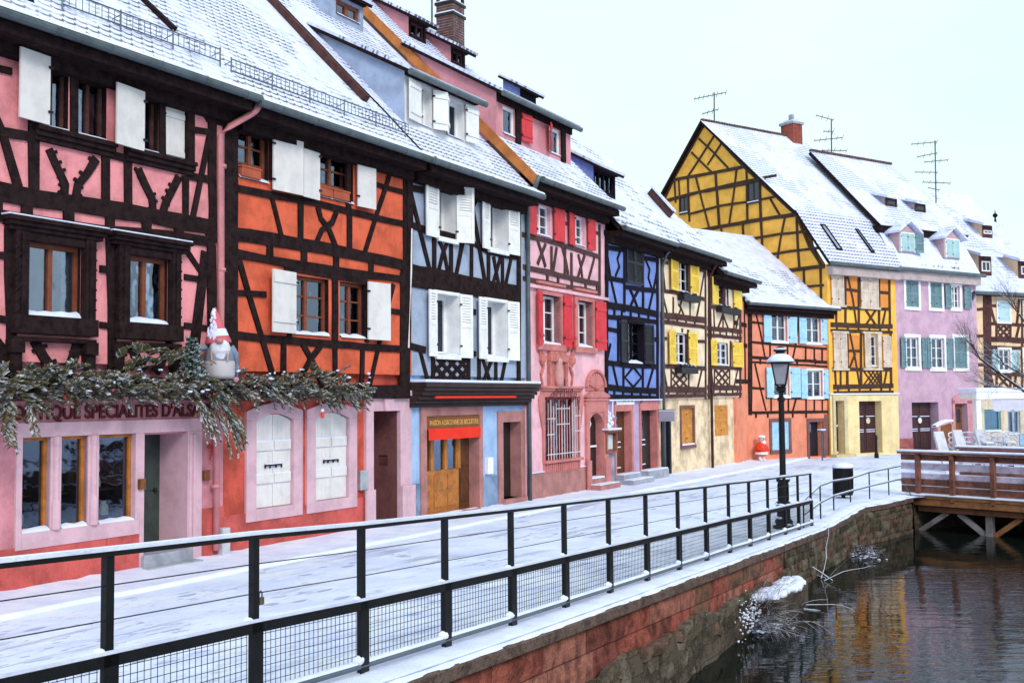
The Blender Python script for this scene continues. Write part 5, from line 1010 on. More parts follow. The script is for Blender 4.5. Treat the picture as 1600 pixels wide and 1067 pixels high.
# raised verge standing at the ridge of the cream house
mb = MB(); p_ = [R6.p.c(10, 520, 575), R6.p.c(10, 335, 395)]; mb.beam(R6.p, [R6.p.c(10, 515, 570), R6.p.c(10, 400, 440)], .10, 0, .28, 0); mb.build('roof_verge', TIMB2, h)
mb = MB(); mb.beam(R6.p, [R6.p.c(10, 515, 570), R6.p.c(10, 400, 440)], .2, .28, .34, 0); mb.build('verge_snow', TILE_B, h)
# ------------------------------------------------------------------ 7: narrow lower cream house
h = mkhouse('timber_framed_house', P0, A67, A78, 'narrow lower cream half-timbered house with closed orange shutters at street level'); H7 = h
w1, w2 = U6.R(11, 562, 250, 606, 355), U6.R(11, 557, 493, 604, 588); zf = U6.c(11, 585, 712)[1]
wall(h, 'upper_wall', U6, (A67, zf, A78, 6.8), [w1, w2], CREAM, .2, rev=TIMB2)
for o in (w1, w2): window(h, U6, o, .12, WHITE, 2, 3, .06)
mb = MB(); m_ = (w1[0] + w1[2]) / 2; mb.rect(U6, (m_ - .12, w1[1], m_ + .12, w1[3]), -.1, .04); mb.build('window_post', TIMB2, h)
for o, l, r_ in ((w1, (529, 240, 560, 345), (620, 258, 647, 362)), (w2, (525, 482, 555, 588), (617, 490, 651, 590))):
    L, R_ = U6.R(11, *l), U6.R(11, *r_); st = 'plain' if o is w1 else 'louvre'; shutter(h, U6, (L[0], o[1] - .03, L[2], o[3] + .06), 'L', st, YEL, 4, .04); shutter(h, U6, (R_[0], o[1] - .03, R_[2], o[3] + .06), 'R', st, YEL, 5, .04)
it = [(.16, [(526, 235), (526, 720)]), (.14, [(650, 255), (650, 715)]), (.12, [(526, 352), (652, 372)]), (.08, [(582, 385), (560, 442)]), (.08, [(582, 385), (604, 445)]), (.08, [(582, 385), (582, 445)]), (.08, [(545, 365), (548, 440)]), (.08, [(533, 380), (528, 440)]), (.08, [(625, 385), (625, 445)]), (.08, [(645, 385), (632, 448)]), (.16, [(520, 438), (655, 452)]), (.12, [(520, 465), (655, 478)]), (.12, [(524, 592), (655, 600)]), (.14, [(612, 490), (612, 595)]),
      (.07, [(552, 605), (604, 665)]), (.07, [(604, 605), (552, 665)]), (.07, [(578, 603), (553, 635), (578, 667), (603, 635), (578, 603)]), (.08, [(548, 600), (548, 672)]), (.08, [(608, 600), (608, 672)]), (.07, [(535, 605), (542, 670)]), (.07, [(640, 605), (625, 672)]), (.18, [(520, 674), (655, 676)]), (.12, [(520, 702), (655, 700)]), (.16, [(520, 225), (655, 250)])]
for x in (545, 570, 595, 620, 640): it += [(.08, [(x, 678), (x, 700)]), (.08, [(x, 445), (x, 472)])]
mb, fin = timbers(h, U6, 11, it, TIMB2); fin()
mb = MB(); mb.rect(U6, (w1[0] - .3, w1[1] - .28, w1[2] + .7, w1[1] - .08), .03, .26)
for i in range(16): mb.blob(U6.P(ru(w1[0] - .2, w1[2] + .6), w1[1] - .08, .15 + ru(-.06, .06)), ru(.04, .08), 6, 4, .3)
mb.build('flower_box', BLKS, h)
wg = P0.R(11, 549, 745, 605, 862)
wall(h, 'ground_floor_wall', P0, (A67, -.4, A78, zf), [(*wg, .08)], SANDW, .3)
m_ = (wg[0] + wg[2]) / 2; shutter(h, P0, (wg[0] + .01, wg[1], m_ - .01, wg[3]), 'C', 'half', ORS, 0, -.05); shutter(h, P0, (m_ + .01, wg[1], wg[2] - .01, wg[3]), 'C', 'half', ORS, 0, -.05)
R7 = Roof(h, P0, A67 + .3, A78 + .75, 6.92, .62, 40, 4.3, TILE_D)
# ------------------------------------------------------------------ 8: orange house with pale blue shutters
K8 = onz(1171, 719.5); E8 = onz(1297, 711.5); S8 = onz(1152, 724); F8 = vplane(K8, E8)
W8 = F8.px(1297, 650)[0]
h = thing('timber_framed_house', F8.P(W8 / 2, 0), 'orange half-timbered house with light blue shutters behind the street lamp', 'house', 'half-timbered houses along the quay'); H8 = h
OR8 = plaster('salmon_orange_plaster', (.78, .27, .17), .12); LB = mat('light_blue_shutter', (.36, .60, .86), .5, .12, 4, 50, .2); ZE8 = F8.off(.35).c(13, 330, 228)[1]
ws = [F8.R(13, 250, 262, 326, 398), F8.R(13, 412, 280, 482, 405), F8.R(13, 260, 520, 336, 650), F8.R(13, 416, 528, 490, 655)]
wg = F8.R(13, 252, 768, 334, 894); dg = F8.R(13, 425, 768, 492, 918); dg = (dg[0], 0, dg[2], dg[3])
wall(h, 'wall', F8, (0, -.3, W8, ZE8 - .05), [(*o, .18) for o in ws] + [(*wg, .06), (*dg, .4)], OR8, back=6)
for o in ws: window(h, F8, o, .14, WHITE, 2, 2, .06, curtain='full', cmat=CURT)
for o in ws: mb = MB(); t = .07; mb.rect(F8, (o[0] - t, o[1] - t, o[0], o[3] + t), -.0, .04); mb.rect(F8, (o[2], o[1] - t, o[2] + t, o[3] + t), 0, .04); mb.rect(F8, (o[0], o[3], o[2], o[3] + t), 0, .04); mb.rect(F8, (o[0], o[1] - t, o[2], o[1]), 0, .06); mb.build('window_surround', WHITE, h)
for o, l, r_ in ((ws[0], 212, 365), (ws[1], 376, 528), (ws[2], 220, 376), (ws[3], 380, 538)):
    a0 = F8.c(13, l, 400)[0]; a1 = F8.c(13, r_, 400)[0]; shutter(h, F8, (a0, o[1] - .04, o[0] - .06, o[3] + .04), 'L', 'plank', LB, 3, .04); shutter(h, F8, (o[2] + .06, o[1] - .04, a1, o[3] + .04), 'R', 'plank', LB, 3, .04)
m_ = (wg[0] + wg[2]) / 2; shutter(h, F8, (wg[0], wg[1], m_ - .01, wg[3]), 'C', 'half', LB, 0, -.03); shutter(h, F8, (m_ + .01, wg[1], wg[2], wg[3]), 'C', 'half', LB, 0, -.03)
t = .14; BRS = mat('brown_stone', (.2, .09, .085))
for o in (wg, dg): mb = MB(); mb.rect(F8, (o[0] - t, o[1] - t, o[0], o[3] + t), 0, .04); mb.rect(F8, (o[2], o[1] - t, o[2] + t, o[3] + t), 0, .04); mb.rect(F8, (o[0], o[3], o[2], o[3] + t), 0, .04); mb.rect(F8, (o[0] - t, o[1] - t, o[2] + t, o[1]), .0, .06) if o is wg else mb.rect(F8, (dg[2] + t, 0, W8, dg[3] + .3), 0, .035); mb.build('stone_surround', BRS, h)
mb = MB(); mb.rect(F8, (dg[0], 0, dg[2], dg[3]), -.3, -.25); o = mb.build('door', BLKS, h); mb = MB(); mb.rect(F8, (dg[0] + .08, 1.0, (dg[0] + dg[2]) / 2, dg[3] - .1), -.25, -.24); mb.build('glass', GL, o)
it = [(.34, [(152, 195), (152, 735)]), (.12, [(514, 250), (516, 920)]), (.1, [(172, 232), (200, 350), (222, 470)]), (.12, [(160, 306), (214, 312)]), (.12, [(160, 398), (260, 408), (518, 430)]), (.16, [(155, 468), (330, 480), (520, 492)]), (.11, [(155, 490), (518, 512)]), (.1, [(245, 405), (245, 475)]), (.1, [(326, 410), (326, 480)]), (.1, [(410, 415), (410, 485)]), (.1, [(450, 425), (450, 490)]), (.1, [(486, 425), (486, 490)]), (.1, [(380, 255), (366, 400), (350, 478)]), (.1, [(375, 250), (380, 300)]),
      (.1, [(175, 498), (200, 610), (226, 715)]), (.12, [(160, 610), (218, 614)]), (.1, [(250, 650), (250, 720)]), (.1, [(330, 655), (330, 720)]), (.1, [(368, 650), (350, 718)]), (.1, [(412, 660), (412, 720)]), (.1, [(450, 660), (450, 720)]), (.1, [(487, 660), (487, 720)]), (.12, [(226, 655), (520, 662)]), (.16, [(150, 724), (330, 722), (520, 720)]), (.1, [(380, 520), (378, 650)]), (.14, [(160, 205), (520, 255)])]
for x in (180, 235, 350, 412): it.append((.12, [(x, 725), (x, 748)]))
for x in (200, 285, 370, 455): it.append((.1, [(x, 476), (x, 500)]))
it = [(w_ * .68, p) for w_, p in it]
mb, fin = timbers(h, F8, 13, it, mat('dark_brown_timber', (.035, .018, .016), .85, .5, 6, 40, .6, spec=.08))
SD = Pl(S8, (K8 - S8), ZUP); Ls = (K8 - S8).length
for z in (3.0, 4.4, 5.2, 6.2): mb.rect(SD, (0, z, Ls - .1, z + .16), 0, .03)
for a in (.25, .75): mb.beam(SD, [(a * Ls, 3.1), (a * Ls + .1, 6.4)], .1, 0, .03, 0)
fin()
mb = MB(); BK8 = SD.P(0, 0, 0); mb.prism(SD, [(0, -.3), (Ls, -.3), (Ls, ZE8 - .05), (0, ZE8 + .9)], -.3, 0); mb.build('side_wall', OR8, h)
R8 = Roof(h, F8, -.35, W8 + .25, ZE8, .35, 40, 5.6, TILE_B, back=True)
# roof seen in the picture slants back along the neighbour's gable; a wider slope behind
# ------------------------------------------------------------------ 9: yellow gabled house
K9 = onz(1299, 711.8); az = radians(56.0); F9 = Pl(K9, (sin(az), cos(az), 0), ZUP); gz = radians(-35.5)
G9 = Pl(K9, (-sin(gz), -cos(gz), 0), ZUP)            # gable plane; a grows towards the front corner, so the back is negative
W9 = F9.px(1403, 600)[0]
h = thing('timber_framed_house', F9.P(W9 / 2, 0), 'tall yellow half-timbered house with a broad timbered gable and a snowy mansard roof', 'house', 'half-timbered houses along the quay'); H9 = h
YW = plaster('yellow_plaster', (.93, .47, .085), .12, .2); YG = plaster('ochre_ground_plaster', (.84, .66, .36), .12, .2); OR9 = plaster('orange_infill', (.70, .25, .06), .1, .1)
gp = [G9.c(12, *p) for p in ((245, 192), (430, 385), (520, 470), (685, 620), (745, 770), (805, 868))]
lp = [G9.c(12, *p) for p in ((190, 250), (110, 420), (45, 555))]
zb_ = -.3; mb = MB(); poly = [(lp[-1][0] - .5, zb_), (0, zb_), (0, gp[-1][1])] + gp[::-1] + lp + [(lp[-1][0] - .5, lp[-1][1] - 2)]
mb.prism(G9, poly, -.3, 0); mb.build('gable_wall', YW, h)
gi = [(.16, [(62, 560), (150, 535), (440, 468), (590, 440)]), (.20, [(100, 462), (300, 425), (440, 398)]), (.16, [(80, 560), (130, 545), (225, 520), (450, 480), (510, 460)]), (.14, [(170, 625), (320, 585), (460, 565), (600, 538)]), (.24, [(205, 708), (330, 682), (520, 650), (690, 625)]), (.16, [(430, 750), (600, 720), (740, 705)]), (.16, [(530, 820), (660, 800), (790, 785)]), (.24, [(600, 900), (700, 886), (820, 872)]), (.14, [(720, 970), (815, 962)]),
      (.12, [(105, 470), (110, 570)]), (.12, [(125, 465), (130, 560)]), (.14, [(168, 452), (176, 660)]), (.12, [(205, 445), (240, 580), (270, 690)]), (.18, [(300, 428), (310, 560), (318, 680)]), (.12, [(400, 408), (385, 540), (365, 672)]), (.14, [(447, 395), (450, 560), (452, 655)]), (.16, [(512, 470), (516, 650), (525, 820)]), (.12, [(560, 550), (605, 628)]), (.12, [(325, 690), (340, 750)]), (.14, [(430, 675), (434, 760)]), (.12, [(630, 640), (610, 740), (590, 870)]), (.14, [(686, 640), (692, 780), (700, 888)]), (.12, [(750, 720), (770, 800), (800, 870)]),
      (.14, [(720, 890), (724, 975)]), (.14, [(800, 880), (803, 1050)]), (.12, [(295, 250), (225, 360), (165, 450)]), (.12, [(330, 285), (262, 390)]), (.12, [(220, 265), (290, 330), (360, 405)]), (.12, [(185, 330), (230, 375), (285, 428)]), (.14, [(55, 560), (110, 440), (250, 195)]), (.14, [(250, 200), (430, 395), (520, 480), (685, 630), (745, 775), (812, 880)]), (.1, [(660, 900), (665, 960)]), (.1, [(275, 700), (270, 730)])]
T9 = mat('yellow_house_timber', (.06, .03, .02), .8, .4, 5, 40, .5)
gi = [(w_ * .72, p) for w_, p in gi]
mb, fin = timbers(h, G9, 12, gi, T9, -.005, .04)
for r_ in ((455, 475, 510, 562), (132, 545, 170, 615)):
    q_ = G9.R(12, *r_); t = .06; w_ = MB(); w_.rect(G9, (q_[0] - t, q_[1] - t, q_[0], q_[3] + t), 0, .07); w_.rect(G9, (q_[2], q_[1] - t, q_[2] + t, q_[3] + t), 0, .07); w_.rect(G9, (q_[0], q_[3], q_[2], q_[3] + t), 0, .07); w_.rect(G9, (q_[0], q_[1] - t, q_[2], q_[1]), 0, .09); w_.rect(G9, ((q_[0] + q_[2]) / 2 - .03, q_[1], (q_[0] + q_[2]) / 2 + .03, q_[3]), .012, .03)
    w_ = w_.build('gable_window', T9, h); MB().rect(G9, q_, .002, .012).build('glass', mat('dark_pane', (.03, .035, .05), .12, .1, bst=0, spec=.6), w_); MB().rect(G9, (q_[0], q_[1], q_[2], q_[1] + .05), .03, .12).build('sill_snow', SNOW, w_, bev=.015)
fin()
U9 = F9; ZE9 = F9.off(.35).c(13, 660, 45)[1]
def Rr(*a): return F9.R(13, *a)
dgs = [Rr(545, 670, 590, 905), Rr(658, 672, 768, 905)]; dgs = [(o[0], .02, o[2], o[3]) for o in dgs]
wl = Rr(712, 370, 742, 512); zg = F9.c(13, 680, 640)[1]
wall(h, 'front_wall', F9, (0, zg, W9, ZE9), [(*wl, .15)], YW, back=5); wall(h, 'ground_floor_wall', F9, (0, -.3, W9, zg), [(*o, .5) for o in dgs], YG, back=5)
for r_ in ((590, 90, 655, 230), (750, 95, 795, 235), (605, 365, 665, 520)): mb = MB(); mb.rect(F9, Rr(*r_), 0, .008); mb.build('orange_infill', OR9, h)
window(h, F9, wl, .12, WHITE, 1, 3, .05)
CRS = mat('cream_shutter', (.62, .50, .42), .6, .2, 3, 40, .3, streak=.5)
for r_ in ((524, 82, 585, 228), (660, 92, 745, 240), (534, 356, 600, 520)):
    q_ = Rr(*r_); m_ = (q_[0] + q_[2]) / 2
    for o in ((q_[0], q_[1], m_ - .012, q_[3]), (m_ + .012, q_[1], q_[2], q_[3])): shutter(h, F9, o, 'C', 'half', CRS, 0, .05)
    mb = MB(); mb.rect(F9, (q_[0] - .08, q_[3], q_[2] + .08, q_[3] + .08), 0, .12); mb.build('window_lintel', CRS, h); mb = MB(); mb.rect(F9, (q_[0] - .08, q_[1] - .09, q_[2] + .08, q_[1]), 0, .12); mb.build('window_sill', CRS, h)
q_ = Rr(674, 358, 710, 518); shutter(h, F9, q_, 'L', 'half', CRS, 5, .05); q_ = Rr(763, 370, 802, 515); shutter(h, F9, q_, 'R', 'half', CRS, 5, .05); q_ = Rr(672, 358, 756, 520)
mb = MB(); mb.rect(F9, (q_[0] - .05, q_[3], q_[2] + .05, q_[3] + .08), 0, .12); mb.rect(F9, (q_[0] - .05, q_[1] - .09, q_[2] + .05, q_[1]), 0, .12); mb.rect(F9, (q_[2] - .22, q_[1], q_[2], q_[3]), 0, .1); mb.build('window_surround', CRS, h)
it = [(.14, [(594, 85), (594, 320)]), (.14, [(656, 88), (656, 325)]), (.14, [(750, 92), (750, 325)]), (.14, [(797, 95), (800, 328)]), (.1, [(603, 88), (628, 200), (645, 315)]), (.12, [(594, 155), (655, 162)]), (.12, [(750, 168), (797, 172)]), (.14, [(524, 236), (660, 242), (802, 246)]), (.1, [(688, 250), (735, 320)]), (.1, [(735, 250), (688, 320)]), (.1, [(552, 245), (552, 315)]), (.1, [(780, 250), (765, 322)]), (.2, [(526, 318), (700, 324), (812, 326)]), (.14, [(526, 345), (700, 350), (812, 353)]), (.12, [(620, 245), (620, 250)]),
      (.14, [(602, 355), (603, 600)]), (.14, [(666, 355), (667, 600)]), (.1, [(615, 360), (640, 480), (660, 600)]), (.12, [(603, 438), (665, 440)]), (.14, [(534, 524), (670, 526), (806, 526)]), (.1, [(546, 530), (550, 600)]), (.1, [(572, 530), (572, 600)]), (.1, [(758, 530), (760, 600)]), (.1, [(785, 530), (772, 600)]), (.14, [(803, 355), (806, 605)]), (.2, [(538, 606), (700, 603), (816, 600)]), (.12, [(540, 632), (816, 628)]), (.1, [(640, 450), (612, 520)])]
for k in range(4): x = 680 + k * 20; it += [(.06, [(x, 535), (min(x + 45, 758), 595)]), (.06, [(min(x + 45, 758), 535), (x, 595)])]
for x in (560, 610, 660, 710, 760, 800): it += [(.1, [(x, 606), (x, 630)]), (.1, [(x - 5, 322), (x - 5, 348)])]
mb, fin = timbers(h, F9, 13, it, T9); fin()
mb = MB(); o = dgs[0]; mb.rect(F9, (o[0] - .16, 0, o[0], o[3] + .3), 0, .06); mb.rect(F9, (o[2], 0, o[2] + .22, o[3] + .3), 0, .06); mb.rect(F9, (o[0], o[3], o[2], o[3] + .3), 0, .06); mb.rect(F9, (o[0] - .3, -.1, o[2] + .4, .06), 0, .3); mb.build('door_surround', mat('pale_yellow_stone', (.60, .50, .30), .8, .2), h)
mb = MB(); mb.rect(F9, (-.05, zg, W9, zg + .05), 0, .08); mb.build('ledge_snow', SNOW, h)
DBR = mat('dark_carved_door', (.055, .02, .022), .5, .3, 4, 40, .3)
def panelled(root, pl, o, dep, mt, emb=None, snow=True):
    a0, b0, a1, b1 = o; mb = MB(); m_ = (a0 + a1) / 2; mb.rect(pl, (a0, b0, m_ - .01, b1), -dep, -dep + .06); mb.rect(pl, (m_ + .01, b0, a1, b1), -dep, -dep + .06); H = b1 - b0
    for x0, x1 in ((a0, m_), (m_, a1)):
        for y0, y1 in ((.05, .40), (.46, .70), (.76, .94)): mb.rect(pl, (x0 + .1, b0 + H * y0, x1 - .1, b0 + H * y1), -dep + .06, -dep + .08)
    d = mb.build('double_door', mt, root); mb = MB()
    for x0, x1 in ((a0, m_), (m_, a1)):
        for y in ((.40, .44, .70) if snow else ()): mb.rect(pl, (x0 + .1, b0 + H * y, x1 - .1, b0 + H * y + .03), -dep + .06, -dep + .10)
    if mb.v: mb.build('rail_snow', SNOW, d)
    if emb: mb = MB(); p = pl.P(m_ + .22 * emb, b0 + H * .62, -dep + .08); mb.lathe(p, [(.13, 0), (.13, .02), (.09, .025), (.09, .01)], 16, pl.n); mb.build('oval_plaque', mat('cream_plaque', (.65, .6, .35), .5), d)
panelled(h, F9, dgs[1], .4, DBR, 1)
mb = MB(); o = dgs[0]; mb.rect(F9, o, -.35, -.3); d = mb.build('door', DBR, h); mb = MB(); mb.rect(F9, (o[0] + .05, o[1] + .05, o[2] - .05, o[1] + .12), -.3, -.26); mb.rect(F9, (o[0] + .05, 1.2, o[2] - .05, 1.26), -.3, -.26); mb.rect(F9, (o[0], o[1], o[0] + .05, o[3]), -.3, -.26); mb.build('white_trim', WHITE, d)
# roofs: sheets swept from the gable edge along the front
def sweep(root, name, g0, g1, pl, Lt, Ln, mt, th=.12, o0=-.25, e1=None):
    e1 = e1 or F9.e1; p0 = pl.P(*g0); p1 = pl.P(*g1); e2 = (p0 - p1); q = Pl(p1, e1, e2); L = e2.length
    mb = MB(); n = max(3, int(Ln / .6)); vs = []; uv = []; nb = 8
    # keep UV square: e1 and e2 are nearly perpendicular
    for i in range(n + 1):
        for j in range(nb + 1): lj = Ln + (Lt - Ln) * j / nb; a = o0 + (lj - o0) * i / n; b = L * j / nb; p = p1 + e2 * (j / nb) + e1 * a; vs.append(p + q.n * .02 * mn.noise(p * .8)); uv.append((a, b))
    fs = [[i * (nb + 1) + j, (i + 1) * (nb + 1) + j, (i + 1) * (nb + 1) + j + 1, i * (nb + 1) + j + 1] for i in range(n) for j in range(nb)]
    mb.add(vs, fs, uv); o = mb.build(name, mt, root, smooth=True)
    mb = MB(); c = [p1 + e1 * o0, p1 + e1 * Ln, p0 + e1 * Lt, p0 + e1 * o0]; d = q.n * -th; mb.add([v - q.n * .03 for v in c] + [v + d for v in c], [[0, 1, 2, 3], [7, 6, 5, 4], [0, 4, 5, 1], [1, 5, 6, 2], [2, 6, 7, 3], [3, 7, 4, 0]]); mb.build('roof_boards', TIMB, root)
    return q
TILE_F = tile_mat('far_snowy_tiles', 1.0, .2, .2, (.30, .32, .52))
apex = (gp[0][0], gp[0][1] + .12); brk = (gp[3][0] + .1, gp[3][1] + .1); eav = (.38, ZE9 + .02)
L9 = W9 + .1
LT9 = Pl(G9.P(*apex), F9.e1, ZUP).px(1256, 228)[0]; LB9 = Pl(G9.P(*brk), F9.e1, ZUP).px(1373, 343)[0]
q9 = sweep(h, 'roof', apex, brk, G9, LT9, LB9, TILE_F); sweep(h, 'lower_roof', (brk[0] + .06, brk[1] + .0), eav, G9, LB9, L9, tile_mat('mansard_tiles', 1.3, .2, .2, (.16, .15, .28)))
lb = (lp[-1][0] - .1, lp[-1][1]); mb = MB(); A_, B_ = G9.P(*apex), G9.P(*lb); e = F9.e1; mb.add([A_ - e * .25, A_ + e * LT9, B_ + e * L9, B_ - e * .25], [[0, 1, 2, 3]]); A2, B2 = A_ + ZUP * -.15, B_ + ZUP * -.15; mb.add([A2 - e * .25, A2 + e * LT9, B2 + e * L9, B2 - e * .25], [[0, 1, 2, 3]]); mb.add([A_ - e * .25, B_ - e * .25, B2 - e * .25, A2 - e * .25], [[0, 1, 2, 3]]); mb.build('back_roof', TIMB, h)
mb = MB(); g = F9.off(.42); mb.tube([g.P(-.2, ZE9), g.P(W9 + .1, ZE9)], .09, 8); mb.build('gutter', ZINC, h); mb = MB(); mb.rect(F9, (0, ZE9 - .45, W9, ZE9 - .1), 0, .3); mb.build('cornice', mat('pale_cornice', (.45, .36, .36), .7, .2), h)
for r_ in ((810, 682, 885, 790), (965, 700, 1045, 800)):
    pl = Pl(G9.P(*eav), F9.e1, (G9.P(*brk) - G9.P(*eav))); q_ = pl.R(12, r_[0] + 12, r_[1], r_[2] - 12, r_[3]); mb = MB(); mb.rect(pl, (q_[0] - .06, q_[1] - .06, q_[0], q_[3] + .06), -.02, .08); mb.rect(pl, (q_[2], q_[1] - .06, q_[2] + .06, q_[3] + .06), -.02, .08); mb.rect(pl, (q_[0], q_[3], q_[2], q_[3] + .06), -.02, .08); mb.rect(pl, (q_[0], q_[1] - .06, q_[2], q_[1]), -.02, .08)
    w_ = mb.build('skylight', TIMBK, h); MB().rect(pl, q_, .0, .05).build('glass', mat('skylight_pane', (.30, .33, .42), .2, .2, spec=.7), w_)
mb = MB(); p = [q9.P(.0, 0)] ; n = 40
for i in range(n): a = -.2 + LT9 * i / n; b = G9.P(*apex) + F9.e1 * (a + .1); mb.blob(b + ZUP * .03, V((.13, .13, .07)), 6, 4, .1)
mb.build('ridge_tiles', mat('ridge_brown', (.12, .07, .07), .8, .3), h)
BRICK = stone_mat('chimney_brick', (.36, .07, .045), (.28, .055, .04), (.25, .15, .13), .24, .085, .012, .4)
pc = V(G9.P(*apex)) + F9.e1 * Pl(G9.P(*apex), F9.e1, ZUP).px(1238, 215)[0]; cq = Pl(pc - ZUP * 1.5 + F9.n * .5 - F9.e1 * .2, F9.e1, ZUP)
mb = MB(); mb.rect(cq, (-.30, -.3, .38, 2.05), -.8, .0); c_ = mb.build('chimney', BRICK, h); mb = MB(); mb.rect(cq, (-.37, 2.05, .45, 2.17), -.87, .07); mb.rect(cq, (-.2, 2.17, .3, 2.3), -.7, -.1); mb.rect(cq, (-.05, 2.3, .15, 2.6), -.5, -.3); mb.build('chimney_cap', GREYST, c_); MB().rect(cq, (-.35, 2.17, .43, 2.22), -.85, .05).build('cap_snow', SNOW, c_)
# ------------------------------------------------------------------ 10: mauve house
K10 = onz(1403.5, 705.8); az10 = radians(57); F10 = Pl(K10, (sin(az10), cos(az10), 0), ZUP); W10 = F10.px(1528, 560)[0]
h = thing('plastered_house', F10.P(W10 / 2, 0), 'plain mauve plastered house with green louvred shutters and two gabled dormers', 'house'); H10 = h
MAUVE = plaster('mauve_plaster', (.54, .35, .46), .12, .25); GRS = mat('green_shutter', (.15, .25, .29), .5, .2, 4, 50, .2); ZE10 = F10.off(.3).c(14, 400, 765)[1]
def R5_(*a): return F10.R(15, *a)
ups = [R5_(232, 55, 298, 190), R5_(352, 65, 412, 195), R5_(458, 82, 500, 195)]; los = [R5_(235, 335, 300, 485), R5_(357, 338, 425, 488), R5_(470, 335, 535, 488)]
dd = R5_(265, 655, 402, 876); d2 = R5_(472, 645, 538, 830); dd = (dd[0], 0, dd[2], dd[3]); d2 = (d2[0], .0, d2[2], d2[3])
wall(h, 'wall', F10, (0, -.3, W10, ZE10), [(*ups[2], .2), (*los[0], .2), (*los[1], .2), (*dd, .5), (*d2, .4)], MAUVE, back=7)
t = .14
for o in ups + los: mb = MB(); mb.rect(F10, (o[0] - t, o[1] - t, o[0], o[3] + t), 0, .05); mb.rect(F10, (o[2], o[1] - t, o[2] + t, o[3] + t), 0, .05); mb.rect(F10, (o[0], o[3], o[2], o[3] + t), 0, .05); mb.rect(F10, (o[0], o[1] - t, o[2], o[1]), 0, .08); mb.build('window_surround', WHITE, h)
for o in (ups[2], los[0], los[1]): window(h, F10, o, .12, WHITE, 2, 3, .06)
for o in (ups[0], ups[1], los[2]):
    m_ = (o[0] + o[2]) / 2
    for s0, s1 in ((o[0], m_ - .01), (m_ + .01, o[2])): shutter(h, F10, (s0, o[1], s1, o[3]), 'C', 'louvre', GRS, 0, .0)
for l, r_, o in ((430, 456, ups[2]), (205, 232, los[0]), (334, 356, los[1])): shutter(h, F10, (F10.c(15, l, 400)[0], o[1], o[0] - .1, o[3]), 'L', 'louvre', GRS, 4, .06)
for l, r_, o in ((525, 557, ups[2]), (310, 331, los[0]), (432, 462, los[1])): shutter(h, F10, (F10.c(15, l, 400)[0], o[1], F10.c(15, r_, 400)[0], o[3]), 'R', 'louvre', GRS, 4, .06)
panelled(h, F10, (dd[0], dd[1], dd[2] - .15, dd[3]), .4, DBR, None)
mb = MB(); mb.lathe(F10.P((dd[0] + dd[2]) / 2, dd[3] * .62, -.32), [(.13, 0), (.13, .03)], 14, F10.n); mb.build('oval_plaque', WHITE, h)
mb = MB(); mb.rect(F10, d2, -.3, -.25); d = mb.build('door', mat('tan_glazed_door', (.24, .09, .03), .5, .3), h); mb = MB(); mb.rect(F10, (d2[0] + .12, 1.2, (d2[0] + d2[2]) / 2 - .05, d2[3] - .4), -.25, -.24); mb.rect(F10, ((d2[0] + d2[2]) / 2 + .05, 1.2, d2[2] - .12, d2[3] - .4), -.25, -.24); mb.build('glass', mat('dark_pane', (.03, .035, .05)), d)
mb = MB(); mb.rect(F10, (d2[0] - .16, 0, d2[0], d2[3]), 0, .05); mb.rect(F10, (d2[2], 0, d2[2] + .4, d2[3]), 0, .05); mb.prism(F10, [(d2[0] - .16, d2[3] - .15), (d2[2] + .4, d2[3] - .15), (d2[2] + .4, d2[3] + .1), ((d2[0] + d2[2]) / 2, d2[3] + .35), (d2[0] - .16, d2[3] + .1)], 0, .05)
mb.build('door_surround', mat('rose_stone', (.58, .26, .30), .8, .2), h)
mb = MB(); mb.rect(F10, (0, -.3, dd[0], F10.c(15, 230, 832)[1]), 0, .03); mb.build('plinth', mat('rose_plinth', (.45, .13, .12), .85, .3), h)
pe = F10.off(.35); bot = pe.P(0, ZE10); q = Pl(bot, F10.e1, -F10.n * cos(radians(58)) + ZUP * sin(radians(58)))
top10 = q.c(14, 320, 575)[1]; Lw = W10 + .1
mb = MB(); n = 12; vs = []; uv = []
for i in range(n + 1):
    for j in range(9): a = Lw * i / n; b = top10 * j / 8; vs.append(q.P(a, b, .10 * (1 - j / 8) ** 2 * -1)); uv.append((a, b))
mb.add(vs, [[i * 9 + j, (i + 1) * 9 + j, (i + 1) * 9 + j + 1, i * 9 + j + 1] for i in range(n) for j in range(8)], uv); mb.build('lower_roof', TILE_D, h, smooth=True)
tp = q.P(0, top10); hh = (tp - F10.P(0, 0)).dot(F10.n) + .35; zt = tp.z + .05; q2 = Pl(F10.P(0, zt, hh), F10.e1, -F10.n * cos(radians(44)) + ZUP * sin(radians(44)))
rl = q2.c(14, 150, 240)[1]; ra = q2.c(14, 155, 235)[0]; la = q2.c(12, 715, 290)[0]
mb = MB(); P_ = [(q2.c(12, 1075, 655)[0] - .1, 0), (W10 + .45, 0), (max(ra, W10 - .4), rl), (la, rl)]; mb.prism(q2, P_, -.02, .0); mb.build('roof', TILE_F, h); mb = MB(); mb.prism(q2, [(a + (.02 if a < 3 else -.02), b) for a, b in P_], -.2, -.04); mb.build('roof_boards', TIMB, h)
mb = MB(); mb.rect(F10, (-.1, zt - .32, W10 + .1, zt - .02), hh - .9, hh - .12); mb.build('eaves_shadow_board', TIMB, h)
mb = MB(); n = 36
for i in range(n): a = la + (P_[2][0] - la) * (i + .5) / n; mb.blob(q2.P(a, rl) + ZUP * .03, V((.14, .14, .08)), 6, 4, .1)
mb.build('ridge_tiles', bpy.data.materials['ridge_brown'], h)
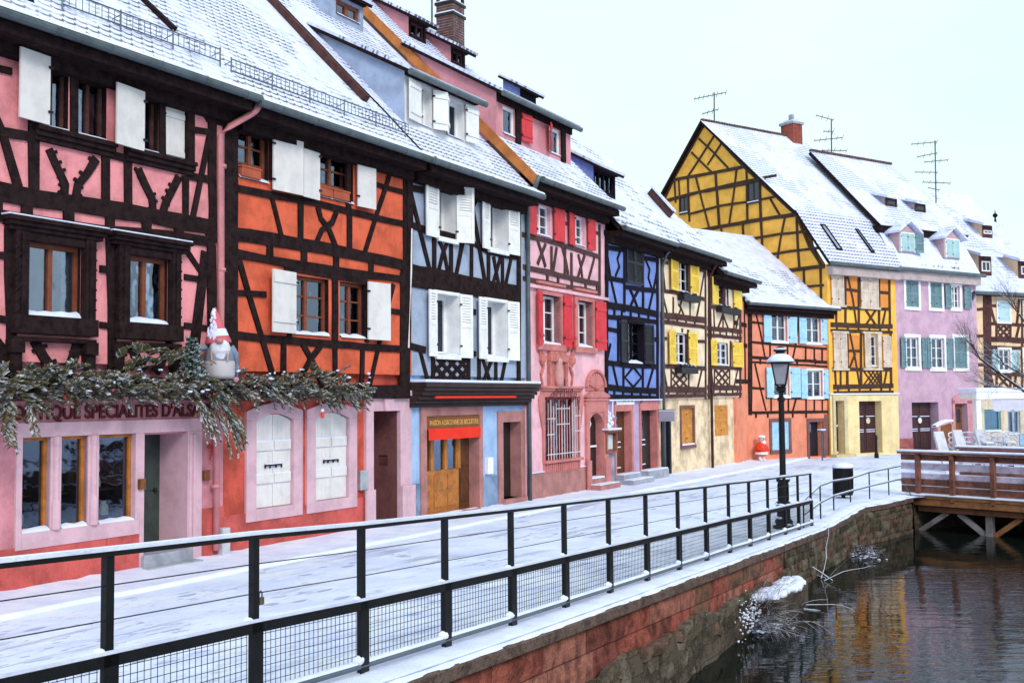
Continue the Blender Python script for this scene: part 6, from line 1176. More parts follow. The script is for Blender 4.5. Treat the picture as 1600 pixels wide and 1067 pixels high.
gt = MB(); gt.tube([pe.P(-.1, ZE10 - .05, .06), pe.P(W10 + .15, ZE10 - .05, .06)], .09, 8); gt.build('gutter', ZINC, h); mb = MB(); mb.rect(F10, (0, ZE10 - .5, W10, ZE10 - .12), 0, .28); mb.build('cornice', bpy.data.materials['pale_cornice'], h)
for cx, ww in ((238, 60), (458, 60)):          # two gabled dormers
    y0, y1 = (670, 582) if cx < 300 else (700, 612); a0, b0_ = q.c(14, cx - 30, y0); a1 = q.c(14, cx + 30, y0)[0]; hd = (q.P(a0, b0_) - F10.P(0, 0)).dot(F10.n); pf = F10.off(hd + .05); z0 = q.P(a0, b0_).z; z1 = pf.c(14, cx, y1)[1]; z2 = pf.c(14, cx, y1 - 45)[1]; m_ = (a0 + a1) / 2
    mb = MB(); mb.prism(pf, [(a0 - .12, z0), (a1 + .12, z0), (a1 + .12, z1 + .1), (m_, z2), (a0 - .12, z1 + .1)], -1.6, 0); mb.build('dormer', mat('rose_dormer', (.50, .33, .36), .8, .2), h)
    for sg in (-1, 1):
        x = m_ + sg * ((a1 - a0) / 2 + .38); v_ = [pf.P(m_, z2 + .12, .25), pf.P(x, z1 - .0, .25), pf.P(x, z1 - .0, -1.6), pf.P(m_, z2 + .12, -1.6)]; mb = MB(); up = ZUP * .1; mb.add(v_ + [p + up for p in v_], [[0, 1, 2, 3], [7, 6, 5, 4], [0, 4, 5, 1], [1, 5, 6, 2], [2, 6, 7, 3]]); mb.build('dormer_roof', TILE_B, h)
    mb = MB(); mb.rect(pf, (a0 - .05, z0 + .0, a0, z1), 0, .05); mb.rect(pf, (a1, z0, a1 + .05, z1), 0, .05); mb.rect(pf, (a0, z1, a1, z1 + .06), 0, .05); mb.build('dormer_frame', WHITE, h)
    PG = mat('pale_green_shutter', (.35, .52, .55), .6, .15)
    shutter(h, pf, (a0, z0 + .04, m_ - .01, z1), 'C', 'plain', PG, 0, .01); shutter(h, pf, (m_ + .01, z0 + .04, a1, z1), 'C', 'plain', PG, 0, .01)
    if cx < 300: shutter(h, pf, (a1 + .06, z0, a1 + .5, z1), 'R', 'louvre', GRS, 20, .04)
for bl, tl, tr in (((138, 445), (138, 405), (190, 410)), ((283, 472), (283, 432), (330, 438))):  # shed dormers in the big slope
    a0, b0_ = q2.c(14, *bl); h0 = (q2.P(a0, b0_) - F10.P(0, 0)).dot(F10.n); z0 = q2.P(a0, b0_).z; pf = F10.off(h0); z1 = pf.c(14, *tl)[1]; a1 = pf.c(14, *tr)[0]
    tg = tan(radians(18)); tb = tan(radians(44)); zr = lambda hx: z0 + (h0 - hx) * tb; hs = h0 - (z1 - z0) / (tb - tg); mb = MB()
    for a in (a0, a1): mb = MB(); mb.add([F10.P(a, z0, h0), F10.P(a, z1, h0), F10.P(a, zr(hs), hs)], [[0, 1, 2]]); mb.build('dormer_cheek', bpy.data.materials['pale_cornice'], h)
    mb = MB(); v_ = [F10.P(a0 - .25, z1 - .06, h0 + .3), F10.P(a1 + .25, z1 - .06, h0 + .3), F10.P(a1 + .25, zr(hs) + .05, hs), F10.P(a0 - .25, zr(hs) + .05, hs)]; mb.add(v_ + [p + ZUP * .12 for p in v_], [[0, 1, 2, 3], [7, 6, 5, 4], [0, 4, 5, 1], [1, 5, 6, 2], [2, 6, 7, 3], [3, 7, 4, 0]]); mb.build('dormer_roof', TILE_B, h)
    mb = MB(); mb.rect(pf, (a0, z0, a1, z1), -.06, 0); mb.rect(pf, (a0, z0, a0 + .1, z1), 0, .04); mb.rect(pf, (a1 - .1, z0, a1, z1), 0, .04); w_ = mb.build('dormer_window', T9, h); MB().rect(pf, (a0 + .12, z0 + .1, a1 - .12, z1 - .1), .0, .02).build('glass', bpy.data.materials['dark_pane'], w_)
# ------------------------------------------------------------------ 11: tan house with the cafe at the right edge
K11 = F10.P(W10, 0); az11 = radians(66); F11 = Pl(K11 + F10.n * -.3, (sin(az11), cos(az11), 0), ZUP); W11 = 9.
h = thing('timber_framed_house', F11.P(W11 / 2, 0), 'tan half-timbered house at the right edge with big roof dormers above a cafe', 'house', 'half-timbered houses along the quay'); H11 = h
TAN = plaster('tan_plaster', (.80, .56, .36), .12); ZE11 = F11.off(.4).c(14, 740, 875)[1]; zc = F11.c(15, 700, 600)[1]
def R6_(*a): return F11.R(15, *a)
ws = [R6_(685, 165, 745, 260), R6_(690, 395, 748, 500), R6_(812, 165, 840, 260), R6_(812, 395, 850, 500)]
sw = R6_(620, 690, 705, 795); sd_ = R6_(735, 690, 800, 810)
wall(h, 'upper_wall', F11, (-.1, zc, W11, ZE11), [(*ws[1], .15), (*ws[3], .15)], TAN, back=7); wall(h, 'ground_floor_wall', F11, (0, -.3, W11, zc), [(*sw, .15), (*sd_, .2)], plaster('ochre_cafe_wall', (.64, .54, .42)), back=7)
for o in (ws[1], ws[3]): window(h, F11, o, .1, WHITE, 2, 3, .06)
PB = mat('pale_blue_shutter', (.42, .58, .66), .6, .15)
for o in (ws[0], ws[2]): shutter(h, F11, o, 'C', 'plank', PB, 0, .03)
for o in (R6_(655, 395, 688, 505), R6_(752, 398, 790, 505)): shutter(h, F11, o, 'C', 'louvre', PB, 0, .03)
t = .1
for o in ws: mb = MB(); mb.rect(F11, (o[0] - t, o[1] - t, o[0], o[3] + t), 0, .05); mb.rect(F11, (o[2], o[1] - t, o[2] + t, o[3] + t), 0, .05); mb.rect(F11, (o[0], o[3], o[2], o[3] + t), 0, .05); mb.rect(F11, (o[0], o[1] - t, o[2], o[1]), 0, .07); mb.build('window_surround', WHITE, h)
it = [(.5, [(634, 110), (636, 590)]), (.14, [(585, 200), (620, 196)]), (.14, [(585, 330), (620, 328)]), (.14, [(585, 470), (620, 470)]), (.14, [(640, 180), (680, 182)]), (.16, [(640, 268), (740, 272), (900, 282)]), (.26, [(640, 345), (740, 348), (900, 355)]), (.16, [(640, 385), (900, 392)]), (.2, [(640, 508), (740, 515), (900, 522)]), (.14, [(640, 150), (655, 200), (672, 265)]), (.14, [(680, 275), (680, 345)]), (.14, [(748, 275), (748, 345)]), (.12, [(685, 278), (745, 342)]), (.12, [(745, 278), (685, 342)]), (.12, [(715, 278), (685, 310), (715, 342), (745, 310), (715, 278)]), (.14, [(790, 280), (775, 345)]), (.14, [(806, 150), (806, 590)]), (.14, [(680, 515), (680, 590)]), (.14, [(748, 520), (748, 590)]), (.12, [(685, 520), (745, 585)]), (.12, [(745, 520), (685, 585)]), (.14, [(650, 520), (668, 590)]), (.14, [(775, 520), (765, 590)]), (.2, [(640, 592), (900, 598)]), (.14, [(790, 150), (780, 268)])]
mb, fin = timbers(h, F11, 15, it, TIMB2); fin()
w_ = window(h, F11, sw, .12, mat('teal_frame', (.10, .30, .34), .5), 1, 1, .1, curtain='full', cmat=mat('teal_blind', (.05, .28, .30), .7), glass=GLB); window(h, F11, sd_, .12, mat('grey_frame', (.30, .36, .42), .5), 2, 1, .12, glass=GLB)
mb = MB(); mb.rect(F11, (F11.c(15, 790, 820)[0], 0, W11, F11.c(15, 790, 808)[1]), 0, .06); mb.build('blue_counter', mat('blue_panel', (.30, .46, .62), .6), h)
q3 = Pl(F11.P(0, ZE11, .4), F11.e1, -F11.n * cos(radians(47)) + ZUP * sin(radians(47)))
r0_, r1_ = q3.c(14, 290, 357), q3.c(14, 555, 405); rl = (r0_[1] + r1_[1]) / 2
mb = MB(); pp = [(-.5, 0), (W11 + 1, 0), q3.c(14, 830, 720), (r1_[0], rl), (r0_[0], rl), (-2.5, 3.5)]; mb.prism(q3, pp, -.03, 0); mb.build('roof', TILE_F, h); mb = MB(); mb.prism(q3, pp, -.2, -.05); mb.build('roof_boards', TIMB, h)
mb = MB(); g = F11.off(.5); mb.tube([g.P(-.3, ZE11 - .03), g.P(W11, ZE11 - .03)], .09, 8); mb.tube([g.P(-.3, ZE11 - .1), g.P(-.15, ZE11 - .5, -.3), g.P(.0, ZE11 - 1.0, -.42), g.P(.0, .2, -.42)], .06, 8); mb.build('gutter', ZINC, h)
for bl, tl, tr, bk in (((600, 785), (600, 690), (655, 705), None), ((612, 600), (612, 540), (660, 548), None), ((792, 800), (792, 715), (850, 722), None)):
    a0, b0_ = q3.c(14, *bl); h0 = (q3.P(a0, b0_) - F11.P(0, 0)).dot(F11.n); z0 = q3.P(a0, b0_).z; pf = F11.off(h0); z1 = pf.c(14, *tl)[1]; a1 = pf.c(14, *tr)[0]; tg = tan(radians(20)); tb = tan(radians(47)); zr = lambda hx: z0 + (h0 - hx) * tb; hs = h0 - (z1 - z0) / (tb - tg); mb = MB()
    for a in (a0, a1): mb = MB(); mb.add([F11.P(a, z0, h0), F11.P(a, z1, h0), F11.P(a, zr(hs), hs)], [[0, 1, 2]]); mb.build('dormer_cheek', TAN, h)
    mb = MB(); v_ = [F11.P(a0 - .3, z1 - .06, h0 + .35), F11.P(a1 + .4, z1 - .06, h0 + .35), F11.P(a1 + .4, zr(hs) + .05, hs), F11.P(a0 - .3, zr(hs) + .05, hs)]; mb.add(v_ + [p + ZUP * .14 for p in v_], [[0, 1, 2, 3], [7, 6, 5, 4], [0, 4, 5, 1], [1, 5, 6, 2], [2, 6, 7, 3], [3, 7, 4, 0]]); mb.build('dormer_roof', TILE_B, h)
    mb = MB(); mb.rect(pf, (a0, z0, a1, z1), -.06, 0); w_ = mb.build('dormer_window', TIMB2, h); m_ = (a0 + a1) / 2; mb = MB(); mb.rect(pf, (m_ - .28, z0 + .2, m_ + .28, z1 - .25), 0, .03); mb.build('window_frame', WHITE, w_); mb = MB(); mb.rect(pf, (m_ - .22, z0 + .26, m_ - .03, z1 - .31), .03, .04); mb.rect(pf, (m_ + .03, z0 + .26, m_ + .22, z1 - .31), .03, .04); mb.build('glass', bpy.data.materials['dark_pane'], w_)
# little spire behind the tan house
sp = CAMP + ray(1556, 372) / F * 70; tp = CAMP + ray(1554, 328) / F * 70
h = thing('roof_turret', V((sp.x, sp.y, 0)), 'small pointed snowy turret roof behind the tan house', 'turret')
mb = MB(); mb.lathe(V((sp.x, sp.y, 0)), [(1.5, 0), (1.5, sp.z - 2.5)], 8); mb.build('tower_wall', TAN, h); mb = MB(); zz = tp.z - .8; mb.lathe(V((sp.x, sp.y, 0)), [(1.9, sp.z - 2.6), (1.2, sp.z - 1.8), (.55, sp.z - .6), (.3, sp.z + .3), (.08, zz)], 8); mb.build('spire', TILE_F, h); mb = MB(); mb.lathe(V((sp.x, sp.y, 0)), [(.08, zz), (.05, zz + .3), (.16, zz + .4), (.16, zz + .5), (.04, zz + .6), (.02, tp.z)], 8); mb.build('finial', TIMBK, h)
# ------------------------------------------------------------------ railing on the quay
h = thing('railing', FP.P(FPTS[6][0], FPTS[6][1] - 1.1), 'long black steel railing with wire mesh panels and snow on its rails along the canal', 'railing')
def dz(pts): return [FP.P(a, z) for a, z in pts]
base = [(a, z - 1.1) for a, z in FPTS]
for k, (a, z) in enumerate(base):
    mb = MB(); mb.rect(FP, (a - .027, z - .02, a + .027, z + 1.09), -.035, .005); mb.rect(FP, (a - .05, z + .05, a + .05, z + .56), .006, .02); mb.rect(FP, (a - .034, z + .8, a - .028 + .0, z + .82), -.02, .01); p_ = mb.build('post', IRON, h)
    mb = MB(); mb.blob(FP.P(a - .055, z + .15, -.01), V((.05, .03, .035)), 8, 6, .12); mb.build('snow_cap', SNOW, p_); mb = MB(); mb.blob(FP.P(a - .05, z + .575, -.02), V((.035, .028, .025)), 8, 6, .12); mb.build('snow_cap', SNOW, p_)
def rail(h0, w_, t_, mt, name, o=-.015, segs=1):
    mb = MB(); vs = []
    for a, z in base: vs += [FP.P(a, z + h0, o - t_), FP.P(a, z + h0, o + t_), FP.P(a, z + h0 + w_, o + t_), FP.P(a, z + h0 + w_, o - t_)]
    n = len(base); mb.add(vs, [[i * 4 + k, i * 4 + 4 + k, i * 4 + 4 + (k + 1) % 4, i * 4 + (k + 1) % 4] for i in range(n - 1) for k in range(4)] + [[3, 2, 1, 0], [4 * n - 4, 4 * n - 3, 4 * n - 2, 4 * n - 1]]); return mb.build(name, mt, h)
rail(1.072, .026, .03, IRON, 'top_rail'); r1 = rail(1.0985, .022, .027, SNOW, 'rail_snow'); r_ = rail(.50, .062, .035, IRON, 'middle_rail'); rail(.5625, .020, .030, SNOW, 'rail_snow', -.018)
mb = MB(); mb.tube(dz([(a, z + .105) for a, z in base]), .022, 8); mb.build('bottom_rail', mat('grey_tube', (.10, .12, .16), .5, .2), h)
mb = MB(); vs = []; pts = []
for (a, z), (a2, z2) in zip(base, base[1:]):
    for i in range(8): t = i / 8; pts.append((a + (a2 - a) * t, z + (z2 - z) * t, min(i, 8 - i)))
for i, (a, z, e) in enumerate(pts):
    hh = .030 + (.022 if e == 0 else 0) + ru(0, .008)
    for (o_, y) in ((-.045, .105), (-.036, .128), (-.01, .128 + hh * .6), (.012, .12), (.018, .108)): vs.append(FP.P(a, z + y, o_))
mb.add(vs, [[i * 5 + k, i * 5 + 5 + k, i * 5 + 6 + k, i * 5 + 1 + k] for i in range(len(pts) - 1) for k in range(4)]); mb.build('rail_snow', SNOW, h, smooth=True)
mb = MB()
for y in (.74, .92): mb.tube(dz([(a, z + y) for a, z in base]), .0035, 4)
mb.build('wires', IRON, h)
for (a, z), (a2, z2) in zip(base, base[1:]):
    mb = MB(); f = lambda x, y: (x, z + (z2 - z) * (x - a) / (a2 - a) + y)
    def bar(x0, y0, x1, y1, t=.0022, o=0.): p, q = f(x0, y0), f(x1, y1); mb.tube([FP.P(*p, -.015), FP.P(*q, -.015)], t, 4, cap=False)
    W = a2 - a; n = max(2, int(round((W - .13) / .05)))
    for i in range(n + 1): x = a + .065 + (W - .13) * i / n; bar(x, .13, x, .50)
    for k in range(1, 8): bar(a + .06, .13 + k * .05, a2 - .06, .13 + k * .05)
    mb.build('mesh_panel', IRON, h)
mb = MB(); a, z = FPTS[5][0], FPTS[5][1] - 1.1
h = thing('padlock', FP.P(a + .055, z + .68), 'small steel love padlock hanging on a wire beside a railing post', 'padlock')
mb = MB(); mb.rect(FP, (a + .035, z + .66, a + .075, z + .705), -.02, .005); mb.build('lock_body', mat('old_brass', (.20, .16, .10), .4, .2, metal=.6), h); mb = MB(); mb.tube([FP.P(a + .04, z + .70, -.008), FP.P(a + .042, z + .735, -.008), FP.P(a + .055, z + .745, -.008), FP.P(a + .068, z + .735, -.008), FP.P(a + .07, z + .70, -.008)], .005, 6); mb.build('shackle', ZINC, h)
# ------------------------------------------------------------------ curved handrail up to the bridge
h = thing('handrail', onz(1303, 799.7, -.1), 'thin curved tubular handrail with two rails between the mesh railing and the bridge', 'handrail')
hb = [(1256, 826, 783), (1282.5, 811.8, 759), (1303, 799.7, 752), (1329, 788.2, 748), (1359, 783.2, 738), (1389, 775.2, 732)]
tops = []; mids = []
for x, yb, yt in hb:
    p = onz(x, yb, -.1); ht = (yb - yt) / F * (p - CAMP).dot(f0); tops.append(p + ZUP * ht); mids.append(p + ZUP * ht * (.50 if x < 1300 else .52)); mb = MB(); mb.tube([p - ZUP * .05, p + ZUP * ht], .016, 6); mb.build('post', IRON, h)
GT = bpy.data.materials['grey_tube']
e = tops[-1] + (tops[-1] - tops[-2]) * .9; e2 = mids[-1] + (mids[-1] - mids[-2]) * .9
mb = MB(); mb.tube(tops + [e], .018, 6); mb.build('top_rail', GT, h); mb = MB(); mb.tube(mids + [e2], .018, 6); mb.build('lower_rail', GT, h)
mb = MB(); mb.tube([p + ZUP * .02 for p in tops + [e]], .014, 5); mb.tube([p + ZUP * .02 for p in mids + [e2]], .014, 5); mb.build('rail_snow', SNOW, h)
q = onz(1424, 774, -.05); mb = MB(); m1 = mids[-1].lerp(e2, .5); mb.tube([m1, m1.lerp(q, .3) + ZUP * .12, m1.lerp(q, .7) + ZUP * .05, q], .014, 6); mb.build('curved_brace', GT, h)
# ------------------------------------------------------------------ street lamp
lp_ = onz(1225, 826, -.08)
h = thing('street_lamp', lp_, 'tall black lantern street lamp with a snow-capped hood standing behind the railing', 'street lamp')
Zl = (lp_ - CAMP).dot(f0); S = 283 / F * Zl / 3.5
def zz(v): return v * S
mb = MB(); prof = [(.21, 0), (.21, .06), (.17, .08), (.17, .16), (.13, .20), (.125, .42), (.15, .46), (.15, .50), (.10, .54), (.095, .88), (.13, .92), (.13, .97), (.085, 1.0), (.06, 1.05), (.055, 2.45), (.075, 2.47), (.075, 2.52), (.045, 2.55), (.045, 2.62), (.09, 2.66), (.10, 2.72), (.05, 2.76)]
mb.lathe(lp_, [(r * S, zz(z)) for r, z in prof], 12)
for k in range(8): t = k * pi / 4; d = V((cos(t), sin(t), 0)); mb.tube([lp_ + d * .10 * S + ZUP * zz(.55), lp_ + d * .10 * S + ZUP * zz(.87)], .012, 4)
mb.build('pole', IRON, h)
mb = MB(); c = lp_ + ZUP * zz(2.76)
def ring(r, z, rot=0): return [c + V((cos(rot + k * pi / 2 + .5) * r, sin(rot + k * pi / 2 + .5) * r, zz(z))) for k in range(4)]
b0, t0 = ring(.13 * S, .02), ring(.23 * S, .44)
for k in range(4): mb.tube([b0[k], t0[k]], .014, 5); mb.tube([b0[k], b0[(k + 1) % 4]], .014, 5); mb.tube([t0[k], t0[(k + 1) % 4]], .018, 5)
for k in range(4): mb.tube([lp_ + ZUP * zz(2.70), b0[k]], .012, 4)
mb.build('lantern_frame', IRON, h)
mb = MB(); b1, t1 = ring(.12 * S, .03), ring(.22 * S, .43); mb.add(b1 + t1, [[k, (k + 1) % 4, 4 + (k + 1) % 4, 4 + k] for k in range(4)]); mb.build('lantern_glass', mat('frosted_lantern_glass', (.30, .30, .36), .25, .15, bst=0), h)
mb = MB(); mb.lathe(c, [(.25 * S, zz(.44)), (.26 * S, zz(.47)), (.15 * S, zz(.57)), (.09 * S, zz(.62)), (.09 * S, zz(.66)), (.13 * S, zz(.67)), (.13 * S, zz(.70)), (.06 * S, zz(.71)), (.06 * S, zz(.73)), (.09 * S, zz(.74)), (.03 * S, zz(.77))], 12); mb.build('lantern_hood', IRON, h)
mb = MB(); mb.lathe(c, [(.27 * S, zz(.462)), (.26 * S, zz(.50)), (.17 * S, zz(.59)), (.10 * S, zz(.625))], 12); mb.lathe(c, [(.13 * S, zz(.70)), (.11 * S, zz(.73)), (.04 * S, zz(.735))], 10); mb.build('hood_snow', SNOW, h, smooth=True)
mb = MB()
for z, r in ((.075, .19), (.46, .13), (.96, .12), (.20, .14)):
    for k in range(4): t = ru(2.5, 5.2); mb.blob(lp_ + V((cos(t) * r * S, sin(t) * r * S, zz(z) + .02)), V((.05, .05, .022)), 7, 4, .2)
mb.build('ledge_snow', SNOW, h)
# ------------------------------------------------------------------ litter bin
bp_ = onz(1318, 781, -.09); h = thing('litter_bin', bp_, 'black barrel-shaped litter bin with a thick cap of snow beside the curved handrail', 'litter bin')
mb = MB(); mb.lathe(bp_, [(.20, .0), (.22, .02), (.05, .04), (.05, .12), (.23, .13), (.235, .16), (.225, .18), (.235, .74), (.25, .76), (.25, .80), (.235, .82)], 20)
for k in range(20): t = k * pi / 10; d = V((cos(t), sin(t), 0)); mb.tube([bp_ + d * .235 + ZUP * .18, bp_ + d * .238 + ZUP * .74], .010, 4)
mb.build('barrel', IRON, h); mb = MB(); mb.lathe(bp_, [(.26, .80), (.265, .83), (.22, .89), (.10, .92), (.01, .925)], 20); mb.build('lid_snow', SNOW, h, smooth=True)
# ------------------------------------------------------------------ bollards and post
for i, (x, yb, ht, lab) in enumerate(((1369.7, 715.5, .95, 'slim black bollard in front of the yellow house double door'), (1451, 703.5, .9, 'slim black bollard in front of the mauve house door'))):
    p = onz(x, yb, -.07); h = thing('bollard', p, lab, 'bollard', 'bollards in front of the double doors'); mb = MB(); mb.lathe(p, [(.09, 0), (.09, .18), (.06, .22), (.05, .25), (.045, ht * .8), (.065, ht * .82), (.065, ht * .86), (.05, ht * .88)], 12); mb.build('shaft', IRON, h); mb = MB(); mb.lathe(p, [(.05, ht * .88), (.06, ht * .93), (.045, ht * .98), (.01, ht)], 12); mb.build('knob', IRON, h)
p = onz(1285, 719.5, -.07); h = thing('meter_post', p, 'thin grey post with a small flat snowy head before the orange house door', 'post'); mb = MB(); mb.tube([p, p + ZUP * 1.18], .03, 8); mb.build('shaft', GT, h)
q = Pl(p, F8.e1, ZUP); mb = MB(); mb.rect(q, (-.16, 1.14, .16, 1.20), -.1, .1); mb.build('head', GT, h, bev=.01); mb = MB(); mb.rect(q, (-.16, 1.20, .16, 1.25), -.1, .1); mb.build('snow_cap', SNOW, h, bev=.02)
# ------------------------------------------------------------------ red santa-like figure at the corner of the orange house
p = onz(1190, 719.5, 0.0) ; p.z = 0; h = thing('garden_figure', p, 'stout red figure capped with snow at the corner of the orange house', 'figure')
REDP = mat('red_paint', (.70, .05, .02), .5, .15); mb = MB(); mb.lathe(p, [(.16, .18), (.22, .25), (.24, .40), (.22, .58), (.15, .68), (.08, .72)], 14)
for s_ in (-1, 1): mb.tube([p + F8.e1 * .20 * s_ + ZUP * .6, p + F8.e1 * .29 * s_ + ZUP * .48 + F8.n * .06, p + F8.e1 * .2 * s_ + ZUP * .40 + F8.n * .18], [.06, .055, .04], 8)
mb.build('coat', REDP, h, smooth=True); mb = MB(); mb.lathe(p, [(.235, .24), (.25, .27), (.25, .31), (.235, .34)], 14); mb.build('white_hem', WHITE, h)
mb = MB()
for s_ in (-1, 1): mb.tube([p + F8.e1 * .08 * s_ + ZUP * .22, p + F8.e1 * .09 * s_ + ZUP * .05], .055, 8); mb.blob(p + F8.e1 * .09 * s_ + F8.n * .05 + ZUP * .04, V((.07, .09, .045)), 8, 5, 0)
mb.build('legs', WHITE, h); mb = MB(); mb.blob(p + ZUP * .80 + F8.n * .02, V((.13, .13, .13)), 10, 8, .02); mb.build('head', mat('peach_skin', (.62, .36, .27)), h, smooth=True)
mb = MB(); mb.blob(p + ZUP * .70 + F8.n * .10, V((.11, .07, .10)), 10, 6, .08); mb.blob(p + ZUP * .93, V((.17, .16, .07)), 10, 6, .1); mb.build('beard_and_cap_snow', SNOW, h, smooth=True)
mb = MB(); mb.blob(p + ZUP * .82 + F8.n * .145 - F8.e1 * .045, .018, 6, 5, 0); mb.blob(p + ZUP * .82 + F8.n * .145 + F8.e1 * .045, .018, 6, 5, 0); mb.build('eyes', IRON, h)
# ------------------------------------------------------------------ menu case by the door of the blue house, hanging sign
mp_ = P0.off(.12); o = mp_.R(19, 95, 495, 215, 710); h = thing('menu_case', mp_.P((o[0] + o[2]) / 2, o[1]), 'wooden glazed menu case with a snowy roof on the lilac wall', 'menu case')
a0, b0, a1, b1 = o; mb = MB(); mb.rect(mp_, (a0, b0, a0 + .06, b1), -.1, .06); mb.rect(mp_, (a1 - .06, b0, a1, b1), -.1, .06); mb.rect(mp_, (a0 + .06, b0, a1 - .06, b0 + .06), -.1, .06); mb.rect(mp_, (a0 + .06, b1 - .06, a1 - .06, b1), -.1, .06); mb.rect(mp_, (a0 + .06, b0 + .06, a1 - .06, b1 - .06), -.1, -.06); mb.build('case', mat('case_wood', (.26, .08, .045), .5, .25), h)
mb = MB(); mb.rect(mp_, (a0 + .1, b0 + .1, a1 - .1, b1 - .1), -.06, -.05); mb.build('menu_sheet', mat('menu_paper', (.55, .66, .68), .6, .15), h); mb = MB(); mb.rect(mp_, (a0 - .06, b1, a1 + .08, b1 + .04), -.12, .16); mb.build('case_roof', bpy.data.materials['case_wood'], h)
mb = MB(); mb.rect(mp_, (a0 - .06, b1 + .04, a1 + .08, b1 + .09), -.12, .16)
for k in range(14): t = k / 13; mb.blob(mp_.P(a0 + .3 + ru(-.15, .22) * (1 - t), b1 + .09 + t * .45, ru(-.04, .04)), .075 * (1.1 - t * .6), 7, 5, .25)
mb.build('roof_snow', SNOW, h)
mb = MB(); o2 = P0.R(19, 148, 165, 160, 330); mb.tube([P0.P(o2[0], o2[3], .1), P0.P(o2[0], o2[1], .1)], .018, 6); mb.blob(P0.P(o2[0], o2[1] - .02, .1), .05, 6, 5, .2); o_ = mb.build('icicle', SNOW); tag(o_, 'white snowy icicle hanging from the ledge above the menu case', 'icicle')
p0 = P0.c(19, 560, 345); h = thing('hanging_sign', P0.P(P0.c(19, 640, 345)[0], p0[1]), 'small grey hanging sign on an iron arm above the arched lilac house door', 'sign'); a1 = P0.c(19, 640, 345)[0]; z = p0[1]
mb = MB(); mb.tube([P0.P(a1, z + .22, .0), P0.P(a1, z + .22, .62)], .015, 6); mb.tube([P0.P(a1, z + .0, .0), P0.P(a1, z + .22, .45)], .012, 6); mb.build('bracket', IRON, h); sp_ = Pl(P0.P(a1, 0, 0), -P0.n, ZUP); mb = MB(); mb.rect(sp_, (-.6, z - .14, -.08, z + .18), -.012, .012); mb.build('board', mat('grey_sign', (.34, .32, .42), .5, .2), h); mb = MB(); mb.rect(sp_, (-.6, z + .18, -.08, z + .21), -.02, .02); mb.build('snow_cap', SNOW, h)
# ------------------------------------------------------------------ fir garland over the shop, with bow and baubles
NEED = mat('fir_needles', (.085, .105, .05), .8, .5, 5, 30, 0, c2=(.16, .12, .06)); NEED2 = mat('brown_fir_needles', (.24, .15, .08), .8, .5, 5, 30, 0); TWIG = mat('twig_bark', (.06, .035, .025), .9, .3)
NS = mat('frosted_needles', (.52, .54, .60), .8, .3, 8, 40, 0)
def spray(mb, p, d, L, dens_=26, wdt=.12, snow=.35, down=.3):
    d = d.normalized(); side = d.cross(ZUP)
    if side.length < .1: side = d.cross(V((1, 0, 0)))
    side.normalize(); up = side.cross(d).normalized(); n = int(L * dens_ / .6) + 4; prev = p
    pts = []
    for i in range(6): t = i / 5; pts.append(p + d * L * t - ZUP * down * L * t * t)
    mb.tube(pts, [.008, .007, .006, .005, .004, .003], 3, mi=3, cap=False)
    for i in range(n):
        t = .08 + .92 * i / n; k = min(4, int(t * 5)); c = pts[k].lerp(pts[k + 1], t * 5 - k); tl = wdt * (1 - t * .55) * ru(.7, 1.2)
        for s_ in (-1, 1):
            e = c + (side * s_ * .8 + d * .75 + up * ru(-.25, .35)).normalized() * tl; m_ = 2 if rnd() < snow else (0 if rnd() < .7 else 1); w_ = up * .010 + d * .012
            mb.add([c - w_, c + w_, e + w_ * .5, e - w_ * .5], [[0, 1, 2, 3]], None, m_)
            for q in (.35, .7):
                cc_ = c.lerp(e, q); e2 = cc_ + (d * .8 + up * ru(-.6, .8) + side * ru(-.4, .4)).normalized() * tl * .42; mb.add([cc_ - w_ * .6, cc_ + w_ * .6, e2], [[0, 1, 2]], None, m_)
GP = P0.off(.45)
h = thing('fir_garland', GP.P(2.5, 3.0), 'long bushy garland of snow-dusted fir branches above the shop front', 'garland')
random.seed(11)
def gpt(x, y, o=0): a, b = GP.px(x, y); return GP.P(a, b, o)
mb = MB()
for i in range(500):
    x = ru(-30, 565); t = x / 575; yc = (601 if x < 320 else 608) - 4 * sin(x * .02) + (8 if x < 60 else 0); hh = 19 + 8 * sin(x * .013 + 1) * (1 - t * .3) - (7 if x > 470 else 0)
    y = yc + ru(-hh * .8, hh * .7); dirx = ru(-1, 1); d = GP.e1 * dirx + GP.n * ru(.2, 1.0) + ZUP * ru(-.55 if x < 300 else -.8, .6); spray(mb, gpt(x, y, ru(-.35, .1)), d, ru(.2, .42), 28, .11, .33)
for (x0, y0, L, dx) in [(325, 612, .8, .5), (335, 618, .8, .6), (300, 622, .6, .2), (345, 625, .7, .35), (350, 635, .7, .3), (318, 630, .6, .2), (20, 620, .6, -.3), (40, 620, .5, .1), (8, 640, .5, 0), (555, 600, .45, 1.2), (540, 612, .4, 1), (345, 650, .6, .1), (362, 645, .5, .2)]:
    for k in range(3): spray(mb, gpt(x0 + ru(-8, 8), y0 + ru(-6, 6), .05), GP.e1 * (dx + ru(-.2, .2)) + GP.n * .25 - ZUP * ru(.6, 1.1), L * ru(.7, 1), 30, .13, .38, .25)
for x, y in ((205, 560), (232, 548), (262, 555), (470, 585), (500, 580), (520, 588), (440, 595), (60, 580), (110, 575)):
    for k in range(7): spray(mb, gpt(x + ru(-16, 16), y + ru(0, 25), -.1), GP.e1 * ru(-1, 1) + ZUP * ru(.1, .9) + GP.n * .4, ru(.25, .45), 24, .10, .2, .3)
for i in range(70): x = ru(-20, 580); mb.blob(gpt(x, 603 + ru(-26, 14), ru(-.1, .3)), V((ru(.01, .045), ru(.01, .03), ru(.008, .02))), 6, 4, .5, 4)
mb.build('fir_branches', [NEED, NEED2, NS, TWIG, SNOW], h)
mb = MB()
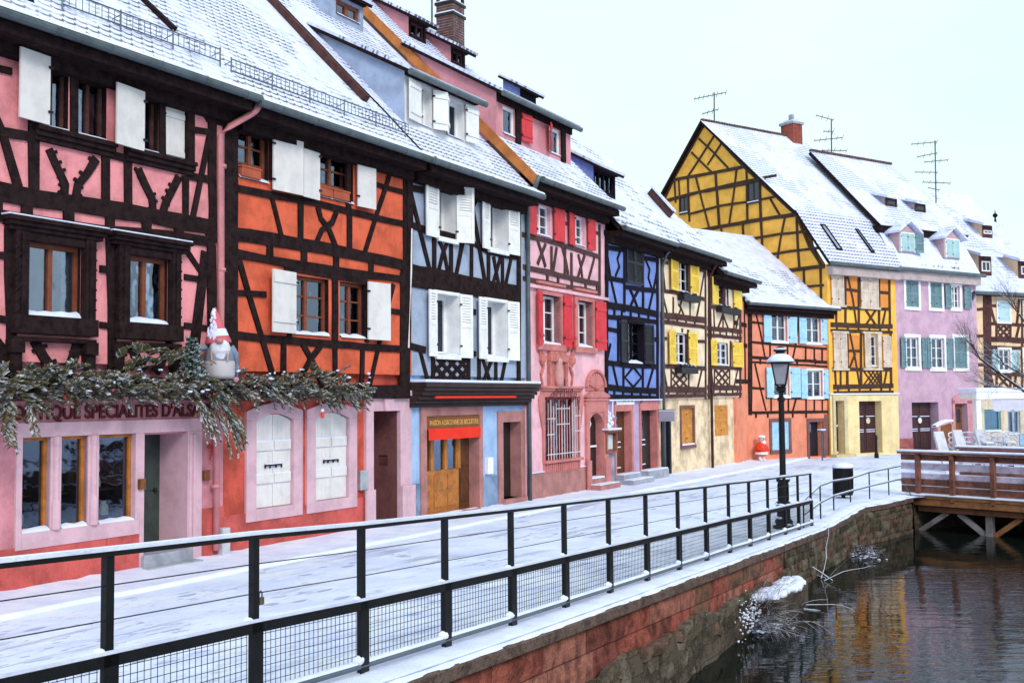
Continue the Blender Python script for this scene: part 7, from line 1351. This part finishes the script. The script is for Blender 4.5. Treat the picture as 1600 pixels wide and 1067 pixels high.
for a, z, x in ((-.2, 0, 0),): mb.tube([gpt(-60, 625, -.25), gpt(150, 618, -.25), gpt(400, 622, -.25), gpt(590, 616, -.25)], .05, 6)
mb.build('garland_rod', TWIG, h)
mb = MB()
for k in range(16): x = ru(60, 560); mb.blob(gpt(x, 614 + ru(-12, 22), ru(.1, .3)), ru(.012, .022), 6, 5, .1)
mb.build('red_berries', mat('red_berries', (.45, .04, .03), .4), h)
TW = []
h = thing('fir_tree', gpt(300, 590, .1), 'little snow-dusted green fir tree standing on the garland beside the gnome', 'small fir tree')
mb = MB(); bs = gpt(300, 596, .0)
for i in range(70):
    t = i / 70; p = bs + ZUP * (.05 + .62 * t); an = i * 2.4; spray(mb, p, V((cos(an), sin(an), .25)), .26 * (1.05 - t * .8), 26, .07, .42, .3)
GN = mat('green_fir_needles', (.02, .10, .05), .7, .3); mb.build('crown', [GN, GN, NS, TWIG], h); mb = MB(); mb.tube([bs, bs + ZUP * .68], .015, 6); mb.build('trunk', TWIG, h)
h = thing('ribbon_bow', P0.P(*P0.c(3, 920, 395), .1), 'red ribbon bow hanging on the pink wall beside the drainpipe', 'bow'); c_ = P0.P(*P0.c(3, 920, 388), .06); e = P0.e1
mb = MB()
for s_ in (-1, 1): mb.tube([c_, c_ + e * .07 * s_ + ZUP * .05, c_ + e * .11 * s_, c_ + e * .05 * s_ - ZUP * .02, c_], [.012, .02, .016, .014, .01], 5); mb.tube([c_, c_ + e * .03 * s_ - ZUP * .10, c_ + e * .05 * s_ - ZUP * .2], [.012, .016, .012], 5)
mb.build('ribbon', bpy.data.materials['red_berries'], h); mb = MB(); mb.tube([c_, c_ + ZUP * .45 - e * .03], .004, 4); mb.build('string', TWIG, h)
h = thing('ornament', gpt(492, 648, .2), 'small red and white christmas ornament hanging under the garland', 'ornament'); c_ = gpt(490, 645, .2); mb = MB(); mb.lathe(c_, [(.01, -.09), (.035, -.08), (.03, .0), (.015, .03)], 10); mb.build('red_coat', REDP, h); mb = MB(); mb.blob(c_ + ZUP * .04, .032, 8, 6, .1); mb.build('white_head', SNOW, h)
# ------------------------------------------------------------------ cloth gnome
g0 = gpt(343, 588, .0); h = thing('gnome', g0, 'big grey cloth gnome with white beard and tall red hat on the garland', 'gnome')
GC = mat('grey_felt', (.20, .23, .32), .95, .2, 6, 60, .5); GW = mat('white_fleece', (.66, .66, .74), .95, .2, 10, 60, .8); GR_ = mat('red_felt', (.58, .12, .16), .95, .2, 6, 60, .4); GF = mat('cream_cloth', (.46, .42, .45), .95, .2)
tv = (CAMP - g0); tv.z = 0; tv.normalize(); rv = tv.cross(ZUP) * -1
mb = MB(); mb.lathe(g0, [(.20, 0), (.235, .08), (.235, .25), (.20, .42), (.13, .54), (.06, .60)], 18); mb.build('body', GC, h, smooth=True)
mb = MB(); mb.lathe(g0, [(.21, -.04), (.242, .02), (.245, .18), (.235, .24)], 18); mb.build('trousers', GF, h, smooth=True)
mb = MB(); mb.blob(g0 + tv * .13 + ZUP * .44, V((.17, .12, .17)), 12, 8, .07); mb.blob(g0 + tv * .17 + ZUP * .33, V((.10, .07, .12)), 10, 7, .08); mb.build('beard', GW, h, smooth=True)
mb = MB(); mb.blob(g0 + tv * .25 + ZUP * .55, V((.06, .05, .045)), 10, 8, 0); mb.build('nose', mat('pink_nose', (.55, .25, .28), .8), h, smooth=True)
mb = MB(); hp = [(.20, .52), (.205, .55), (.17, .63), (.12, .78), (.07, .92), (.03, 1.04), (.012, 1.10)]
mb.lathe(g0 + tv * .02 + rv * .035, hp, 16, ZUP - rv * .10); hat = mb.build('hat', GR_, h, smooth=True)
mb = MB()
mb.lathe(g0 + tv * .02 + rv * .035, [(.172, .635), (.135, .75)], 16, ZUP - rv * .10)
for k in range(40): z = ru(.58, 1.05); r = .19 * (1.13 - z) / .60; t = ru(-.4, 1.5); mb.blob(g0 + tv * .02 + rv * (.035 - z * .1) + (rv * -cos(t) + tv * sin(t)) * r + ZUP * z, V((.026, .026, .035)), 6, 5, .3)
mb.build('white_band', SNOW, hat)
mb = MB(); sh_ = g0 + ZUP * .47 - rv * .15; mb.tube([sh_, sh_ - rv * .14 - ZUP * .03 + tv * .05, sh_ - rv * .26 + ZUP * .03 + tv * .06, sh_ - rv * .33 + ZUP * .12 + tv * .05], [.055, .05, .05, .045], 9); mb.tube([g0 + ZUP * .47 + rv * .17, g0 + ZUP * .35 + rv * .25, g0 + ZUP * .15 + rv * .27, g0 + ZUP * .0 + rv * .25], [.055, .05, .045, .04], 9); mb.build('arms', GC, h, smooth=True)
mb = MB(); mb.blob(sh_ - rv * .36 + ZUP * .16 + tv * .05, V((.06, .05, .06)), 8, 6, .1); mb.blob(g0 - ZUP * .05 + rv * .25, .05, 8, 6, .1); mb.build('mittens', mat('pink_mitten', (.50, .24, .32), .9), h, smooth=True)
TR_ = mat('tan_ribbon', (.52, .32, .22), .8)
for s_ in (-1, 1): mb = MB(); mb.tube([g0 + tv * .20 + rv * .13 * s_ + ZUP * .40, g0 + tv * .24 + rv * .12 * s_ + ZUP * .24], .014, 5); mb.build('brace', TR_, h)
mb = MB(); mb.tube([g0 + tv * .24 + rv * (-.13) + ZUP * .2, g0 + tv * .245 - rv * .09 + ZUP * .245, g0 + tv * .24 - rv * .05 + ZUP * .2], .014, 5); mb.build('ribbon_knot', TR_, h)
# ------------------------------------------------------------------ wooden bridge
WB = mat('red_brown_bridge_wood', (.22, .085, .06), .8, .4, 4, 40, .5, c2=(.10, .045, .04), streak=.3); WBL = mat('snow_dusted_bridge_board', (.55, .50, .70), .8, .25, 4, 40, .5, c2=(.42, .32, .42), streak=.2); WD = mat('deck_beam_wood', (.30, .13, .06), .8, .35, 4, 40, .5, streak=.5); WD2 = mat('dark_beam_wood', (.15, .06, .035), .8, .35, 4, 40, .5)
BP0 = onz(1412, 771.5, -.05); BP0.z = 0; BP = Pl(BP0, (.656, -.755, 0), ZUP); BL = 12.
h = thing('wooden_bridge', BP.P(BL / 2, 0), 'red-brown wooden footbridge with boarded parapet and snow on its handrail', 'bridge')
s_of = lambda x, y=740: BP.px(x, y)[0]; zt = BP.px(1500, 709)[1]
posts = [s_of(1436.6), s_of(1490), s_of(1553.6)]; st = posts[2] - posts[1]; posts += [posts[2] + st * k for k in range(1, 9)]
ds = [(.03, .17, WB), (.25, .40, WBL), (.50, .64, WBL), (.62, .78, WB), (.80, .97, WB)]
for side_o, sg in ((0., 1), (-3.1, -1)):
    for s_ in posts: mb = MB(); mb.rect(BP, (s_ - .055, -.18, s_ + .055, zt - .03), side_o + sg * .01, side_o + sg * .13) if sg > 0 else mb.rect(BP, (s_ - .055, -.18, s_ + .055, zt - .03), side_o - .13, side_o - .01); mb.build('post', WB, h, bev=.008)
    Hh = zt - .0
    for y0, y1, mt_ in ds:
        mb = MB(); mb.rect(BP, (-.05, zt - Hh * y1 - .02, BL, zt - Hh * y0 - .02), side_o - .04, side_o + .005); b_ = mb.build('parapet_board', mt_, h)
        mb = MB(); mb.rect(BP, (-.05, zt - Hh * y0 - .02, BL, zt - Hh * y0 - .0), side_o - .036, side_o + .0); mb.build('board_snow', SNOW, b_)
    mb = MB(); mb.rect(BP, (-.08, zt - .03, BL, zt + .015), side_o - .12, side_o + .15); r_ = mb.build('handrail', WB, h); mb = MB(); mb.rect(BP, (-.1, zt + .015, BL, zt + .07), side_o - .12, side_o + .15); mb.build('handrail_snow', SNOW, r_, bev=.02)
mb = MB(); mb.rect(BP, (0, -.12, BL, -.05), -3.2, .12); mb.build('deck', WD, h); mb = MB(); mb.rect(BP, (0, -.05, BL, .0), -3.15, .14); mb.build('deck_snow', SNOW, h, bev=.02)
mb = MB(); mb.rect(BP, (.15, -.29, BL, -.121), -.08, .10); mb.build('edge_beam', WD, h); mb = MB(); mb.rect(BP, (.4, -.45, BL, -.291), -.16, .02); mb.rect(BP, (.4, -.45, BL, -.291), -3.0, -2.8); mb.build('lower_beam', WD2, h)
sp_ = BP.px(1543.5, 810)[0]
for s_ in (sp_, sp_ + 5.5):
    mb = MB(); mb.rect(BP, (s_ - .08, -2.2, s_ + .08, -.451), -.2, -.04); mb.build('pile', mat('weathered_pile', (.28, .24, .27), .9, .4), h)
    for sg in (-1, 1): mb = MB(); mb.beam(BP, [(s_ + sg * .04, -1.0), (s_ + sg * .78, -.46)], .12, -.17, -.07, 0); mb.build('brace', WD if sg > 0 else bpy.data.materials['weathered_pile'], h)
mb = MB(); a = BP.px(1432, 820)[0]; mb.beam(BP, [(a, -1.0), (a + .8, -.46)], .12, -.17, -.07, 0); mb.build('brace', bpy.data.materials['weathered_pile'], h)
# ------------------------------------------------------------------ cafe terrace: pergola, chairs, board
AW = F11.off(3.4); p0 = onz(1532, 715, -.07); AW = Pl(V((p0.x, p0.y, 0)), F11.e1, ZUP); zt = AW.px(1532, 618)[1]
h = thing('pergola_awning', p0, 'white cafe awning on a white post with a scalloped valance and thick snow on top', 'awning')
mb = MB(); mb.rect(AW, (-.13, -.1, .13, zt - .12), -.2, .0); mb.build('post', WHITE, h); mb = MB(); mb.rect(AW, (-.2, zt - .14, 9, zt + .12), -.15, .08); mb.rect(AW, (-.12, zt - .12, .08, zt + .1), -.9, -.15); mb.build('beam', WHITE, h)
mb = MB(); mb.rect(AW, (-.22, zt + .12, 9, zt + .32), -.9, .12); mb.build('awning_snow', SNOW, h, bev=.05)
mb = MB(); vs = []; n = 90
for i in range(n + 1): a = .7 + 8 * i / n; vs += [AW.P(a, zt - .12, .02), AW.P(a, zt - .58 - .08 * abs(sin(i * .5)), .06)]
mb.add(vs, [[2 * i, 2 * i + 1, 2 * i + 3, 2 * i + 2] for i in range(n)]); mb.build('valance', mat('lilac_grey_canvas', (.52, .50, .60), .9, .1), h)
CH = mat('white_metal_chair', (.60, .58, .64), .5, .15)
def chair(loc, rz, label, first=None):
    if first is None:
        r = thing('terrace_chair', (0, 0, 0), label, 'chair', 'stacked snowy chairs on the cafe terrace')
        mb = MB(); mb.lathe(V((0, 0, .42)), [(.20, 0), (.22, .015), (.20, .03)], 14); mb.build('seat', CH, r)
        for sx in (-1, 1):
            for sy in (-1, 1): mb = MB(); mb.tube([V((sx * .17, sy * .17, .42)), V((sx * .23, sy * .23, 0))], .014, 5); mb.build('leg', CH, r)
        mb = MB(); arc = [V((.26 * cos(t), .24 * sin(t), .64 + .16 * max(0, sin(t)))) for t in [(-.45 + i * (pi + .9) / 12) for i in range(13)]]; mb.tube([V((.2, -.14, .42))] + arc + [V((-.2, -.14, .42))], .016, 6)
        for i in (4, 6, 8): mb.tube([arc[i], V((arc[i].x * .75, .2, .44))], .008, 4)
        mb.build('backrest', CH, r); mb = MB(); mb.lathe(V((0, 0, .45)), [(.19, 0), (.18, .03), (.10, .05), (.01, .055)], 12); mb.tube([p + ZUP * .015 for p in arc], .018, 6); mb.build('chair_snow', SNOW, r)
    else:
        r = first.copy(); COL.objects.link(r); r['label'] = label
        for ch in list(first.children): c = ch.copy(); COL.objects.link(c); c.parent = r
    r.location = loc; r.rotation_euler = (0, 0, rz); return r
words = ['lowest', 'second from the ground', 'third from the ground', 'topmost']; first = None
stks = [(1496, 738, .3, 'leftmost stack by the wooden board'), (1512, 736, 2.9, 'second stack from the left'), (1545, 737, .5, 'stack just right of the awning post'), (1562, 735, 2.6, 'fourth stack from the left'), (1580, 736, .1, 'rightmost stack in view')]
for x, y, rz, w_ in stks:
    p = onz(x, y, -.07)
    for k in range(4):
        lab = 'snowy white chair, ' + words[k] + ' in the ' + w_; c = chair((p.x + ru(-.02, .02), p.y + ru(-.02, .02), -.07 + k * .17), rz + ru(-.1, .1), lab, first)
        if first is None: first = c
for k, (x, y, lb) in enumerate(((1494, 738, 'pale folded table leaning at the left end of the stacked chairs'), (1522, 733, 'pale folded table leaning behind the awning post'), (1556, 731, 'pale folded table leaning among the right-hand chairs'))):
    p = onz(x, y + 6, -.07); q = Pl(p + F11.n * -.2, F11.e1, V((-.35 * F11.e1.x, -.35 * F11.e1.y, 1))); q.e1 = F11.e1; h = thing('folded_table', p, lb, 'folded table', 'folded tables on the cafe terrace'); mb = MB(); mb.rect(q, (-.2, .0, .2, 1.5), -.02, .02); mb.build('table_top', CH, h); mb = MB(); mb.rect(q, (-.2, .2, -.16, 1.4), -.06, -.02); mb.rect(q, (.16, .2, .2, 1.4), -.06, -.02); mb.build('leg', CH, h)
p = onz(1478, 716, -.07); q = Pl(p, F10.e1, ZUP); h = thing('notice_board', p, 'brown wooden board with a curved snowy top between two pink posts', 'notice board'); zc_ = lambda y: q.px(1478, y)[1]; xa = lambda x: q.px(x, 690)[0]
mb = MB(); x0, x1 = xa(1469), xa(1486); yb, yt_ = zc_(702), zc_(666); mb.prism(q, [(x0, yb + .25), ((x0 + x1) / 2, yb), (x1, yb + .25), (x1, yt_ + .12), (x0, yt_)], -.03, .03); mb.build('panel', mat('board_wood', (.20, .065, .02), .6, .3), h)
for xx in (1466, 1488): mb = MB(); a = xa(xx); mb.rect(q, (a - .09, 0, a + .09, yt_ + .05), -.06, .06); mb.build('post', mat('pink_post', (.50, .26, .24), .8, .2), h)
mb = MB(); n = 10; vs = []
for i in range(n + 1): t = i / n; a = xa(1460) + (xa(1487) - xa(1460)) * t; z = yt_ - .02 + .22 * sin(t * pi * .6); vs += [q.P(a, z, -.12), q.P(a, z, .12), q.P(a, z + .08, .1), q.P(a, z + .08, -.1)]
mb.add(vs, [[4 * i + k, 4 * i + 4 + k, 4 * i + 4 + (k + 1) % 4, 4 * i + (k + 1) % 4] for i in range(n) for k in range(4)]); mb.build('curved_snow', SNOW, h)
# ------------------------------------------------------------------ aerials and the tall chimney on the row
def aerial(base, top, label, kind, yaw=0):
    h = thing('tv_aerial', base, label, 'aerial', 'television aerials on the roofs'); mb = MB(); mb.tube([base - ZUP * .6, top], .035, 5); mb.build('mast', ZINC, h); ht = (top - base).length; mb = MB()
    for (f, L0, L1, tilt, tn) in kind:
        c = base.lerp(top, f); d = V((cos(yaw), sin(yaw), tilt)).normalized(); mb.tube([c - d * L0, c + d * L1], .022, 4); s_ = V((-sin(yaw), cos(yaw), 0))
        for k in range(tn): q = c - d * L0 + d * (L0 + L1) * k / max(1, tn - 1); e = .12 + .05 * (k % 3); mb.tube([q - s_ * e * .7 + ZUP * e * .5, q + s_ * e * .7 - ZUP * e * .5], .012, 4)
    mb.build('antenna_rods', ZINC, h)
def onray(x, y, ref): d = ray(x, y); return CAMP + d / F * ((ref - CAMP).dot(f0))
ra_ = V(G9.P(*apex)); b = onray(1116, 196, ra_ + F9.e1 * 1.); t = onray(1116, 145, b); aerial(b, t, 'left aerial above the apex of the yellow gable', [(.93, 1.0, .6, .22, 8), (.45, .6, .2, .3, 4), (.1, .25, .2, -.3, 2)], .1)
rb_ = q2.P(la + 1.2, rl); b = onray(1299, 238, rb_); t = onray(1299, 186, b); aerial(b, t, 'middle aerial on the mauve house ridge right of the brick chimney', [(.98, .8, .1, -.25, 4), (.62, .4, .1, 0, 3), (.4, .9, .6, .12, 6), (.05, .5, .8, .0, 5)], .1)
rc_ = q3.P(0, r0_[1]); b = onray(1462, 300, rc_); t = onray(1461, 220, b); aerial(b, t, 'right tall aerial rising over the tan house roof', [(.97, 1.3, .1, .1, 5), (.75, 1.0, .1, .2, 4), (.6, .6, .7, .1, 4), (.38, 1.1, .1, 0, 4), (.18, .7, .8, -.03, 5), (.05, .4, .2, -.2, 2)], .1)
b = R4.p.P(0, 8.6); b = onray(675, 6, R4.p.P(R4.a1 - 2, 8)); t = onray(675, -20, b); aerial(b, t, 'thin aerial beside the tall brick chimney over the pink dormers', [(.6, .3, .3, 0, 3)], .3)
cb = onray(717, 62, R4.p.P(A45 - 1.2, 7.6)); CP = Pl(V((cb.x, cb.y, 0)), D1, ZUP); z0, z1 = cb.z - 1.4, onray(717, 8, cb).z; h = H4
mb = MB(); mb.rect(CP, (-.32, z0, .32, z1), -.6, 0); c_ = mb.build('chimney', stone_mat('dark_chimney_brick', (.16, .06, .05), (.10, .05, .05), (.3, .28, .3), .22, .08, .012, .6), h); mb = MB(); mb.rect(CP, (-.36, z1 - .35, .36, z1 - .27), -.64, .04); mb.rect(CP, (-.36, z1, .36, z1 + .08), -.64, .04)
for x in (-.32, .24): mb.rect(CP, (x, z1 + .08, x + .08, z1 + .55), -.08, 0); mb.rect(CP, (x, z1 + .08, x + .08, z1 + .55), -.6, -.52)
mb.rect(CP, (-.4, z1 + .55, .4, z1 + .65), -.68, .08); mb.build('chimney_crown', bpy.data.materials['near_black_door'], c_); mb = MB(); mb.rect(CP, (-.35, z1 - .27, .35, z1 - .23), -.63, .03); mb.rect(CP, (-.35, z1 + .08, .35, z1 + .11), -.63, .03); mb.build('chimney_snow', SNOW, c_)
# ------------------------------------------------------------------ bare tree at the right
BK = mat('tree_bark', (.045, .028, .030), .9, .4, 6, 40, .5)
def grow(mb, ms, p, d, r, L, lev, rng, spread=.55, up=.05):
    n = 4; pts = [p]; q = p
    for i in range(n): d = (d + V((rng.uniform(-1, 1), rng.uniform(-1, 1), rng.uniform(-1, 1))) * .16 + ZUP * up).normalized(); q = q + d * L / n; pts.append(q)
    rr = [r * (1 - .5 * i / n) for i in range(n + 1)]; mb.tube(pts, rr, 6 if lev > 2 else (4 if lev > 0 else 3), cap=False)
    if lev > (0 if r < .013 and L < .5 else 1) and abs(d.z) < .85: ms.tube([p_ + ZUP * k * .8 for p_, k in zip(pts, rr)], [k * .62 for k in rr], 4, cap=False)
    if lev == 0: return
    for k in range(3 if lev > 1 else 4):
        i = rng.randint(1, n); ax = V((rng.uniform(-1, 1), rng.uniform(-1, 1), rng.uniform(-1, 1))).normalized(); grow(mb, ms, pts[i], (d + ax * spread * 1.4).normalized(), rr[i] * .62, L * rng.uniform(.55, .85), lev - 1, rng, spread, up)
    grow(mb, ms, q, d, rr[-1], L * .75, lev - 1, rng, spread, up)
tb = onz(1668, 742, -.07); h = thing('bare_tree', tb, 'bare dark tree with snow along its branches reaching in from the right edge', 'tree'); rng = random.Random(5); mb = MB(); ms = MB()
def at(x, y): return onray(x, y, tb)
mb.tube([tb - ZUP * .1, tb.lerp(at(1660, 650), .5), at(1655, 640)], [.17, .14, .11], 8)
limbs = [([(1655, 650), (1612, 618), (1570, 588), (1535, 560), (1522, 548)], .055), ([(1655, 640), (1625, 600), (1600, 585), (1570, 570)], .045), ([(1655, 640), (1650, 570), (1610, 520), (1590, 490)], .06), ([(1640, 640), (1610, 612), (1560, 605)], .03)]
for pp, r in limbs:
    P3 = [at(*p) + V((rng.uniform(-.1, .1), rng.uniform(-.25, .25), 0)) for p in pp]; rs = [r * (1 - .55 * i / (len(P3) - 1)) for i in range(len(P3))]; mb.tube(P3, rs, 7); ms.tube([p + ZUP * k * .75 for p, k in zip(P3, rs)], [k * .7 for k in rs], 5)
    for i in range(1, len(P3)):
        for k in range(2 + (i == len(P3) - 1) * 3): d = (P3[i] - P3[i - 1]).normalized(); grow(mb, ms, P3[i], (d + V((rng.uniform(-.8, .5), rng.uniform(-.6, .6), rng.uniform(-.3, .9)))).normalized(), .014, rng.uniform(.4, .7), 3, rng, .5, .02)
mb.build('trunk', BK, h); ms.build('branch_snow', SNOW, h)
# ------------------------------------------------------------------ snowy brushwood in the canal
def brush2(px, py, n, L, label, fan, seed):
    p = onz(px, py, WZ); h = thing('snowy_brushwood', p, label, 'brushwood', 'snowy brushwood at the foot of the quay wall'); rng = random.Random(seed); mb = MB(); ms = MB()
    for i in range(n):
        d = (BD * rng.uniform(*fan[0]) + V((0, -1, 0)) * rng.uniform(*fan[1]) + ZUP * rng.uniform(*fan[2])).normalized(); q = p + V((rng.uniform(-.25, .25), rng.uniform(-.2, .2), rng.uniform(0, .1)))
        grow(mb, ms, q, d, rng.uniform(.006, .011), L * rng.uniform(.5, 1), 3, rng, .5, -.06)
    for i in range(n * 3): ms.blob(p + V((rng.gauss(0, .16), rng.gauss(0, .16), abs(rng.gauss(.02, .07)))), V((rng.uniform(.012, .05), rng.uniform(.012, .05), rng.uniform(.006, .018))), 6, 4, .5)
    mb.build('twigs', TWIG, h); ms.build('twig_snow', SNOW, h)
def brush(px, py, n, L, label, fan, seed, r=.012, heavy=True):
    p = onz(px, py, WZ); h = thing('snowy_brushwood', p, label, 'brushwood', 'snowy brushwood at the foot of the quay wall'); rng = random.Random(seed); mb = MB(); ms = MB()
    for i in range(n):
        d = (BD * rng.uniform(*fan[0]) + V((0, -1, 0)) * rng.uniform(*fan[1]) + ZUP * rng.uniform(*fan[2])).normalized(); q = p + V((rng.uniform(-.2, .2), rng.uniform(-.2, .2), 0)); pts = [q]
        for k in range(5): d = (d + V((rng.uniform(-1, 1), rng.uniform(-1, 1), rng.uniform(-.9, .5))) * .25).normalized(); q = q + d * L * rng.uniform(.7, 1.1) / 5; q.z = max(q.z, WZ - .02); pts.append(q)
        rs = [r * (1 - .13 * k) for k in range(6)]; mb.tube(pts, rs, 4); k_ = 1.7 if heavy else .9; ms.tube([a + ZUP * b * 1.1 for a, b in zip(pts, rs)], [b * k_ for b in rs], 5)
    mb.build('twigs', TWIG, h); ms.build('twig_snow', SNOW, h)
brush2(1192, 985, 26, .42, 'big tangle of snow-covered brushwood under the snowy ledge', ((-.2, 1.2), (-.3, .3), (.1, .9)), 3)
brush2(1354, 872, 16, .22, 'small snowy clump of brushwood standing in the water near the bridge', ((-.8, .8), (-.5, .5), (.1, 1.0)), 4)
brush(1290, 905, 5, 1.1, 'few thin snowy sticks poking out of the water below the old wall', ((-.6, 1.0), (-.8, .2), (.1, .7)), 8, .010, False)
brush(1235, 948, 4, 1.0, 'long bare sticks lying over the water right of the snowy ledge', ((.4, 1.2), (-.6, .2), (.05, .4)), 9, .009, False)
